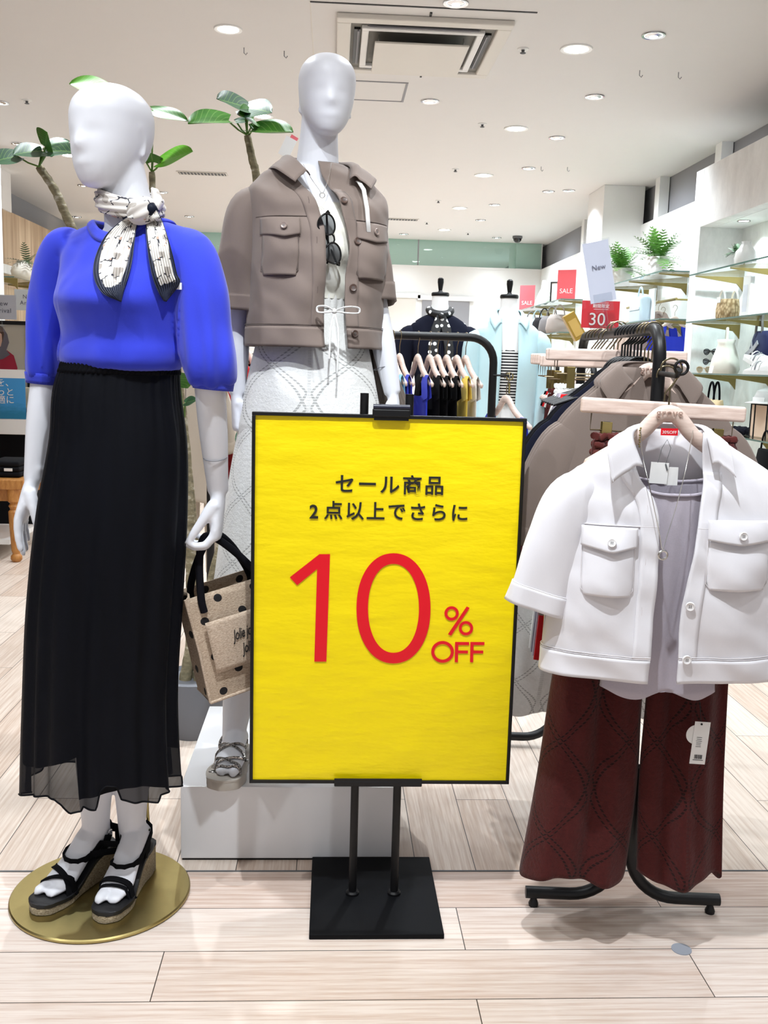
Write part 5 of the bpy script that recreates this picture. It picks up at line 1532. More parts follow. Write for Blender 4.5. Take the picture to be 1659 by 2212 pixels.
# ------------------------------------------------------------------ front outfit: trousers, hanger, tank, white shirt-jacket
TY, SYh = 1.99, 1.885
pc = atY(1432, 885, TY); hk = Vector((pc.x + .004, TY, pc.z + .088))
clip_hanger('trouser_hanger', 'wide pale wooden clip hanger holding the burgundy trousers', hk, -2, None, .345, .035, (-.115, .118))
FT = Fig(pc.x, TY, -2, [(0, 0), (2, 0)])
tr = thing('trousers', 'burgundy wide lace trousers hanging under the white shirt-jacket', 'trousers', FT.o)
W_ = lambda x, y: atY(x, y, TY) - FT.o
zt_ = W_(1432, 950).z
def leg_fn(rows):
    k = [(W_(l, y).x, W_(r, y).x, W_(l, y).z) for l, r, y in rows]; za, zb = k[0][2], k[-1][2]
    f = [[(za - z) / (za - zb), (a + b) / 2, (b - a) / 2] for a, b, z in k]
    return f, za, zb
LL, za, zb = leg_fn([(1283, 1440, 950), (1262, 1432, 1100), (1222, 1412, 1300), (1188, 1384, 1500), (1160, 1374, 1680), (1123, 1350, 1880)])
LR, _, _ = leg_fn([(1434, 1584, 950), (1430, 1582, 1100), (1412, 1578, 1300), (1392, 1566, 1500), (1376, 1556, 1680), (1369, 1549, 1895)])
tl_ = trouser_leg(FT, None, lambda v: [cubic([[a, b] for a, b, c in LL], [v])[0][0], 0], lambda v: float(cubic([[a, c] for a, b, c in LL], [v])[0][0]), lambda v: .30 + .16 * v, M_lace_rust, tr, 'trouser_leg', z0=za, z1=zb, pleats=3, amp=.05, dfold=.012, seed=.5, hemw=.012)
trouser_leg(FT, None, lambda v: [cubic([[a, b] for a, b, c in LR], [v])[0][0], -.01], lambda v: float(cubic([[a, c] for a, b, c in LR], [v])[0][0]), lambda v: .32 + .22 * v, M_lace_rust, tr, 'trouser_leg', z0=za, z1=zb, pleats=3, amp=.06, dfold=.012, seed=3.4, hemw=.014)
M_rust = fabric('burgundy_ruffle', srgb(84, 34, 30), .95, 160, .8)
m = MB()
for k, dz in enumerate((.004, -.014, -.030)):
    pts = [Vector((W_(1286, 950).x + (W_(1584, 950).x - W_(1286, 950).x) * q / 60, .0 + .022 * math.sin(q * 1.9 + k) * .3 - .012, zt_ + dz + .0015 * math.sin(q * 2.7))) for q in range(61)]
    m.tube(pts, .0075, 8); m.tube([p + Vector((0, .028, 0)) for p in pts], .0075, 8)
m.build('gathered_waist', M_rust, tr)
# price tags on the trousers
M_print = plain('fine_print', srgb(60, 60, 64), .6)
pt_ = thing('price_tag', 'white barcode price tag on a black thread by the burgundy trousers', 'tag', atY(1512, 1605, 1.885))
R_ = Matrix.Rotation(.06, 3, 'Y')
tc_ = MB().box((0, 0, 0), (.033, .0008, .092), M=R_).build('card', M_white_plastic, pt_, False)
MB().lathe([(.021, 0), (.021, .0008), (.0004, .0008)], R_ @ Vector((-.010, .002, .017)), 32, M=Matrix.Rotation(PI / 2, 3, 'X')).build('round_card', M_white_plastic, pt_)
m = MB(); rs = random.Random(3)
for k in range(13): m.box(R_ @ Vector((-.008 + k * .0013 , -.0008, -.030)), (.0004 + .0006 * rs.random(), .0004, .009), M=R_)
for k in range(6): m.box(R_ @ Vector((-.003, -.0008, .012 - k * .004)), (.013 - .004 * rs.random(), .0003, .0009), M=R_)
m.box(R_ @ Vector((.0, -.0008, -.037)), (.022, .0003, .0012), M=R_); m.build('barcode', M_print, tc_, False)
m = MB(); m.tube([(0, 0, .042), (-.002, .002, .055), (-.003, .01, .085)], .0007, 6); m.ico((0, -.001, .041), .0025, 1); m.build('thread', M_black, pt_)

pc = atY(1445, 872, SYh); hk = Vector((pc.x, SYh, pc.z + .086))
hg = wood_hanger('wooden_hanger', 'pale wooden hanger with engraved word holding the white shirt-jacket', hk, -3, None, True, .80)
M_white_cloth = fabric('white_twill', srgb(229, 227, 231), .7, 900, .15, .02, .1)
M_white_stitch = fabric('white_stitch', srgb(222, 218, 220), .8, 800, .2)
M_lav = fabric('lavender_knit', srgb(182, 175, 186), .95, 500, .4, .06, .2, fuzz=.05)
M_white_button = plain('pearl_button', srgb(236, 234, 234), .2)
sx0 = atY(1450, 1100, SYh).x
FS = Fig(sx0, SYh, -3, [(0, -.012), (.6, -.004), (1.2, .0)])
shirt = thing('shirt_jacket', 'white open short-sleeved shirt-jacket on the wooden hanger at front right', 'jacket', FS.o)
def sl(x, y, dy=-.06):
    v = atY(x, y, SYh + dy) - FS.o; return rot2(Vector((v.x - FS.lx(v.z), v.y, v.z)), -FS.yaw)
EL = [sl(x, y) for x, y in ((1376, 968), (1390, 1040), (1412, 1075), (1421, 1110), (1421, 1164), (1415, 1265), (1406, 1340), (1393, 1460))]
ER = [sl(x, y) for x, y in ((1524, 960), (1523, 1040), (1513, 1088), (1505, 1131), (1491, 1203), (1468, 1306), (1457, 1440))]
mk = lambda E: (lambda z: float(cubic([[-v.z, v.x] for v in E], [-z])[0][0]))
zh = sl(1300, 1466).z; zn = sl(1372, 935).z; zs_ = sl(1235, 1030, 0).z
SKY = [(zh, .240, .080, .065), (zh + .06, .240, .080, .065), (zh + .2, .236, .078, .06), (zs_ - .12, .232, .072, .06), (zs_ - .03, .226, .058, .052), (zs_ + .008, .205, .046, .044), (zs_ + .035, .165, .042, .040), (zs_ + .062, .118, .042, .04), (zs_ + .083, .084, .046, .042), (zs_ + .096, .068, .046, .044)]
fs = lambda x, y, z: .006 * math.sin(x * 26 + 2.0 * math.sin(z * 9)) * max(0, min(1, (zs_ - .02 - z) * 4)) + .006 * vnoise((x, y, z * .6), 11, 4.4) + .005 * vnoise((x + z * .7, y, z), 19, 1.7)
GS = Garment(FS, [(a, b, c, d, 0) for a, b, c, d in SKY], mk(EL), mk(ER), M_white_cloth, M_white_stitch, 2.2, fs)
body_ = GS.shell('front_and_back', shirt, 90, 150)
GS.shell('hem_band', body_, 8, 150, zh - .002, zh + .045, .003)
m = MB()
for zz in (zh + .047, zh + .051):
    a0_ = GS.ang(GS.er(zz), zz); a1_ = 2 * PI + GS.ang(GS.el(zz), zz); m.tube([FS.T(GS.pt(a0_ + (a1_ - a0_) * k / 90, zz, .003)) for k in range(91)], .0009, 5)
m.build('stitching', M_white_stitch, body_)
for fn, sgn in ((GS.el, -1), (GS.er, 1)):
    Pk = []
    for i in range(60):
        z = zh + .047 + (zs_ + .02 - zh - .047) * i / 59; e = fn(z); Pk.append([list(FS.T(GS.front(e + sgn * .036 * j / 5, z) + Vector((0, -.0022, 0)))) for j in range(6)])
    sheet('placket', Pk, M_white_cloth, body_, .0015, offset=0)
def pocket2(x0, x1, zt, zb, zf0, zf1):
    p = GS.patch('pocket', body_, x0, x1, zt, zb, .002, .012, 22, 22, .002, rnd=1, sag=.006)
    m = MB(); m.tube([FS.T(GS.front(x, z) + Vector((0, -.0036, 0))) for x, z in [(x0, zt), (x0, zb + .012), (x0 + .010, zb), (x1 - .010, zb), (x1, zb + .012), (x1, zt)]], .0010, 5); m.build('stitching', M_white_stitch, p)
    f = GS.patch('pocket_flap', body_, x0 - .003, x1 + .003, zf0, zf1, .009, .003, 20, 10, .0022, sag=.010, point=.010)
    GS.button((x0 + x1) / 2, zf1 + .010, .0085, M_white_button, f, .022); GS.buttonhole((x0 + x1) / 2, zf1 + .026, f, .010)
a, b = sl(1258, 1240), sl(1362, 1290); pocket2(a.x, b.x, sl(1300, 1180).z, sl(1300, 1285).z, sl(1300, 1138).z, sl(1300, 1180).z)
a, b = sl(1518, 1240), sl(1652, 1270); pocket2(a.x, b.x, sl(1585, 1165).z, sl(1585, 1270).z, sl(1585, 1122).z, sl(1585, 1164).z)
for fn, x_end in ((GS.el, sl(1240, 1135).x), (GS.er, sl(1665, 1120).x)):
    zz = sl(1300, 1136).z; e = fn(zz); GS.seam([(e + (x_end - e) * k / 30, zz) for k in range(31)], 'yoke_seam', body_, .0022)
for x, y in ((1486, 1306), (1478, 1420)):
    q = sl(x, y, -.07); GS.button(q.x, q.z, .0092, M_white_button, body_, .0065)
for x, y in ((1402, 1102), (1395, 1212), (1385, 1320), (1372, 1436)):
    q = sl(x, y, -.07); GS.buttonhole(q.x, q.z, body_, mat=M_white_stitch)
V_ = lambda x, y, d=0: atY(x, y, SYh + d) - FS.o
sleeve([V_(1290, 1065), V_(1242, 1085), V_(1205, 1175), V_(1180, 1250), V_(1158, 1314)], [.040, .060, .064, .063, .062], M_white_cloth, shirt, seed=.8, yflat=.62, fold=.003)
sleeve([V_(1600, 1065), V_(1648, 1085), V_(1690, 1175), V_(1715, 1250), V_(1735, 1314)], [.040, .060, .064, .063, .062], M_white_cloth, shirt, seed=2.8, yflat=.62, fold=.003)
cz = zs_ + .090
def ck(x, y, d, dz=0):
    q = sl(x, y, d); return (q.x, q.y, q.z - cz)
Cin = [(-1, *ck(1390, 1010, -.062)), (-.72, *ck(1368, 945, -.045)), (-.4, -.055, .035, .012), (0, 0, .050, .016), (.4, .055, .035, .012), (.72, *ck(1528, 950, -.045)), (1, *ck(1540, 1005, -.062))]
Cout = [(-1, *ck(1322, 1044, -.082)), (-.72, *ck(1313, 962, -.060)), (-.4, -.100, .050, -.022), (0, 0, .075, -.030), (.4, .100, .050, -.022), (.72, *ck(1576, 966, -.060)), (1, *ck(1590, 1032, -.082))]
collar(FS, (0, 0, cz), Cin, Cout, M_white_cloth, body_, arch=.007)
# care label and hang tags inside the neck
lb = thing('hang_tag', 'two small white hang tags on a thread inside the white shirt collar', 'tag', FS.o + V_(1432, 1022, -.012))
MB().box((-.008, .0, 0), (.036, .0008, .042), M=Matrix.Rotation(.05, 3, 'Y')).build('care_card', M_white_plastic, lb, False)
MB().box((.018, .002, -.006), (.026, .0008, .036)).build('price_card', M_white_plastic, lb, False)
m = MB(); m.tube([(-.012, 0, .020), (-.006, -.002, .05), (.004, .0, .066), (.012, -.001, .05), (.004, 0, .018)], .0006, 5); m.tube([(.004, 0, .018), (.008, -.001, .006)], .0018, 6); m.build('thread', M_dark_grey, lb)
rl = thing('discount_label', 'small red discount label on the white jacket neck under the hanger', 'label', FS.o + V_(1446, 933, -.010)); MB().box((0, 0, 0), (.034, .0008, .014)).build('card', M_red_print, rl, False)
text_mesh('30%OFF', .0085, face_mat((0, -.0006, -.001), (1, 0, 0), (0, 0, 1)), 'lettering', M_white_plastic, rl, 1, .0002)
# lavender tank under it
tk = thing('tank_top', 'lavender grey knit tank top under the white shirt-jacket', 'top', FS.o)
zk0 = sl(1440, 1502, -.03).z; zk1 = sl(1440, 1070, -.04).z
TK = [(zk0, .118, .034), (zk0 + .1, .110, .034), (zk0 + .2, .106, .034), (zk0 + .3, .106, .034), (zk1 - .02, .100, .034), (zk1 + .03, .096, .030)]
def tank_sheet(sign, top_fn, n=60, rows=50):
    Pm = []
    for i in range(rows):
        r = []
        for j in range(n):
            u = -1 + 2 * j / (n - 1); zt2 = top_fn(u); z = zk0 + (zt2 - zk0) * i / (rows - 1)
            a, d = cubic(TK, [z])[0]
            y = -sign * d * (1 - abs(u) ** 2.6) - .004 + .003 * math.sin(u * 9 + sign) * min(1, (zt2 - z) * 3) + .0025 * vnoise((u, z, sign), 5)
            r.append(list(FS.T((u * a, y, z + (.010 * math.sin(u * 5.3 + 1.2) if i == 0 else 0) * 1))))
        Pm.append(r)
    return Pm
ft = lambda u: zk1 + .034 * min(1, abs(u)) ** 3.0
bt_ = lambda u: zk1 + .020 + .020 * abs(u) ** 3
f_ = sheet('front', tank_sheet(1, ft), M_lav, tk, .0016, offset=0); b_ = sheet('back', tank_sheet(-1, bt_), M_lav, tk, .0016, offset=0)
for fn, sg in ((ft, 1), (bt_, -1)):
    m = MB(); pts = []
    for k in range(41):
        u = -1 + 2 * k / 40; a, d = cubic(TK, [min(fn(u), TK[-1][0])])[0]; pts.append(FS.T((u * a, -sg * d * (1 - abs(u) ** 2.6) - .005 - .001 * sg, fn(u))))
    m.tube(pts, .0034, 8); m.build('neck_binding', M_lav, tk)
for sx in (-1, 1):
    m = MB(); flat_band(m, [FS.T((sx * .092, 0, zk1 + .03)), FS.T((sx * .090, .0, zk1 + .09)), FS.T((sx * .088, .0, sl(1400, 955, 0).z))], .022, .002, [(1, 0, 0)] * 3); m.build('strap', M_lav, tk)
# ring necklace hung over the hanger
nk2 = thing('necklace', 'fine silver chain with a ring pendant hung over the wooden hanger', 'necklace', FS.o)
ch = chain([V_(x, y, d) for x, y, d in ((1384, 925, -.010), (1388, 985, -.055), (1405, 1060, -.085), (1424, 1150, -.096), (1431, 1186, -.098), (1440, 1160, -.097), (1462, 1090, -.090), (1482, 1010, -.07), (1497, 930, -.012))], .0008).build('chain', M_silver, nk2)
m = MB(); c0 = V_(1432, 1199, -.100); m.tube(arc_pts(c0, .0085, 0, 2 * PI, 24, (1, .1, 0), (0, -.1, 1))[:-1], .0022, 8, closed=True); m.build('ring_pendant', M_silver, nk2)
m = MB()
for k in range(9): m.ico(V_(1384, 925, -.012) + Vector((-.001 * (k % 2), 0, -.0045 * k)), .0022, 1)
m.build('extension_chain', M_gold, nk2)

# ------------------------------------------------------------------ clothes along the bar, near to far
M_black_cloth = fabric('black_jersey', srgb(21, 21, 24), .85, 600, .2); M_navy_cloth = fabric('navy_jersey', srgb(24, 26, 40), .85, 600, .2)
def hung_jacket(label, loc, yaw, mat, stitch, group=None, w=1.0, length=.52, collar_on=True, cat='jacket', name='hung_jacket', open_x=.028, detail=True):
    """closed-up shirt hanging from its hanger; origin at the bar contact"""
    t = thing(name, label, cat, loc, math.radians(yaw), group); t.scale = (1, .29, 1)
    G0 = Fig(0, 0, 0, [(-2, 0), (2, 0)]); z0 = -.188
    KY = [(-.10 - length - .06, .236 * w, .05, .045), (z0 - .25, .232 * w, .05, .045), (z0 - .14, .228 * w, .045, .04), (z0 - .075, .220 * w, .036, .034), (z0 - .032, .198 * w, .030, .03), (z0 + .008, .160 * w, .028, .028), (z0 + .046, .115 * w, .030, .028), (z0 + .076, .084, .034, .03), (z0 + .088, .066, .036, .034)]
    f2 = lambda x, y, z: .005 * math.sin(x * 24 + 2 * math.sin(z * 8)) * max(0, min(1, (z0 - .02 - z) * 4))
    g = Garment(G0, [(a, b, c, d, 0) for a, b, c, d in KY], lambda z: open_x - .012 - .05 * max(0, (z - z0 + .05) * 6), lambda z: open_x - .008 + .05 * max(0, (z - z0 + .05) * 6), mat, stitch, 2.2, f2)
    b = g.shell('front_and_back', t, 40, 80)
    for sx in (-1, 1):
        sleeve([Vector((sx * .150 * w, 0, z0 - .06)), Vector((sx * .190 * w, 0, z0 - .10)), Vector((sx * .230 * w, 0, z0 - .19)), Vector((sx * .252 * w, 0, z0 - .26)), Vector((sx * .272 * w, 0, z0 - .33))], [.036, .055, .062, .062, .062], mat, t, n=24, sub=5, yflat=.5, seed=sx, band=detail)
    if collar_on:
        ci = [(-1, -.040, -.045, -.030), (-.7, -.066, -.03, .0), (-.4, -.055, .03, .012), (0, 0, .040, .016), (.4, .055, .03, .012), (.7, .066, -.03, .0), (1, .050, -.045, -.030)]
        co = [(-1, -.085, -.068, -.085), (-.7, -.116, -.045, -.038), (-.4, -.095, .045, -.02), (0, 0, .06, -.026), (.4, .095, .045, -.02), (.7, .116, -.045, -.038), (1, .095, -.068, -.085)]
        collar(G0, (0, 0, z0 + .084), ci, co, mat, b, 40, 8, .006)
    return t
def bar_pt(d):
    return bar_at(d / (RB1 - RB0).length) + Vector((0, 0, .0))
ords = ('frontmost', 'second', 'third')
for k in range(3):
    wood_hanger('wooden_hanger', 'pale wooden hanger in the %s brown jacket behind the rack post' % ords[k], bar_pt(.070 + .036 * k), ryaw + 2, 'hangers on the right rack', True, .74)
j0 = hung_jacket('frontmost brown shirt-jacket hanging on the right rack behind the white one', bar_pt(.070), ryaw + 2, M_taupe, M_taupe_dark, 'brown jackets on the right rack', .95)
for k in (1, 2):
    c = copy_tree(j0); c.location = bar_pt(.070 + .036 * k); c['label'] = '%s brown shirt-jacket on the right rack, counted from the post' % ords[k]
bl = [('black', M_black_cloth, .215), ('navy', M_navy_cloth, .18), ('charcoal black', M_black_cloth, .25)]
for nm, mt, d in sorted(bl, key=lambda q: q[2]):
    ring_hanger('loop_hanger', 'black loop-neck hanger carrying the %s shirt on the right rack' % nm, bar_pt(d), ryaw, 'loop hangers on the right rack')
    hung_jacket('%s short-sleeved shirt on a black hanger behind the brown jackets' % nm, bar_pt(d), ryaw, mt, mt, 'dark shirts on the right rack', 1.0, .50, False, 'shirt', 'hung_shirt', detail=False)
def hung_tank(label, loc, yaw, mat, group, w=.19, length=.62, name='hung_tank_top', z0=-.20):
    t = thing(name, label, 'top', loc, math.radians(yaw), group); t.scale = (1, .48, 1)
    zs = np.linspace(z0 - .06, z0 - length, 22); m = MB(); rings = []
    for i, z in enumerate(zs):
        v = i / 21; a = w * (.80 + .20 * v); rings.append([Vector((a * math.sin(q), -(.014 + .010 * v + .006 * math.cos(5 * q)) * math.cos(q), z + (.03 * max(0, 1 - v * 8) * abs(math.sin(q)) ** 3))) for q in [2 * PI * k / 40 for k in range(40)]])
    m.loft(rings, caps=False); b = m.build('body', mat, t, angle=180)
    for sx in (-1, 1):
        m = MB(); pts = [Vector((sx * w * .76, -.018, z0 - .07)), Vector((sx * w * .66, -.014, z0 + .005)), Vector((sx * w * .64, 0, z0 + .026)), Vector((sx * w * .66, .014, z0 + .005)), Vector((sx * w * .76, .018, z0 - .07))]
        flat_band(m, pts, .075, .003, [(1, 0, 0)] * 5); m.build('strap', mat, t)
    return t
M_white_knit = fabric('white_knit', srgb(232, 230, 226), .9, 500, .3); M_grey_knit = fabric('grey_knit', srgb(150, 144, 154), .9, 500, .3); M_red_knit = fabric('red_knit', srgb(206, 22, 28), .85, 500, .3)
for k, (nm, mt) in enumerate((('red', M_red_knit), ('lavender', M_lav), ('grey', M_grey_knit), ('white', M_white_knit))):
    p = bar_pt(.29 + .034 * k)
    ring_hanger('loop_hanger', 'black loop-neck hanger carrying the %s tank top on the right rack' % nm, p, ryaw, 'loop hangers on the right rack')
    hung_tank('%s long tank top hem showing left of the burgundy trousers' % nm, p, ryaw, mt, 'tank tops on the right rack', .20, .66)
def hung_trousers(label, loc, yaw, mat, ruffle, group, w=.15, length=.92, name='hung_trousers'):
    t = thing(name, label, 'trousers', loc, math.radians(yaw), group); t.scale = (1, .30, 1)
    G0 = Fig(0, 0, 0, [(-3, 0), (3, 0)])
    for sx in (-1, 1):
        trouser_leg(G0, None, lambda v: [sx * (w * .48 + .085 * v), 0], lambda v: w * .54 + .045 * v, lambda v: .28 + .2 * v, mat, t, 'trouser_leg', z0=-.20, z1=-.16 - length, n=70, rows=60, pleats=5, seed=sx * 1.3, amp=.07)
    m = MB()
    for k, dz in enumerate((-.172, -.186, -.200, -.214)):
        pts = [Vector((-w + 2 * w * q / 70, -.018 + .003 * math.sin(q * 1.9 + k), dz + .0015 * math.sin(q * 2.7 + k))) for q in range(71)]; m.tube(pts, .0072, 6); m.tube([p + Vector((0, .036, 0)) for p in pts], .0072, 6)
    m.build('gathered_waist', ruffle, t); return t
M_white_ruffle = fabric('white_ruffle', srgb(236, 236, 232), .95, 160, .8)
w0 = None
for k, (d, nm) in enumerate(((.445, 'frontmost'), (.495, 'second'))):
    p = bar_pt(d) + Vector((.0, 0, .014)); clip_hanger('trouser_hanger', 'pale wooden clip hanger of the %s white lace trousers on the right rack' % nm, p, ryaw - 4, 'clip hangers on the right rack', .36)
    if w0 is None: w0 = hung_trousers('frontmost white lace trousers hanging on the right rack beside the yellow sign', p, ryaw - 4, M_lace, M_white_ruffle, 'white trousers on the right rack')
    else:
        c = copy_tree(w0); c.location = p; c['label'] = 'second white lace trousers, just behind the frontmost pair on the right rack'
r0 = None
for k, (d, nm) in enumerate(((.555, 'frontmost'), (.61, 'rear'))):
    p = bar_pt(d) - Vector((.0, 0, .004)); clip_hanger('trouser_hanger', 'pale wooden clip hanger of the %s burgundy trousers behind the white pairs' % nm, p, ryaw - 6, 'clip hangers on the right rack', .36)
    if r0 is None: r0 = hung_trousers('frontmost burgundy trousers behind the white lace pairs on the right rack', p, ryaw - 6, M_lace_rust, M_rust, 'burgundy trousers on the right rack')
    else:
        c = copy_tree(r0); c.location = p; c['label'] = 'rear burgundy trousers behind the white lace pairs on the right rack'
for k in range(4):
    clip_hanger('trouser_hanger', '%s empty wooden clip hanger at the far end of the right rack' % ('first', 'second', 'third', 'fourth')[k], bar_pt(.68 + .05 * k), ryaw - 5, 'clip hangers on the right rack', .36)

# ------------------------------------------------------------------ sign cards clipped on the bar
M_acrylic = glassy('clear_acrylic', (.97, .98, .99, 1), .05, rough=.05)
def card_sign(name, label, p, yaw, w, h, mat, tilt=0.0, stem=.05, group=None, holder=True):
    t = thing(name, label, 'sign', p, math.radians(yaw), group); R_ = Matrix.Rotation(tilt, 3, 'Y')
    c = R_ @ Vector((0, 0, stem + h / 2)); cd = MB().box(c, (w, .0015, h), M=R_).build('card', mat, t, False)
    if holder:
        MB().box(c + R_ @ Vector((0, -.002, 0)), (w + .008, .001, h + .008), M=R_).build('sleeve', M_acrylic, t, False)
        m = MB(); m.tube([(0, 0, 0), R_ @ Vector((0, 0, stem + .004))], .005, 8); m.build('stem', M_acrylic, t)
        m = MB(); m.lathe([(.022, -.02), (.022, .02)], (0, 0, -.014), 16, caps=False, M=Matrix.Rotation(PI / 2, 3, 'Y') ); m.build('clip', M_acrylic, t)
    return t, cd, c, R_
def card_text(cd, c, R_, body, dz, size, mat, dx=0.0, spacing=1.0, bold=0.0):
    p = c + R_ @ Vector((dx, -.0032, dz)); return text_mesh(body, size, face_mat(p, R_ @ Vector((1, 0, 0)), R_ @ Vector((0, 0, 1))), 'lettering', mat, cd, spacing, .0002, bold=bold)
p30 = atY(1295, 712, 2.93); b3 = bar_pt(.82)
t30, cd, c, R_ = card_sign('price_card', 'red card reading 30 percent standing on the right rack bar', Vector((p30.x, 2.93, b3.z)), -4, .112, .080, M_red_print, 0, .008)
card_text(cd, c, R_, '期間限定', .024, .0125, M_white_plastic); card_text(cd, c, R_, '30', -.016, .052, M_white_plastic, -.010); card_text(cd, c, R_, '%', -.026, .018, M_white_plastic, .035)
m = MB()
for dz in (.034, .015): m.box(c + Vector((0, -.0032, dz)), (.044, .0004, .0008))
m.build('rule', M_white_plastic, cd, False)
M_silver_card = plain('silver_card', srgb(214, 214, 226), .35, .0)
pn = bar_pt(.60)
tn, cd, c, R_ = card_sign('arrival_card', 'tall tilted clear sleeve with a silvery New card above the right rack', pn, -16, .070, .165, M_silver_card, -.20, .075)
card_text(cd, c, R_, 'New', .012, .019, plain('grey_print', srgb(90, 92, 110), .5))
m = MB(); m.box(c + R_ @ Vector((0, -.004, -.085)), (.05, .004, .05), M=R_); m.build('crumpled_sleeve', M_acrylic, tn, False)
# ------------------------------------------------------------------ tall potted fig tree behind the mannequins
def leaf_mat(name, ca, cb):
    t = NT(name); t.set(rough=.38, spec=.45)
    tc = t.n('ShaderNodeTexCoord'); sp = t.n('ShaderNodeSeparateXYZ'); t.l(tc.outputs['UV'], sp.inputs[0])
    vein = t.math('LESS_THAN', t.math('ABSOLUTE', t.math('SUBTRACT', t.math('FRACT', t.math('ADD', t.math('MULTIPLY', sp.outputs[1], 7), t.math('MULTIPLY', t.math('ABSOLUTE', t.math('SUBTRACT', sp.outputs[0], .5)), 5))), .5)), .06)
    mid = t.math('LESS_THAN', t.math('ABSOLUTE', t.math('SUBTRACT', sp.outputs[0], .5)), .025)
    n = t.noise(t.coord(), 22, 3)
    c = t.mix(n, ca, cb); c = t.mix(t.math('MULTIPLY', t.math('MAXIMUM', vein, mid), .45), c, srgb(140, 176, 96))
    t.l(c, t.b.inputs['Base Color']); t.b.inputs['Subsurface Weight'].default_value = 0.0
    return t.m
M_leaf = leaf_mat('fig_leaf', srgb(34, 92, 26), srgb(74, 138, 34)); M_leaf_dark = leaf_mat('fig_leaf_dark', srgb(34, 66, 48), srgb(60, 98, 72)); M_leaf_bright = leaf_mat('fig_leaf_bright', srgb(70, 150, 24), srgb(112, 186, 40))
M_bark = NT('pale_bark'); _t = M_bark; _t.set(rough=.85)
_n = _t.noise(_t.coord(scale=(1, 1, 2.2)), 24, 4); _t.l(_t.ramp(_n, (.35, srgb(106, 98, 76)), (.55, srgb(140, 130, 102)), (.72, srgb(206, 200, 184))), _t.b.inputs['Base Color']); _t.bump(_n, .6, .004); M_bark = _t.m
def leaf_grid(base, tip, up, width, droop=.15, curl=.12, n=15, m_=13, heart=True, wav=.02):
    b = Vector(base); d = Vector(tip) - b; L = d.length; d.normalize(); s_ = d.cross(Vector(up)).normalized(); u_ = s_.cross(d)
    P_ = []
    for i in range(n):
        v = i / (n - 1)
        hw = width * .5 * (math.sin(PI * min(1, v * .93 + .07)) ** .62) * (1 - .35 * v) * 1.22
        if i == n - 1: hw = .0005
        row = []
        for j in range(m_):
            q = -1 + 2 * j / (m_ - 1)
            back = -.16 * L * (1 - v) ** 5 * abs(q) ** 1.2 if heart else 0
            p = b + d * (L * v + back) + s_ * (hw * q) + u_ * (-droop * L * v * v + curl * hw * abs(q) ** 1.5 + wav * L * math.sin(5 * v + 3 * q) * abs(q))
            row.append(list(p))
        P_.append(row)
    return P_
def join_grids(name, grids, mat, parent):
    V, Fc, UV = [], [], []
    for g in grids:
        g = np.asarray(g); R, C, _ = g.shape; k = len(V); V += g.reshape(-1, 3).tolist()
        UV += [(j / (C - 1), i / (R - 1)) for i in range(R) for j in range(C)]
        Fc += [(k + i * C + j, k + i * C + j + 1, k + (i + 1) * C + j + 1, k + (i + 1) * C + j) for i in range(R - 1) for j in range(C - 1)]
    me = bpy.data.meshes.new(name); me.from_pydata(V, [], Fc); l = me.uv_layers.new(name='UVMap')
    vi = np.zeros(len(me.loops), dtype=np.int32); me.loops.foreach_get('vertex_index', vi); l.data.foreach_set('uv', np.array(UV, dtype=np.float32)[vi].ravel())
    return link(name, me, mat, parent, True, angle=180)
PY = 3.22
po_ = atZ(418, 1612, 0); po_.y = PY; po_.x = atY(418, 1600, PY).x
fig = thing('potted_fig_tree', 'tall potted fig tree with three pale leaning trunks behind the mannequins', 'plant', (po_.x, PY, 0))
Q = lambda x, y, dy=0: atY(x, y, PY + dy) - Vector((po_.x, PY, 0))
pot = MB().lathe([(.085, 0), (.105, .04), (.115, .13), (.118, .20), (.108, .205), (.10, .19), (.002, .185)], n=40).build('pot', plain('grey_pot', srgb(108, 110, 116), .6), fig)
def trunk(pts, r0, r1):
    K = [[i] + list(p) for i, p in enumerate(pts)]; c_ = cubic(K, np.linspace(0, len(pts) - 1, 50)); m = MB()
    m.tube([Vector(v) for v in c_], [(r0 + (r1 - r0) * i / 49) * (1 + .07 * math.sin(i * 2.4)) for i in range(50)], 12); return m.build('trunk', M_bark, fig)
z0p = Vector((0, 0, .17))
trunk([z0p + Vector((.02, 0, 0)), Q(450, 1300, -.02), Q(492, 1130, .0), Q(520, 1000, .0), Q(545, 910, .02), Q(575, 640, .05), Q(556, 400, .05), Q(545, 345, .04), Q(534, 292, .03)], .021, .011)
trunk([z0p + Vector((-.03, 0, 0)), Q(415, 1340, .02), Q(395, 1000, .05), Q(300, 760, .08), Q(190, 560, .10), Q(146, 472, .10), Q(118, 410, .10), Q(84, 360, .10)], .021, .0125)
trunk([z0p + Vector((.0, .03, 0)), Q(430, 1330, .05), Q(400, 950, .06), Q(370, 700, .06), Q(335, 480, .06), Q(328, 372, .06)], .018, .010)
g_mid, g_dark, g_br, twigs = [], [], [], MB()
M_stalk = plain('green_stem', srgb(92, 128, 52), .6)
def lf(store, stem, base, tip, w, dyb=0, dyt=-.06, droop=.12, curl=.2, up=(0, -.9, .8), heart=True):
    b = Q(*base, dyb); t_ = Q(*tip, dyt); store.append(leaf_grid(b, t_, up, w, droop, curl))
    s_ = Q(*stem, .06); MB().tube([s_, s_.lerp(b, .5) + Vector((0, 0, -.004)), b], .0028, 6).build('leaf_stalk', M_stalk, fig)
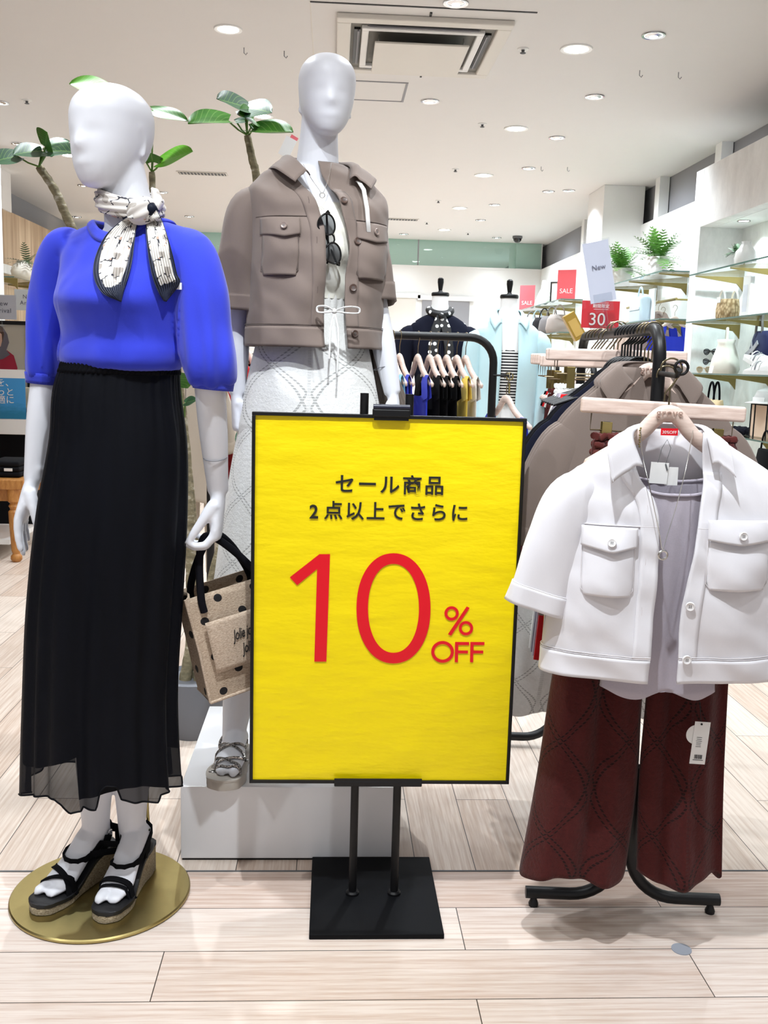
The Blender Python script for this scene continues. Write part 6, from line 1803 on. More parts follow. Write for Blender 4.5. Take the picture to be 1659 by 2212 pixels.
# left crown
lf(g_mid, (84, 360), (98, 318), (100, 286), .100, .08, .02, .05, .1, (0, -1, .3)); lf(g_dark, (84, 360), (96, 328), (168, 318), .075, .08, -.02)
lf(g_dark, (84, 360), (90, 326), (28, 328), .085, .08, .02); lf(g_dark, (84, 360), (38, 338), (-26, 346), .085, .05, .0); lf(g_dark, (84, 360), (110, 312), (150, 300), .05, .12, .16)
# middle crown
lf(g_br, (328, 372), (348, 350), (416, 326), .095, .04, -.02, .02, .2); lf(g_mid, (328, 372), (330, 350), (326, 332), .07, .06, .03, .1, .1, (0, -1, .4))
lf(g_br, (328, 372), (232, 196), (150, 178), .10, .06, .02, .05); lf(g_mid, (328, 372), (330, 238), (404, 254), .06, .06, .0, .1)
# right crown
lf(g_mid, (534, 292), (494, 262), (406, 266), .120, .02, -.05, .02, .35, (0, -.7, 1)); lf(g_dark, (534, 292), (534, 232), (468, 212), .110, .02, -.05, .02); lf(g_dark, (534, 292), (528, 234), (584, 234), .110, .02, -.04, .15, .1)
lf(g_mid, (534, 292), (548, 258), (520, 244), .08, .02, -.05, .1, .3, (0, -1, .3)); lf(g_mid, (534, 292), (545, 282), (634, 288), .110, .0, -.04, -.02, .35, (0, -.7, 1)); lf(g_dark, (534, 292), (510, 262), (540, 258), .03, .04, .04)
# lower shoots
lf(g_mid, (398, 905), (388, 838), (374, 806), .10, .0, -.06, .1, .2, (0, -1, .4)); lf(g_dark, (398, 905), (400, 870), (424, 862), .04, .0, -.02); lf(g_br, (545, 905), (540, 912), (524, 902), .04, .0, -.02); lf(g_dark, (545, 905), (528, 930), (552, 962), .09, .0, -.04, .1, .2, (0, -1, .3))
twigs.tube([Q(402, 960, .05), Q(396, 910, .02), Q(388, 838, .0)], .005, 6)
join_grids('foliage', g_mid, M_leaf, fig); join_grids('dark_foliage', g_dark, M_leaf_dark, fig); join_grids('young_foliage', g_br, M_leaf_bright, fig)
twigs.build('side_shoot', M_stalk, fig)

# ------------------------------------------------------------------ rack with tank tops behind the sign
r2 = tube_rack('clothes_rack', 'black clothes rack of blue and black tank tops behind the yellow sign', Vector((.655, 4.0, 1.385)), Vector((-.50, 4.05, 1.385)), .22, .0165, .10)
M_sky = fabric('sky_blue_knit', srgb(140, 200, 232), .9, 500, .2); M_royal = fabric('royal_blue_knit', srgb(40, 56, 190), .9, 500, .2)
M_black_knit = fabric('black_knit', srgb(20, 20, 22), .9, 500, .2); M_cream_knit = fabric('cream_knit', srgb(226, 222, 214), .9, 500, .2); M_yellow_knit = fabric('yellow_knit', srgb(236, 206, 84), .9, 500, .2)
tk_items = [(836, 'white', M_white_knit, 'leftmost'), (850, 'sky blue', M_sky, 'second from the left'), (865, 'royal blue', M_royal, 'third from the left'), (905, 'royal blue', M_royal, 'fourth from the left'), (931, 'black', M_black_knit, 'fifth from the left'),
            (948, 'black', M_black_knit, 'sixth from the left'), (968, 'black', M_black_knit, 'seventh from the left'), (990, 'yellow', M_yellow_knit, 'eighth from the left'), (1009, 'cream', M_cream_knit, 'rightmost')]
protos = {}
for px, nm, mt, o_ in tk_items:
    p = Vector((atY(px, 720, 4.0).x, 4.02, 1.402)); yw = -78
    h_ = wood_hanger('wooden_hanger', 'wooden hanger of the %s tank top, %s behind the sign' % (nm, o_), p, yw, 'hangers on the tank top rack', False, .84)
    lab = '%s tank top hung edge-on, %s on the rack behind the sign' % (nm, o_)
    if nm in protos: c = copy_tree(protos[nm]); c.location = p; c['label'] = lab
    else: protos[nm] = hung_tank(lab, p, yw, mt, 'tank tops on the rack behind the sign', .185, .60)
MB().tube([(0.0, -.016, 1.235), (.06, -.05, 1.235), (.066, -.055, 1.245)], .004, 8).build('side_arm', M_black, r2)
p = Vector((.705, 3.948, 1.246)); wood_hanger('wooden_hanger', 'wooden hanger on the side arm right of the black rack post', p, -70, 'hangers on the tank top rack', False, .9)
c = copy_tree(protos['royal blue']); c.location = p; c.rotation_euler = (0, 0, math.radians(-70)); c['label'] = 'royal blue tank top on the side arm right of the black rack post'

# ------------------------------------------------------------------ rack of red and beige clothes between the mannequins
tube_rack('clothes_rack', 'black clothes rack of red and beige clothes glimpsed between the mannequins', Vector((-.22, 4.25, 1.38)), Vector((-1.0, 4.3, 1.38)), .22, .0165, .10)
M_red = fabric('red_jersey', srgb(206, 22, 34), .85, 500, .3); M_beige = fabric('beige_cardigan', srgb(200, 188, 172), .95, 300, .5)
M_stripe = NT('striped_knit'); _t = M_stripe; _t.set(rough=.9)
_sp = _t.n('ShaderNodeSeparateXYZ'); _t.l(_t.coord(), _sp.inputs[0]); _t.l(_t.mix(_t.math('LESS_THAN', _t.math('FRACT', _t.math('MULTIPLY', _sp.outputs[2], 58)), .5), srgb(236, 234, 230), srgb(18, 18, 22)), _t.b.inputs['Base Color']); M_stripe = _t.m
for k, (px, mt, nm, yw) in enumerate(((544, M_stripe, 'black and white striped', -60), (520, M_red, 'front red', -60), (495, M_red, 'rear red', -60))):
    p = Vector((atY(px - 8, 760, 4.25).x, 4.27, 1.397)); wood_hanger('wooden_hanger', 'wooden hanger of the %s top between the mannequins' % nm, p, yw, 'hangers between the mannequins', False, .72)
    hung_jacket('%s top hanging between the two mannequins' % nm, p, yw, mt, mt, 'tops between the mannequins', .85, .48, False, 'top', 'hung_blouse', detail=False)
for k, (px, mt, nm) in enumerate(((425, M_beige, 'front beige'), (400, M_beige, 'rear beige'))):
    p = Vector((atY(px, 760, 4.27).x, 4.285, 1.397)); wood_hanger('wooden_hanger', 'wooden hanger of the %s cardigan beside the blue sleeve' % nm, p, -50, 'hangers between the mannequins', False, .72)
    hung_jacket('%s cardigan hanging left of the white hand' % nm, p, -50, mt, mt, 'cardigans between the mannequins', .95, .58, False, 'cardigan', 'hung_cardigan', detail=True)
tb = hung_trousers('beige trousers hanging below the beige cardigans near the jute bag', Vector((atY(430, 760, 4.27).x, 4.36, 1.30)), -40, M_beige, M_beige, 'trousers between the mannequins', .15, .82)

# ------------------------------------------------------------------ two headless dress forms
M_linen = fabric('white_form_cloth', srgb(244, 243, 240), .8, 400, .2)
M_dots = NT('polka_scarf'); _t = M_dots; _t.set(rough=.5)
_v = _t.n('ShaderNodeTexVoronoi'); _v.inputs['Scale'].default_value = 26; _v.inputs['Randomness'].default_value = .35; _t.l(_t.coord(), _v.inputs['Vector'])
_t.l(_t.mix(_t.math('LESS_THAN', _v.outputs['Distance'], .30), srgb(18, 18, 20), srgb(238, 238, 236)), _t.b.inputs['Base Color']); M_dots = _t.m
def dress_form(px, py_cap, Y, label):
    p = atY(px, py_cap, Y); F = Fig(p.x, Y, 0, [(0, 0), (2.2, 0)]); t = thing('dress_form', label, 'dress form', F.o); zc_ = p.z
    K = [(zc_ - 1.0, .14, .10), (zc_ - .80, .165, .11), (zc_ - .58, .115, .085), (zc_ - .36, .145, .115), (zc_ - .22, .175, .09), (zc_ - .16, .160, .075), (zc_ - .115, .085, .065), (zc_ - .07, .056, .056), (zc_ - .01, .050, .050), (zc_, .049, .049)]
    zs = np.linspace(K[0][0], zc_, 44); R = cubic(K, zs); m = MB(); m.loft([ell_ring((0, 0, z), a, b, 32, 2.1) for z, (a, b) in zip(zs, R)]); m.build('torso', M_linen, t, angle=60)
    MB().lathe([(.052, 0), (.055, .004), (.055, .016), (.05, .022), (.016, .026), (.011, .034), (.014, .05), (.019, .085), (.018, .104), (.01, .112), (.001, .113)], (0, 0, zc_), 28).build('neck_cap', M_black, t)
    MB().tube([(0, 0, .03), (0, 0, zc_ - .98)], .012, 12).build('pole', M_chrome, t); MB().lathe([(.16, 0), (.16, .012), (.02, .03), (.001, .03)], n=36).build('foot', M_black, t)
    return t, F, zc_
t, F, zc_ = dress_form(951, 640, 6.1, 'dress form in a black top with a polka dot neck scarf')
K = [(zc_ - .80, .150, .125, .105, 0), (zc_ - .60, .135, .112, .10, 0), (zc_ - .36, .165, .130, .11, 0), (zc_ - .24, .188, .10, .095, 0), (zc_ - .18, .175, .085, .085, 0), (zc_ - .135, .12, .075, .08, 0), (zc_ - .115, .082, .07, .075, 0)]
GD = Garment(F, K, lambda z: -.0005, lambda z: .0005, M_navy_cloth, M_navy_cloth, 2.2); top_ = GD.shell('top', t, 40, 60)
for sx in (-1, 1): sleeve([Vector((sx * .14, 0, zc_ - .22)), Vector((sx * .190, 0, zc_ - .25)), Vector((sx * .225, 0, zc_ - .36)), Vector((sx * .24, 0, zc_ - .52))], [.04, .066, .068, .062], M_navy_cloth, top_, n=24, sub=5, band=False)
m = MB(); m.tube([Vector((.066 * math.cos(a), -.01 + .066 * math.sin(a), zc_ - .085 - .03 * max(0, -math.sin(a)))) for a in [2 * PI * k / 30 for k in range(30)]], .024, 12, closed=True)
sc_ = m.build('neck_scarf', M_dots, t)
for sx in (-1, 1):
    m = MB(); flat_band(m, [Vector((0, -.10, zc_ - .13)), Vector((sx * .03, -.118, zc_ - .20)), Vector((sx * .05, -.145, zc_ - .32)), Vector((sx * .05, -.145, zc_ - .40))], .06, .006, [(1, 0, 0)] * 4); m.build('scarf_tail', M_dots, sc_)
m = MB(); m.ico((0, -.105, zc_ - .125), .02, 2); m.build('scarf_knot', M_dots, sc_)
t, F, zc_ = dress_form(1100, 645, 5.9, 'dress form in an open aqua shirt over a striped top and white trousers')
M_aqua = fabric('aqua_cotton', srgb(196, 228, 234), .8, 240, .4)
K = [(zc_ - .95, .205, .14, .12, 0), (zc_ - .60, .195, .135, .115, 0), (zc_ - .36, .19, .140, .115, 0), (zc_ - .25, .195, .11, .10, 0), (zc_ - .18, .18, .09, .09, 0), (zc_ - .135, .12, .078, .08, 0), (zc_ - .105, .085, .075, .075, 0)]
GD = Garment(F, K, lambda z: -.055 - .02 * (zc_ - .4 - z), lambda z: .045 - .02 * (zc_ - .4 - z), M_aqua, M_aqua, 2.2); sh_ = GD.shell('shirt', t, 40, 70)
for sx in (-1, 1): sleeve([Vector((sx * .14, 0, zc_ - .23)), Vector((sx * .195, 0, zc_ - .26)), Vector((sx * .215, -.01, zc_ - .40)), Vector((sx * .215, -.02, zc_ - .60)), Vector((sx * .20, -.05, zc_ - .84))], [.04, .064, .060, .056, .05], M_aqua, sh_, n=24, sub=5, band=False)
ci = [(-1, -.05, -.078, -.06), (-.7, -.07, -.03, .0), (0, 0, .07, .02), (.7, .07, -.03, .0), (1, .05, -.078, -.06)]; co = [(-1, -.095, -.10, -.10), (-.7, -.12, -.05, -.04), (0, 0, .10, -.02), (.7, .12, -.05, -.04), (1, .095, -.10, -.10)]
collar(F, (0, 0, zc_ - .09), ci, co, M_aqua, sh_, 30, 6)
zs = np.linspace(zc_ - .62, zc_ - .29, 10); R = cubic([[k[0], k[1] * .9, k[2] * .92] for k in K], zs); m = MB(); m.loft([ell_ring((0, 0, z), a * .86, b * .93, 40, 2.1) for z, (a, b) in zip(zs, R)], caps=False); m.build('striped_top', M_stripe, t, angle=180)
for sx in (-1, 1):
    trouser_leg(F, None, lambda v: [sx * (.075 + .03 * v), 0], lambda v: .085 + .025 * v, lambda v: 1.25, M_linen, t, 'trouser_leg', z0=zc_ - .60, z1=.15, n=40, rows=30)
m = MB(); m.tube(arc_pts((-.0, -.138, zc_ - .46), .02, 0, 2 * PI, 16, (1, 0, 0), (0, 0, 1))[:-1], .004, 6, closed=True); m.tube([(0, -.14, zc_ - .50), (0, -.142, zc_ - .56)], .006, 6); m.build('pendant', M_gold, t)
def on_shelf(px, py, X, z):
    p = atX(px, py, X); p.z = z; return p
# ------------------------------------------------------------------ glass wall shelves
def glass_shelf(label, x0, x1, y0, y1, z, brackets, group):
    t = thing('glass_shelf', label, 'shelf', ((x0 + x1) / 2, (y0 + y1) / 2, z), 0, group); o = t.location
    MB().box((0, 0, -.005), (x1 - x0, y1 - y0, .010)).build('glass_plate', M_glass, t, False)
    m = MB(); m.box((x0 - o.x - .0006, 0, -.005), (.0016, y1 - y0, .0105)); m.box((0, y0 - o.y - .0006, -.005), (x1 - x0, .0016, .0105)); m.build('green_edge', M_glass_edge, t, False)
    for yb in brackets:
        poly = [(x1 - o.x, -.011), (x0 - o.x + .02, -.011), (x0 - o.x + .02, -.018), (x1 - o.x - .16, -.045), (x1 - o.x - .05, -.060), (x1 - o.x - .016, -.095), (x1 - o.x, -.115)]
        MB().prism(poly, yb - .006 - o.y, yb + .006 - o.y).build('bracket', M_gold_dark, t, False)
    return t
ZS = (1.975, 1.635, 1.265, .87)
nm = ('top', 'second', 'third', 'lowest')
for k, z in enumerate(ZS):
    glass_shelf('%s glass shelf of the near plastered bay at the right edge' % nm[k], 2.60, 2.98, 4.2, 7.20, z, (7.13, 6.5, 5.6), 'shelves of the near bay')
for k, z in enumerate((2.05, 1.68)):
    glass_shelf('%s glass shelf between the pillar and the white column' % ('upper', 'lower')[k], 2.55, 3.09, 7.66, 9.75, z, (7.8, 8.6, 9.4), 'shelves of the middle bay')
    glass_shelf('%s glass shelf beyond the white column' % ('upper', 'lower')[k], 2.55, 3.09, 11.1, 14.6, z, (11.3, 12.6, 13.9), 'shelves of the far bay')

# ------------------------------------------------------------------ shelf goods
def fern_grids(n, L, seed, up=.5):
    r = random.Random(seed); gs = []
    for k in range(n):
        a = 2 * PI * k / n + r.uniform(-.3, .3); e = r.uniform(.1, 1.25); l = L * r.uniform(.7, 1.1); pts = []
        for i in range(11):
            v = i / 10; pts.append(Vector((math.cos(a) * l * v * math.cos(e) + 0, math.sin(a) * l * v * math.cos(e), l * v * math.sin(e) - l * .45 * v * v * math.cos(e))))
        d = Vector((-math.sin(a), math.cos(a), 0))
        for i in range(1, 11):
            w_ = l * .20 * math.sin(PI * min(1, i / 10 * .9 + .1)); 
            for sg in (-1, 1):
                b = pts[i]; tip = b + d * (sg * w_) + (pts[i] - pts[i - 1]) * .6; ax = (pts[i] - pts[i - 1]) * .55
                gs.append([[list(b - ax * .5), list(b + ax * .5)], [list(b.lerp(tip, .6) - ax * .45), list(b.lerp(tip, .6) + ax * .45)], [list(tip - ax * .05), list(tip + ax * .05)]])
    return gs
M_fern = leaf_mat('fern_green', srgb(44, 96, 34), srgb(98, 150, 62)); M_spruce = leaf_mat('dark_sprig', srgb(28, 52, 38), srgb(56, 86, 62))
M_pot_white = plain('white_ceramic', srgb(242, 242, 240), .25)
def fern_pot(label, p, s, seed, group=None):
    t = thing('potted_fern', label, 'plant', p, 0, group)
    MB().lathe([(.055 * s, 0), (.060 * s, .01 * s), (.082 * s, .135 * s), (.076 * s, .135 * s), (.070 * s, .118 * s), (.001, .115 * s)], n=28).build('pot', M_pot_white, t)
    o = join_grids('fronds', fern_grids(44, .27 * s, seed), M_fern, t); o.location = (0, 0, .12 * s); return t
fern_pot('bushy fern in a tapered white pot on the upper shelf by the pillar', on_shelf(1420, 575, 2.72, 2.05), 1.25, 1, 'shelf ferns')
fern_pot('fern on the upper shelf half hidden by the silvery card', on_shelf(1345, 575, 2.72, 2.05), 1.25, 2, 'shelf ferns')
# vase with sprigs in the near bay
p = on_shelf(1612, 535, 2.80, ZS[0]); t = thing('textured_vase', 'white ribbed vase with dark sprigs on the top near shelf', 'vase', p)
rings = [[Vector(((r_ + .004 * math.cos(9 * q + z * 60)) * math.cos(q), (r_ + .004 * math.cos(9 * q + z * 60)) * math.sin(q), z)) for q in [2 * PI * k / 54 for k in range(54)]] for r_, z in ((.045, 0), (.068, .03), (.074, .07), (.062, .12), (.036, .155), (.026, .175), (.03, .185))]
m = MB(); m.loft(rings); m.build('body', M_pot_white, t, angle=180)
o = join_grids('sprigs', fern_grids(40, .10, 9), M_spruce, t); o.location = (-.03, .10, .12)
# woven basket bag, framed box, drawstring bag, navy bag, shoes, glasses
M_wicker = NT('woven_straw'); _t = M_wicker; _t.set(rough=.8)
_v = _t.n('ShaderNodeTexVoronoi'); _v.inputs['Scale'].default_value = 60; _t.l(_t.coord(scale=(1, 1, .6)), _v.inputs['Vector']); _t.l(_t.ramp(_v.outputs['Distance'], (.1, srgb(228, 206, 164)), (.75, srgb(150, 124, 84))), _t.b.inputs['Base Color']); _t.bump(_v.outputs['Distance'], 1.0, .006); M_wicker = _t.m
p = on_shelf(1573, 655, 2.76, ZS[1]); t = thing('basket_bag', 'woven straw basket bag with white handles on the second near shelf', 'bag', p)
rings = [[Vector((.075 * k_ * math.cos(q), .105 * k_ * math.sin(q), z)) for q in [2 * PI * k / 32 for k in range(32)]] for k_, z in ((.86, 0), (.98, .02), (1.02, .07), (.92, .13), (.88, .145))]
m = MB(); m.loft(rings); m.build('basket', M_wicker, t, angle=180)
M_white_leather = plain('white_strap', srgb(240, 240, 238), .4)
for sx in (-.045, .045):
    m = MB(); m.tube(arc_pts((sx, 0, .12), .055, 0, PI, 16, (0, 1, 0), (0, 0, 1.6)), .007, 8); m.build('handle', M_white_leather, t)
m = MB(); m.box((-.07, .0, .14), (.004, .06, .04)); m.build('flap', M_white_leather, t, False)
p = on_shelf(1614, 660, 2.80, ZS[1]); t = thing('white_carton', 'tall white card panel on the second near shelf beside the basket', 'carton', p); MB().box((0, 0, .145), (.03, .12, .29)).build('panel', plain('white_card', srgb(245, 245, 245), .6), t, False, .002)
MB().box((-.0155, .01, .14), (.001, .07, .18)).build('printed_area', plain('pale_print', srgb(226, 230, 238), .6), t, False)
p = on_shelf(1408, 660, 2.78, 1.68); t = thing('white_card_stand', 'plain white card standing on the middle bay lower shelf', 'card', p); MB().box((0, 0, .15), (.02, .15, .30)).build('panel', MATS['white_card'], t, False, .002)
M_canvas = fabric('cream_canvas', srgb(226, 220, 208), .9, 200, .6)
p = on_shelf(1566, 780, 2.74, ZS[2]); t = thing('drawstring_bag', 'cream slouchy drawstring bag on the third near shelf', 'bag', p)
rings = [[Vector((r_ * .75 * (1 + .05 * math.cos(5 * q + z * 20)) * math.cos(q), r_ * (1 + .06 * math.cos(4 * q + z * 14)) * math.sin(q), z)) for q in [2 * PI * k / 40 for k in range(40)]] for r_, z in ((.115, 0), (.128, .03), (.118, .09), (.088, .16), (.068, .205), (.078, .235), (.07, .236), (.055, .20))]
m = MB(); m.loft(rings, caps=False); m.build('body', M_canvas, t, angle=180)
m = MB(); m.tube(arc_pts((0, 0, .20), .042, 0, PI, 16, (.3, 1, 0), (0, 0, 2.8)), .009, 8, flat=.4); m.build('handle', M_canvas, t)
for k in (0, 1):
    q = p + Vector((-.14, -.10 - .035 * k, .0)); o = MB().box((0, 0, .026), (.002, .03, .052), M=Matrix.Rotation(.2, 3, 'Y')).build('price_card', M_white_plastic, None, False); o.location = q; tag(o, '%s small white price card below the cream drawstring bag' % ('left', 'right')[k], 'card', 'small shelf price cards')
M_navy_bag = fabric('navy_canvas', srgb(28, 32, 76), .85, 200, .5); M_grey_band = fabric('grey_webbing', srgb(176, 176, 182), .8, 300, .4)
p = on_shelf(1640, 745, 2.86, ZS[2]); t = thing('navy_tote', 'navy tote with grey bands hanging behind the white sneakers', 'bag', p + Vector((0, 0, .055)))
rings = [[Vector((.05 * k_ * math.cos(q) + .02, .16 * k2 * math.sin(q), z)) for q in [2 * PI * k / 32 for k in range(32)]] for k_, k2, z in ((.9, .72, 0), (1, .98, .05), (1, 1.0, .12), (.7, .82, .20), (.5, .70, .235))]
m = MB(); m.loft(rings); m.build('body', M_navy_bag, t, angle=180)
for sg in (-1, 1):
    m = MB(); flat_band(m, [Vector((-.034, sg * .13, .075)), Vector((-.038, 0, .09 + .03 * sg)), Vector((-.034, -sg * .05, .16))], .035, .004, [(0, .3, 1)] * 3); m.build('band', M_grey_band, t)
m = MB(); m.tube(arc_pts((0, .02, .22), .05, 0, PI, 16, (0, 1, 0), (0, 0, 2.4)), .009, 8); m.build('handle', plain('taupe_handle', srgb(110, 104, 100), .6), t)
M_shoe = plain('white_shoe_leather', srgb(232, 232, 230), .4); M_shoe_grey = plain('grey_shoe_panel', srgb(120, 120, 124), .6)
for k in (0, 1):
    t = thing('sneaker', '%s white sneaker on the third near shelf' % ('rear, propped up', 'front')[k], 'shoe', on_shelf(1636 + 8 * k, 785, 2.76 - .08 * k, ZS[2]), math.radians(100 + 10 * k), 'white sneakers')
    rings = []
    for u in np.linspace(0, 1, 14):
        hw = float(cubic([(0, .028), (.2, .034), (.6, .040), (.85, .036), (1, .012)], [u])[0][0]); h_ = float(cubic([(0, .085), (.25, .09), (.5, .07), (.75, .045), (1, .028)], [u])[0][0])
        rings.append([Vector((-.13 + .26 * u, hw * math.cos(q), .022 + (h_ - .02) * max(-.02, math.sin(q)))) for q in [2 * PI * j / 16 for j in range(16)]])
    m = MB(); m.loft(rings); up_ = m.build('upper', M_shoe, t)
    m = MB(); m.loft([[Vector((-.135 + .275 * u, hw * c, z)) for c, z in ((-1, 0), (1, 0), (1, .026), (-1, .026))] for u, hw in ((0, .022), (.12, .036), (.6, .043), (.88, .038), (1, .010))]); m.build('sole', M_shoe, t)
    for j in range(3):
        m = MB(); flat_band(m, [Vector((-.02 + j * .03, .040 * math.cos(a), .03 + .055 * math.sin(a))) for a in [PI * i / 8 for i in range(9)]], .010, .003, [(1, 0, 0)] * 9); m.build('lace', M_shoe_grey if j == 1 else M_shoe, t)
    if k == 0: t.rotation_euler = (0, -.35, math.radians(105)); t.location.z += .058
M_lens_tan = glassy('tan_lens', (.78, .70, .60, 1), .05); M_clear_frame = plain('honey_frame', srgb(196, 176, 150), .2)
MZ = Matrix.Rotation(math.radians(-55), 3, 'Z')
ss = sunglasses('sunglasses', 'tan lensed sunglasses lying on the third near shelf', on_shelf(1522, 780, 2.66, ZS[2] + .026), MZ, 1.05, M_lens_tan, M_clear_frame, 'shelf sunglasses', False)
st = thing('glasses_stand', 'slim clear stand carrying two dark sunglasses on the third near shelf', 'stand', on_shelf(1540, 782, 2.76, ZS[2]))
MB().box((0, 0, .004), (.06, .08, .008)).build('foot', M_acrylic, st, False); m = MB(); m.tube([(0, 0, .008), (0, 0, .17)], .004, 8); m.tube([(-.01, -.04, .075), (-.01, .04, .075)], .003, 6); m.tube([(-.01, -.04, .145), (-.01, .04, .145)], .003, 6); m.build('rod', M_acrylic, st)
for k, z in enumerate((.085, .155)):
    sunglasses('sunglasses', 'dark sunglasses on the %s rung of the clear stand' % ('lower', 'upper')[k], st.location + Vector((-.022, 0, z)), MZ, 1.0, group='shelf sunglasses')
# lowest shelf: tan tote, folded dark things, cap, box bag
M_tan = fabric('tan_linen', srgb(208, 184, 146), .9, 220, .5)
p = on_shelf(1541, 870, 2.70, ZS[3]); t = thing('tan_tote', 'tan tote with dark handles and tassel on the lowest near shelf', 'bag', p + Vector((0, 0, .0)))
rings = [[Vector((.06 * k_ * math.cos(q), .145 * k2 * math.copysign(abs(math.sin(q)) ** .7, math.sin(q)), z)) for q in [2 * PI * k / 36 for k in range(36)]] for k_, k2, z in ((1, .86, 0), (1.1, .92, .06), (.9, .96, .15), (.45, 1.05, .21), (.4, 1.04, .212), (.35, 1.0, .19))]
m = MB(); m.loft(rings, caps=False); m.build('body', M_tan, t, angle=180)
for sx in (-.02, .02):
    m = MB(); m.tube(arc_pts((sx, .0, .185), .055, 0, PI, 16, (0, 1, 0), (0, 0, 2.7)), .008, 8); m.build('handle', M_cord, t)
m = MB()
for k in range(8): m.tube([(-.062, -.02, .165), (-.07 - .002 * k, -.03 + .006 * k, .07)], .003, 5)
m.build('tassel', M_cord, t)
M_scrunch = fabric('dark_velvet', srgb(24, 25, 34), .9, 200, .5)
rs = random.Random(11)
for k in range(6):
    p = on_shelf(1570 + k * 10, 890, 2.72 + .04 * (k % 2), ZS[3]); o = MB(); n_ = 40
    o.tube([Vector(((.036 + .006 * math.cos(9 * a)) * math.cos(a), (.036 + .006 * math.cos(9 * a)) * math.sin(a), .022 + .006 * math.sin(7 * a))) for a in [2 * PI * j / n_ for j in range(n_)]], .020, 8, closed=True)
    b = o.build('scrunchie', M_scrunch if k > 1 else M_canvas); b.location = p; tag(b, ('pale' if k < 2 else 'dark') + ' scrunchie, %s in the row beside the tan tote' % ('first', 'second', 'third', 'fourth', 'fifth', 'sixth')[k], 'scrunchie', 'scrunchies on the lowest shelf')
p = on_shelf(1655, 890, 2.74, ZS[3]); t = thing('box_bag', 'small natural bag with black trim on the lowest near shelf', 'bag', p)
MB().box((0, 0, .11), (.09, .24, .22)).build('body', fabric('pinkish_canvas', srgb(216, 190, 166), .9, 220, .5), t, False, .008)
m = MB()
for y in (-.118, .118, .06): m.box((-.0465, y, .11), (.003, .014, .222))
m.box((-.0465, .0, .215), (.003, .24, .02)).build('trim', M_black_cloth, t, False)
p = on_shelf(1640, 855, 2.68, ZS[3] + .22); t = thing('knit_hat', 'pale grey cap with ribbon lying on the small trimmed bag', 'hat', Vector((p.x + .06, p.y, p.z)))
MB().lathe([(.085, 0), (.088, .03), (.07, .075), (.03, .095), (.001, .098)], n=28).build('crown', plain('pale_felt', srgb(214, 214, 212), .9), t)
m = MB(); m.lathe([(.084, .004), (.135, -.004), (.138, -.001), (.084, .010)], n=36, caps=False); m.build('brim', MATS['pale_felt'], t)
m = MB(); flat_band(m, [Vector((-.09 * math.cos(a), .09 * math.sin(a), .02)) for a in [-.9 + 1.8 * k / 10 for k in range(11)]], .03, .004, [(0, 0, 1)] * 11); m.build('ribbon', M_white_leather, t)
# hanging black bag below the lowest shelf
p = atX(1650, 1005, 2.66); t = thing('black_bag', 'black bag hanging below the lowest shelf at the right edge', 'bag', p)
m = MB(); m.loft([[Vector((.04 * math.cos(q) * k_, .10 * math.sin(q) * k2, z)) for q in [2 * PI * k / 24 for k in range(24)]] for k_, k2, z in ((.8, .75, -.14), (1.1, 1.0, -.10), (1.0, 1.05, 0), (.6, .9, .09), (.4, .85, .10))]); m.build('body', M_black_cloth, t, angle=180)
m = MB(); m.tube(arc_pts((0, 0, .08), .06, 0, PI, 16, (0, 1, 0), (0, 0, 2.2)), .006, 8); m.build('strap', M_black_cloth, t)
# middle bay: rail of hangers, folded light denim, blue garments
t = thing('wall_rail', 'brass wall rail under the middle bay shelf', 'rail', (2.9, 9.0, 1.88)); MB().tube([(0, -.7, 0), (0, .7, 0)], .012, 12).build('bar', M_gold, t)
for y in (-.65, .65): MB().tube([(0, y, 0), (.19, y, 0)], .008, 8).build('wall_arm', M_gold, t)
M_pink = fabric('dusty_pink', srgb(214, 190, 178), .9, 400, .3)
wp = None
for k in range(6):
    p = Vector((2.9, 8.75 + .12 * k, 1.894)); lab = '%s hanger along the brass wall rail' % ('nearest', 'second', 'third', 'fourth', 'fifth', 'farthest')[k]
    if wp is None: wp = wood_hanger('wooden_hanger', lab, p, 10, 'hangers on the wall rail', False, .9)
    else:
        c = copy_tree(wp); c.location = p; c['label'] = lab
bl = None
for k in range(4):
    p = Vector((2.9, 8.75 + .12 * k, 1.894)); lab = 'dusty pink blouse, %s on the brass wall rail' % ('nearest', 'second', 'third', 'farthest')[k]
    if bl is None: bl = hung_jacket(lab, p, 10, M_pink, M_pink, 'blouses on the wall rail', .9, .42, False, 'blouse', 'hung_blouse', detail=False)
    else:
        c = copy_tree(bl); c.location = p; c['label'] = lab
M_denim = fabric('pale_denim', srgb(196, 212, 222), .85, 260, .4)
p = on_shelf(1382, 665, 2.72, 1.68); t = thing('denim_bag', 'pale blue denim bag on the middle bay lower shelf', 'bag', p)
MB().box((0, 0, .12), (.10, .34, .24)).build('body', M_denim, t, True, .03, 3, 180)
MB().tube(arc_pts((0, .0, .21), .07, 0, PI, 14, (0, 1, 0), (0, 0, 1.6)), .008, 8).build('handle', M_denim, t)
MB().box((-.052, 0, .13), (.004, .30, .02)).build('seam', M_denim, t, False)
for k, y in enumerate((8.2, 8.5)):
    p = Vector((2.86, y, 1.66)); hung_tank('royal blue top hanging under the middle bay lower shelf, %s' % ('near one', 'far one')[k], p + Vector((0, 0, .16)), 15, M_royal, 'blue tops under the middle shelf', .17, .62)
    wood_hanger('wooden_hanger', 'wooden hanger of the %s blue top under the middle bay shelf' % ('near', 'far')[k], p + Vector((0, 0, .16)), 15, 'hangers under the middle shelf', False, .9)
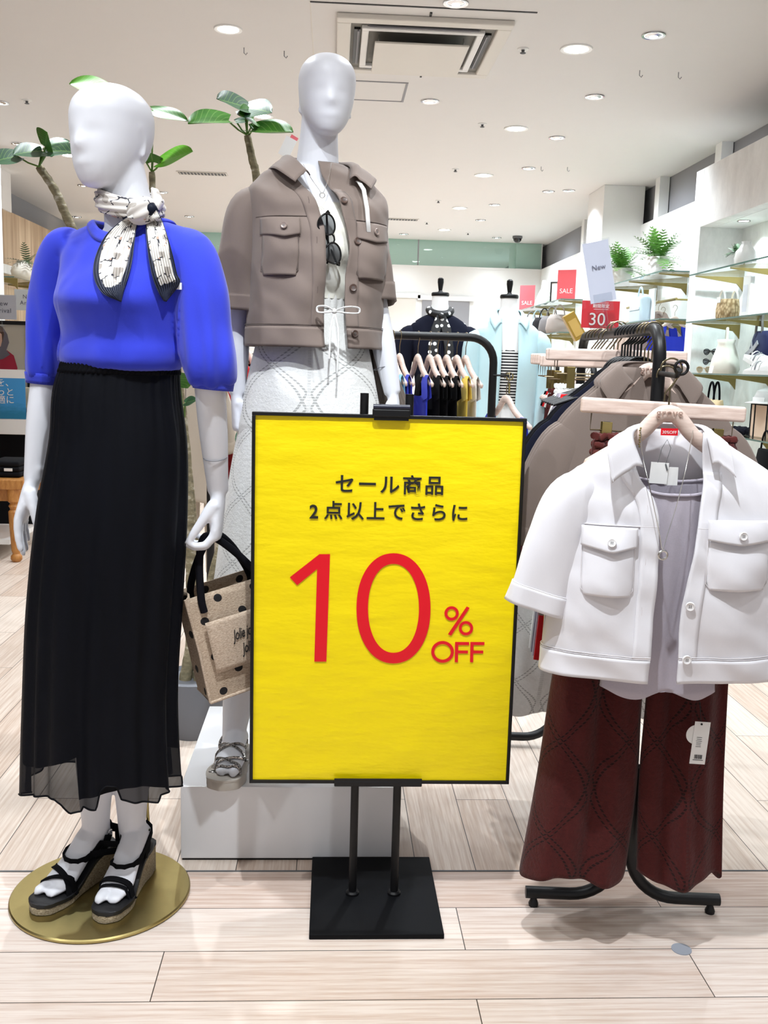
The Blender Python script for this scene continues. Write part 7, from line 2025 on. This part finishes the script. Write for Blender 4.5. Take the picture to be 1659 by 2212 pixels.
# far bay: sale cards, vase, framed print, bags
for px, py, lab in ((1224, 610, 'nearer coral SALE card on the far shelf beside the column'), (1139, 640, 'farther coral SALE card at the far end of the far shelf')):
    p = on_shelf(px, py, 2.66, 2.05); t, cd, c, R_ = card_sign('sale_card', lab, p, -32, .22, .34, plain('coral_card', srgb(232, 96, 104), .5), 0, .0, 'SALE cards on the far shelf', False)
    card_text(cd, c, R_, 'SALE', -.07, .075, M_white_plastic)
p = on_shelf(1174, 640, 2.70, 2.05); t = thing('white_vase', 'white conical vase on the far shelf', 'vase', p); MB().lathe([(.11, 0), (.115, .03), (.08, .14), (.035, .24), (.024, .34), (.02, .34), (.015, .2)], n=28).build('body', M_pot_white, t)
for k, (dy, s_) in enumerate(((-.36, 1.0), (.5, .8))):
    t = thing('sprig_plant', 'small green plant %s the white conical vase' % ('right of', 'left of')[k], 'plant', Vector((2.78, p.y + dy, 2.05)), 0, 'far shelf plants'); o = join_grids('fronds', fern_grids(14, .22 * s_, 20 + k), M_fern, t); o.location = (0, 0, .05); MB().lathe([(.04, 0), (.05, .06), (.045, .06), (.001, .05)], n=16).build('pot', M_pot_white, t)
p = on_shelf(1205, 630, 2.74, 2.05); t = thing('framed_print', 'small black framed plant print leaning on the far shelf', 'picture', p, math.radians(-40)); ring_m = MB()
for (x, z, sx, sz) in ((0, .005, .20, .012), (0, .265, .20, .012), (-.095, .135, .012, .27), (.095, .135, .012, .27)): ring_m.box((x, 0, z), (sx, .015, sz))
ring_m.build('frame', M_black, t, False); pp = MB().box((0, .004, .135), (.18, .004, .25)).build('paper', M_white_plastic, t, False); o = join_grids('printed_plant', [[[x, y * .0 - .002, z] for x, y, z in r] for r in []] or fern_grids(1, .1, 3), M_spruce, pp); o.location = (0, -.004, .08)
M_bag_greys = [fabric('black_bag_cloth', srgb(40, 38, 40), .7), fabric('grey_bag_cloth', srgb(120, 116, 116), .7), fabric('taupe_bag_cloth', srgb(168, 158, 152), .7), fabric('blue_bag_cloth', srgb(176, 200, 212), .7)]
for k in range(5):
    p = Vector((2.66, 11.6 + .42 * k, 1.68)); t = thing('handbag', '%s handbag in the row on the far bay lower shelf' % ('nearest taupe', 'second grey', 'third black', 'fourth pale blue', 'farthest grey')[k], 'bag', p, math.radians(-15), 'handbags in the far bay'); mt = M_bag_greys[(2, 1, 0, 3, 1)[k]]
    m = MB(); m.loft([[Vector((.15 * k_ * math.copysign(abs(math.cos(q)) ** .7, math.cos(q)), .06 * k2 * math.sin(q), z)) for q in [2 * PI * j / 24 for j in range(24)]] for k_, k2, z in ((.95, .9, 0), (1.05, 1.05, .05), (.95, .8, .16), (.7, .3, .22))]); m.build('body', mt, t, angle=180)
    m = MB(); m.tube(arc_pts((0, 0, .20), .06, 0, PI, 14, (1, 0, 0), (0, 0, 2.2)), .008, 8); m.build('handle', mt, t)
# ------------------------------------------------------------------ racks deeper in the shop, right of centre
rk3 = tube_rack('clothes_rack', 'black clothes rack behind the right rack with pale tops', Vector((1.33, 4.95, 1.29)), Vector((1.45, 6.05, 1.29)), .2, .016)
items = [(M_white_knit, 'white'), (M_stripe, 'striped'), (M_white_knit, 'white'), (M_black_knit, 'black'), (M_beige, 'beige'), (M_stripe, 'striped'), (M_white_knit, 'white'), (M_red_knit, 'red'), (M_black_knit, 'black'), (M_beige, 'beige')]
pr = {}; on_ = ('nearest', 'second', 'third', 'fourth', 'fifth', 'sixth', 'seventh', 'eighth', 'ninth', 'farthest')
wh = None
for k, (mt, nm_) in enumerate(items):
    f = .08 + .09 * k; p = Vector((1.33 + .12 * f, 4.95 + 1.10 * f, 1.307)); hl = '%s wooden hanger on the rack of pale tops behind the right rack' % on_[k]; gl = '%s top, %s on the rack behind the right rack' % (nm_, on_[k])
    if wh is None: wh = wood_hanger('wooden_hanger', hl, p, 8, 'hangers on the pale tops rack', False, .92)
    else: c = copy_tree(wh); c.location = p; c['label'] = hl
    if nm_ in pr: c = copy_tree(pr[nm_]); c.location = p; c['label'] = gl
    else: pr[nm_] = hung_tank(gl, p, 8, mt, 'tops on the pale tops rack', .19, .60)
rk4 = tube_rack('clothes_rack', 'distant black clothes rack of white tops near the aqua dress form', Vector((1.75, 7.6, 1.32)), Vector((1.95, 9.0, 1.32)), .2, .016)
for k in range(8):
    f = .06 + .115 * k; p = Vector((1.75 + .20 * f, 7.6 + 1.4 * f, 1.337)); c = copy_tree(wh); c.location = p; c['label'] = '%s hanger on the distant rack near the aqua dress form' % on_[k]; c['group'] = 'hangers on the distant rack'
    nm_ = ('white', 'striped', 'white', 'white', 'black', 'white', 'beige', 'white')[k]; c = copy_tree(pr[nm_]); c.location = p; c['label'] = '%s top, %s on the distant rack near the aqua dress form' % (nm_, on_[k]); c['group'] = 'tops on the distant rack'
p = atY(1240, 705, 6.75); t = thing('gift_box', 'tilted gold lidded box above the rack left of the red card', 'box', p); R_ = Matrix.Rotation(-.55, 3, 'Y')
MB().box((0, 0, 0), (.085, .06, .19), M=R_).build('box', plain('gold_card', srgb(178, 142, 60), .35, .3), t, False, .003); MB().box(R_ @ Vector((0, -.031, -.01)), (.06, .002, .12), M=R_).build('window', plain('amber_card', srgb(206, 168, 92), .4), t, False)
MB().tube([R_ @ Vector((0, 0, -.09)), Vector((.05, .02, -.2)), Vector((.05, .02, .84 - p.z))], .006, 8).build('stem', M_acrylic, t); MB().lathe([(.06, .821 - p.z), (.06, .83 - p.z), (.01, .84 - p.z), (.001, .84 - p.z)], (.05, .02, 0), 20).build('foot', M_acrylic, t)
# low display table deep in the shop with folded clothes
t = thing('display_table', 'pale wooden display table deep behind the right rack', 'table', (1.95, 6.75, 0)); MB().box((0, 0, .80), (.78, .8, .04)).build('top', M_beech, t, False, .004)
for sx in (-.35, .35):
    for sy in (-.35, .35): MB().box((sx, sy, .39), (.05, .05, .78)).build('leg', M_beech, t, False)
for k, (x, y, mt, nm_) in enumerate(((1.72, 6.52, M_royal, 'royal blue'), (1.97, 6.52, M_white_knit, 'white'), (2.21, 6.52, M_pink, 'peach'), (1.85, 6.92, M_navy_cloth, 'navy'), (2.15, 6.92, M_beige, 'beige'))):
    t = thing('folded_sweater', '%s folded top on the pale table behind the right rack' % nm_, 'folded top', (x, y, .82), 0, 'folded tops on the pale table')
    MB().box((0, 0, .015), (.24, .28, .03)).build('lower_fold', mt, t, True, .012, 3, 180); MB().box((0, .01, .042), (.23, .26, .026)).build('upper_fold', mt, t, True, .012, 3, 180)

# ------------------------------------------------------------------ left side: tables, signs, poster
M_orange_wood = NT('honey_pine'); _t = M_orange_wood; _t.set(rough=.45)
_n = _t.noise(_t.coord(scale=(14, 3, 3)), 5, 4); _t.l(_t.ramp(_n, (.3, srgb(164, 104, 46)), (.7, srgb(204, 146, 78))), _t.b.inputs['Base Color']); M_orange_wood = _t.m
lg = atZ(36, 1213, 0); ctr = Vector((lg.x - .55, lg.y + .32, 0))
t = thing('wooden_table', 'honey pine table with turned legs at the left edge', 'table', ctr)
zt_ = atY(40, 1035, lg.y).z
MB().box((.02, 0, zt_ - .03), (1.20, .74, .06)).build('top', M_orange_wood, t, False, .006)
MB().box((0, 0, zt_ - .10), (1.06, .60, .08)).build('apron', M_orange_wood, t, False)
for sx in (-.54, .55):
    for sy in (-.32, .32):
        MB().lathe([(.022, 0), (.034, .015), (.034, .035), (.022, .05), (.028, .07), (.035, .20), (.040, zt_ - .20), (.028, zt_ - .185), (.038, zt_ - .165), (.028, zt_ - .15), (.042, zt_ - .135), (.042, zt_ - .06)], (sx, sy, 0), 20).build('leg', M_orange_wood, t)
MB().box((0, 0, .115), (1.0, .58, .03)).build('lower_shelf', M_white_plastic, t, False)
for k in range(3):
    b = thing('folded_trousers', 'black folded trousers on the honey pine table, %s' % ('at the picture edge', 'second from the edge', 'nearest the white hand')[k], 'folded clothes', (ctr.x + .05 + .21 * k, ctr.y - .12, zt_), 0, 'black folded trousers')
    for q in range(3): MB().box((0, 0, .02 + .032 * q), (.20 - .004 * q, .30, .032)).build('fold', M_black_cloth, b, True, .012, 3, 180)
    MB().box((.03, -.151, .05), (.05, .002, .018)).build('label_strip', M_white_plastic, b, False)
yw_ = 7.0; zw = atY(30, 905, yw_).z
t = thing('white_table', 'white display table behind the honey pine one', 'table', (atY(72, 905, yw_).x - .43, yw_ + .4, 0)); tw = t.location.copy()
MB().box((0, 0, zw - .055), (.86, .8, .11)).build('top', M_white_plastic, t, False, .004)
MB().box((0, .1, (zw - .11) / 2), (.7, .5, zw - .11)).build('plinth', M_black_cloth, t, False)
for k, (x, mt, nm_) in enumerate(((-.20, M_black_cloth, 'black'), (.06, M_black_cloth, 'second black'), (.30, fabric('slate_cloth', srgb(84, 92, 100), .9), 'slate grey'))):
    b = thing('folded_clothes', '%s folded clothes on the white display table' % nm_, 'folded clothes', (tw.x + x, tw.y - .22, zw), 0, 'folded clothes on the white table')
    MB().box((0, 0, .02), (.22, .3, .04)).build('lower_fold', mt, b, True, .012, 3, 180); MB().box((0, .01, .055), (.21, .28, .035)).build('upper_fold', mt, b, True, .012, 3, 180)
b = thing('white_cloth', 'white folded cloth at the front of the white table', 'folded clothes', (tw.x + .12, tw.y - .36, zw + .0)); MB().box((0, 0, .012), (.3, .08, .024)).build('fold', M_white_knit, b, True, .01, 3, 180); MB().box((.05, 0, .030), (.14, .07, .014)).build('upper_fold', M_white_knit, b, True, .006, 3, 180)
M_rib = NT('ribbed_ivory'); _t = M_rib; _t.set(rough=.95); _sp = _t.n('ShaderNodeSeparateXYZ'); _t.l(_t.coord(), _sp.inputs[0]); _s = _t.math('SINE', _t.math('MULTIPLY', _sp.outputs[0], 500)); _t.l(_t.mix(_t.math('ADD', _t.math('MULTIPLY', _s, .5), .5), srgb(184, 166, 132), srgb(234, 220, 190)), _t.b.inputs['Base Color']); M_rib = _t.m
p = atY(62, 880, yw_ + .25); b = thing('ribbed_knit', 'ivory ribbed knit displayed on a stand behind the folded clothes', 'knitwear', Vector((p.x, yw_ + .25, zw)))
m = MB(); m.loft([[Vector((.085 * k_ * math.cos(q) + s_, .05 * math.sin(q), z)) for q in [2 * PI * k / 28 for k in range(28)]] for k_, s_, z in ((1.25, 0, 0), (1.15, 0, .06), (.9, .03, .14), (.95, .05, .21), (.8, .05, .215))]); m.build('body', M_rib, b, angle=180)
# blue sign card on the white table
M_blue_card = NT('blue_card'); _t = M_blue_card; _t.set(rough=.4); _sp = _t.n('ShaderNodeSeparateXYZ'); _t.l(_t.coord(), _sp.inputs[0]); _n = _t.noise(_t.coord(scale=(1, 1, 3)), 14, 4); _t.l(_t.ramp(_t.math('ADD', _sp.outputs[2], _t.math('MULTIPLY', _n, .10)), (.09, srgb(30, 120, 160)), (.16, srgb(58, 146, 208)), (.36, srgb(64, 150, 214))), _t.b.inputs['Base Color']); M_blue_card = _t.m
cR = atY(53, 845, yw_ - .02); cw, chh = .62, .345
b = thing('blue_sign_card', 'blue sign card with white Japanese words on the white table', 'sign', Vector((cR.x - cw / 2, yw_ + .0, zw + .0)))
cd = MB().box((0, 0, chh / 2), (cw, .003, chh)).build('card', M_blue_card, b, False); MB().box((0, -.0005, chh - .03), (cw, .0035, .06)).build('white_header', M_white_plastic, b, False)
for body_txt, pyx, mt in (('夏を、', 828, M_white_plastic), ('もっと', 848, M_white_plastic), ('快適に', 865, M_white_plastic)):
    q = atY(30, pyx, yw_); text_mesh(body_txt, .062, face_mat((cw / 2 - .075, -.004, q.z - zw), (1, 0, 0), (0, 0, 1)), 'lettering', mt, cd, 1.0, .0003, 'RIGHT')
# framed poster of a person in red
M_skin = plain('printed_skin', srgb(222, 180, 158), .4); M_hair = plain('printed_hair', srgb(84, 60, 48), .4); M_redtop = plain('printed_red', srgb(170, 34, 58), .4); M_greyscarf = plain('printed_grey', srgb(110, 104, 112), .4); M_bgp = plain('printed_background', srgb(196, 188, 172), .35)
py_ = 7.6; a = atY(64, 695, py_); b_ = atY(64, 900, py_); pw = .62; ph_ = a.z - b_.z
b = thing('framed_poster', 'black framed poster of a person in red with a grey headscarf', 'poster', Vector((a.x - pw / 2, py_, b_.z)))
MB().box((0, .01, ph_ / 2), (pw, .02, ph_)).build('backing', M_bgp, b, False)
m = MB()
for (x, z, sx, sz) in ((0, ph_ - .012, pw, .028), (0, .012, pw, .024), (pw / 2 - .012, ph_ / 2, .024, ph_), (-pw / 2 + .012, ph_ / 2, .024, ph_)): m.box((x, -.004, z), (sx, .03, sz))
m.build('frame', M_black, b, False)
def flat_poly(name, pts, mat, parent, y):
    m = MB(); m.add([Vector((x, y, z)) for x, z in pts], [tuple(range(len(pts)))]); return m.build(name, mat, parent, False, fix=False)
def pp_(x, y): q = atY(x, y, py_); return (q.x - b.location.x, q.z - b.location.z)
pr_ = [pp_(*q) for q in ((-40, 800), (-35, 775), (-15, 760), (0, 752), (16, 757), (30, 768), (38, 795), (36, 812), (-40, 812))]; flat_poly('printed_sweater', pr_, M_redtop, b, -.002)
flat_poly('printed_scarf', [pp_(*q) for q in ((-22, 765), (-18, 720), (-4, 702), (6, 706), (16, 722), (20, 740), (14, 756), (22, 766), (6, 776), (-10, 778))], M_greyscarf, b, -.0025)
flat_poly('printed_hair', [pp_(*q) for q in ((-12, 740), (-12, 716), (-2, 702), (6, 708), (9, 722), (6, 738), (0, 744))], M_hair, b, -.003)
flat_poly('printed_face', [pp_(*q) for q in ((-10, 742), (-10, 722), (-3, 716), (4, 722), (5, 736), (2, 748), (-4, 752))], M_skin, b, -.0035)
# hall sign cards on the left racks
for k, (px, py, Y, lab) in enumerate(((3, 668, 7.2, 'grey New Arrival card cut by the left picture edge'), (62, 652, 8.4, 'white New Arrival card beside the blue sleeve'))):
    p = atY(px, py, Y); t, cd, c, R_ = card_sign('arrival_card', lab, Vector((p.x, Y, p.z - .12)), 0, .21 if k == 0 else .23, .17, plain('grey_sign_card', srgb(214, 213, 222), .4) if k == 0 else M_white_plastic, 0, .05, 'New Arrival cards')
    for txt, dz in (('New', .025), ('Arrival', -.025)): card_text(cd, c, R_, txt, dz, .046, MATS['grey_print'], .0, 1.1)
rkl = tube_rack('clothes_rack', 'black clothes rack at the far left below the New Arrival cards', Vector((-2.30, 8.4, 1.50)), Vector((-2.98, 8.5, 1.50)), .2, .016)
for k in range(7):
    p = Vector((-2.42 - .08 * k, 8.42 + .012 * k, 1.517)); c = copy_tree(wh); c.location = p; c.rotation_euler = (0, 0, math.radians(-65)); c['label'] = '%s hanger from the right on the far left rack' % on_[k]; c['group'] = 'hangers on the far left rack'
    nm_ = ('white', 'beige', 'white', 'black', 'striped', 'beige', 'white')[k]; c = copy_tree(pr[nm_]); c.location = p; c.rotation_euler = (0, 0, math.radians(-65)); c['label'] = '%s top, %s from the right on the far left rack' % (nm_, on_[k]); c['group'] = 'tops on the far left rack'
# shelf with a vase on the panelled wall, clothes in the white niche
glass_shelf('glass shelf on the oak panelled wall at the left', -3.40, -3.0, 9.5, 11.6, 1.98, (9.6, 10.5), 'left wall shelf')
p = Vector((-3.12, 10.15, 1.98)); t = thing('round_vase', 'round cream vase with a dark sprig on the left wall shelf', 'vase', p); MB().lathe([(.05, 0), (.10, .04), (.115, .10), (.09, .16), (.05, .19), (.055, .20), (.04, .19)], n=28).build('body', plain('cream_ceramic', srgb(226, 220, 208), .6), t)
o = join_grids('sprig', fern_grids(12, .26, 31), M_spruce, t); o.location = (.05, -.02, .17)
t = thing('niche_rail', 'rail of grey clothes in the white niche at the left edge', 'rail', (-3.25, 8.7, 1.95)); MB().tube([(0, -1.2, 0), (0, .44, 0)], .012, 10).build('bar', M_black, t)
for k in range(5):
    p = Vector((-3.25, 9.0 - .11 * k, 1.965)); hung_tank('%s grey top hanging in the white niche at the left edge' % on_[k], p, 8, M_grey_knit if k % 2 else M_beige, 'tops in the niche', .17, .7); c = copy_tree(wh); c.location = p; c['label'] = '%s hanger in the white niche at the left edge' % on_[k]; c['group'] = 'hangers in the niche'
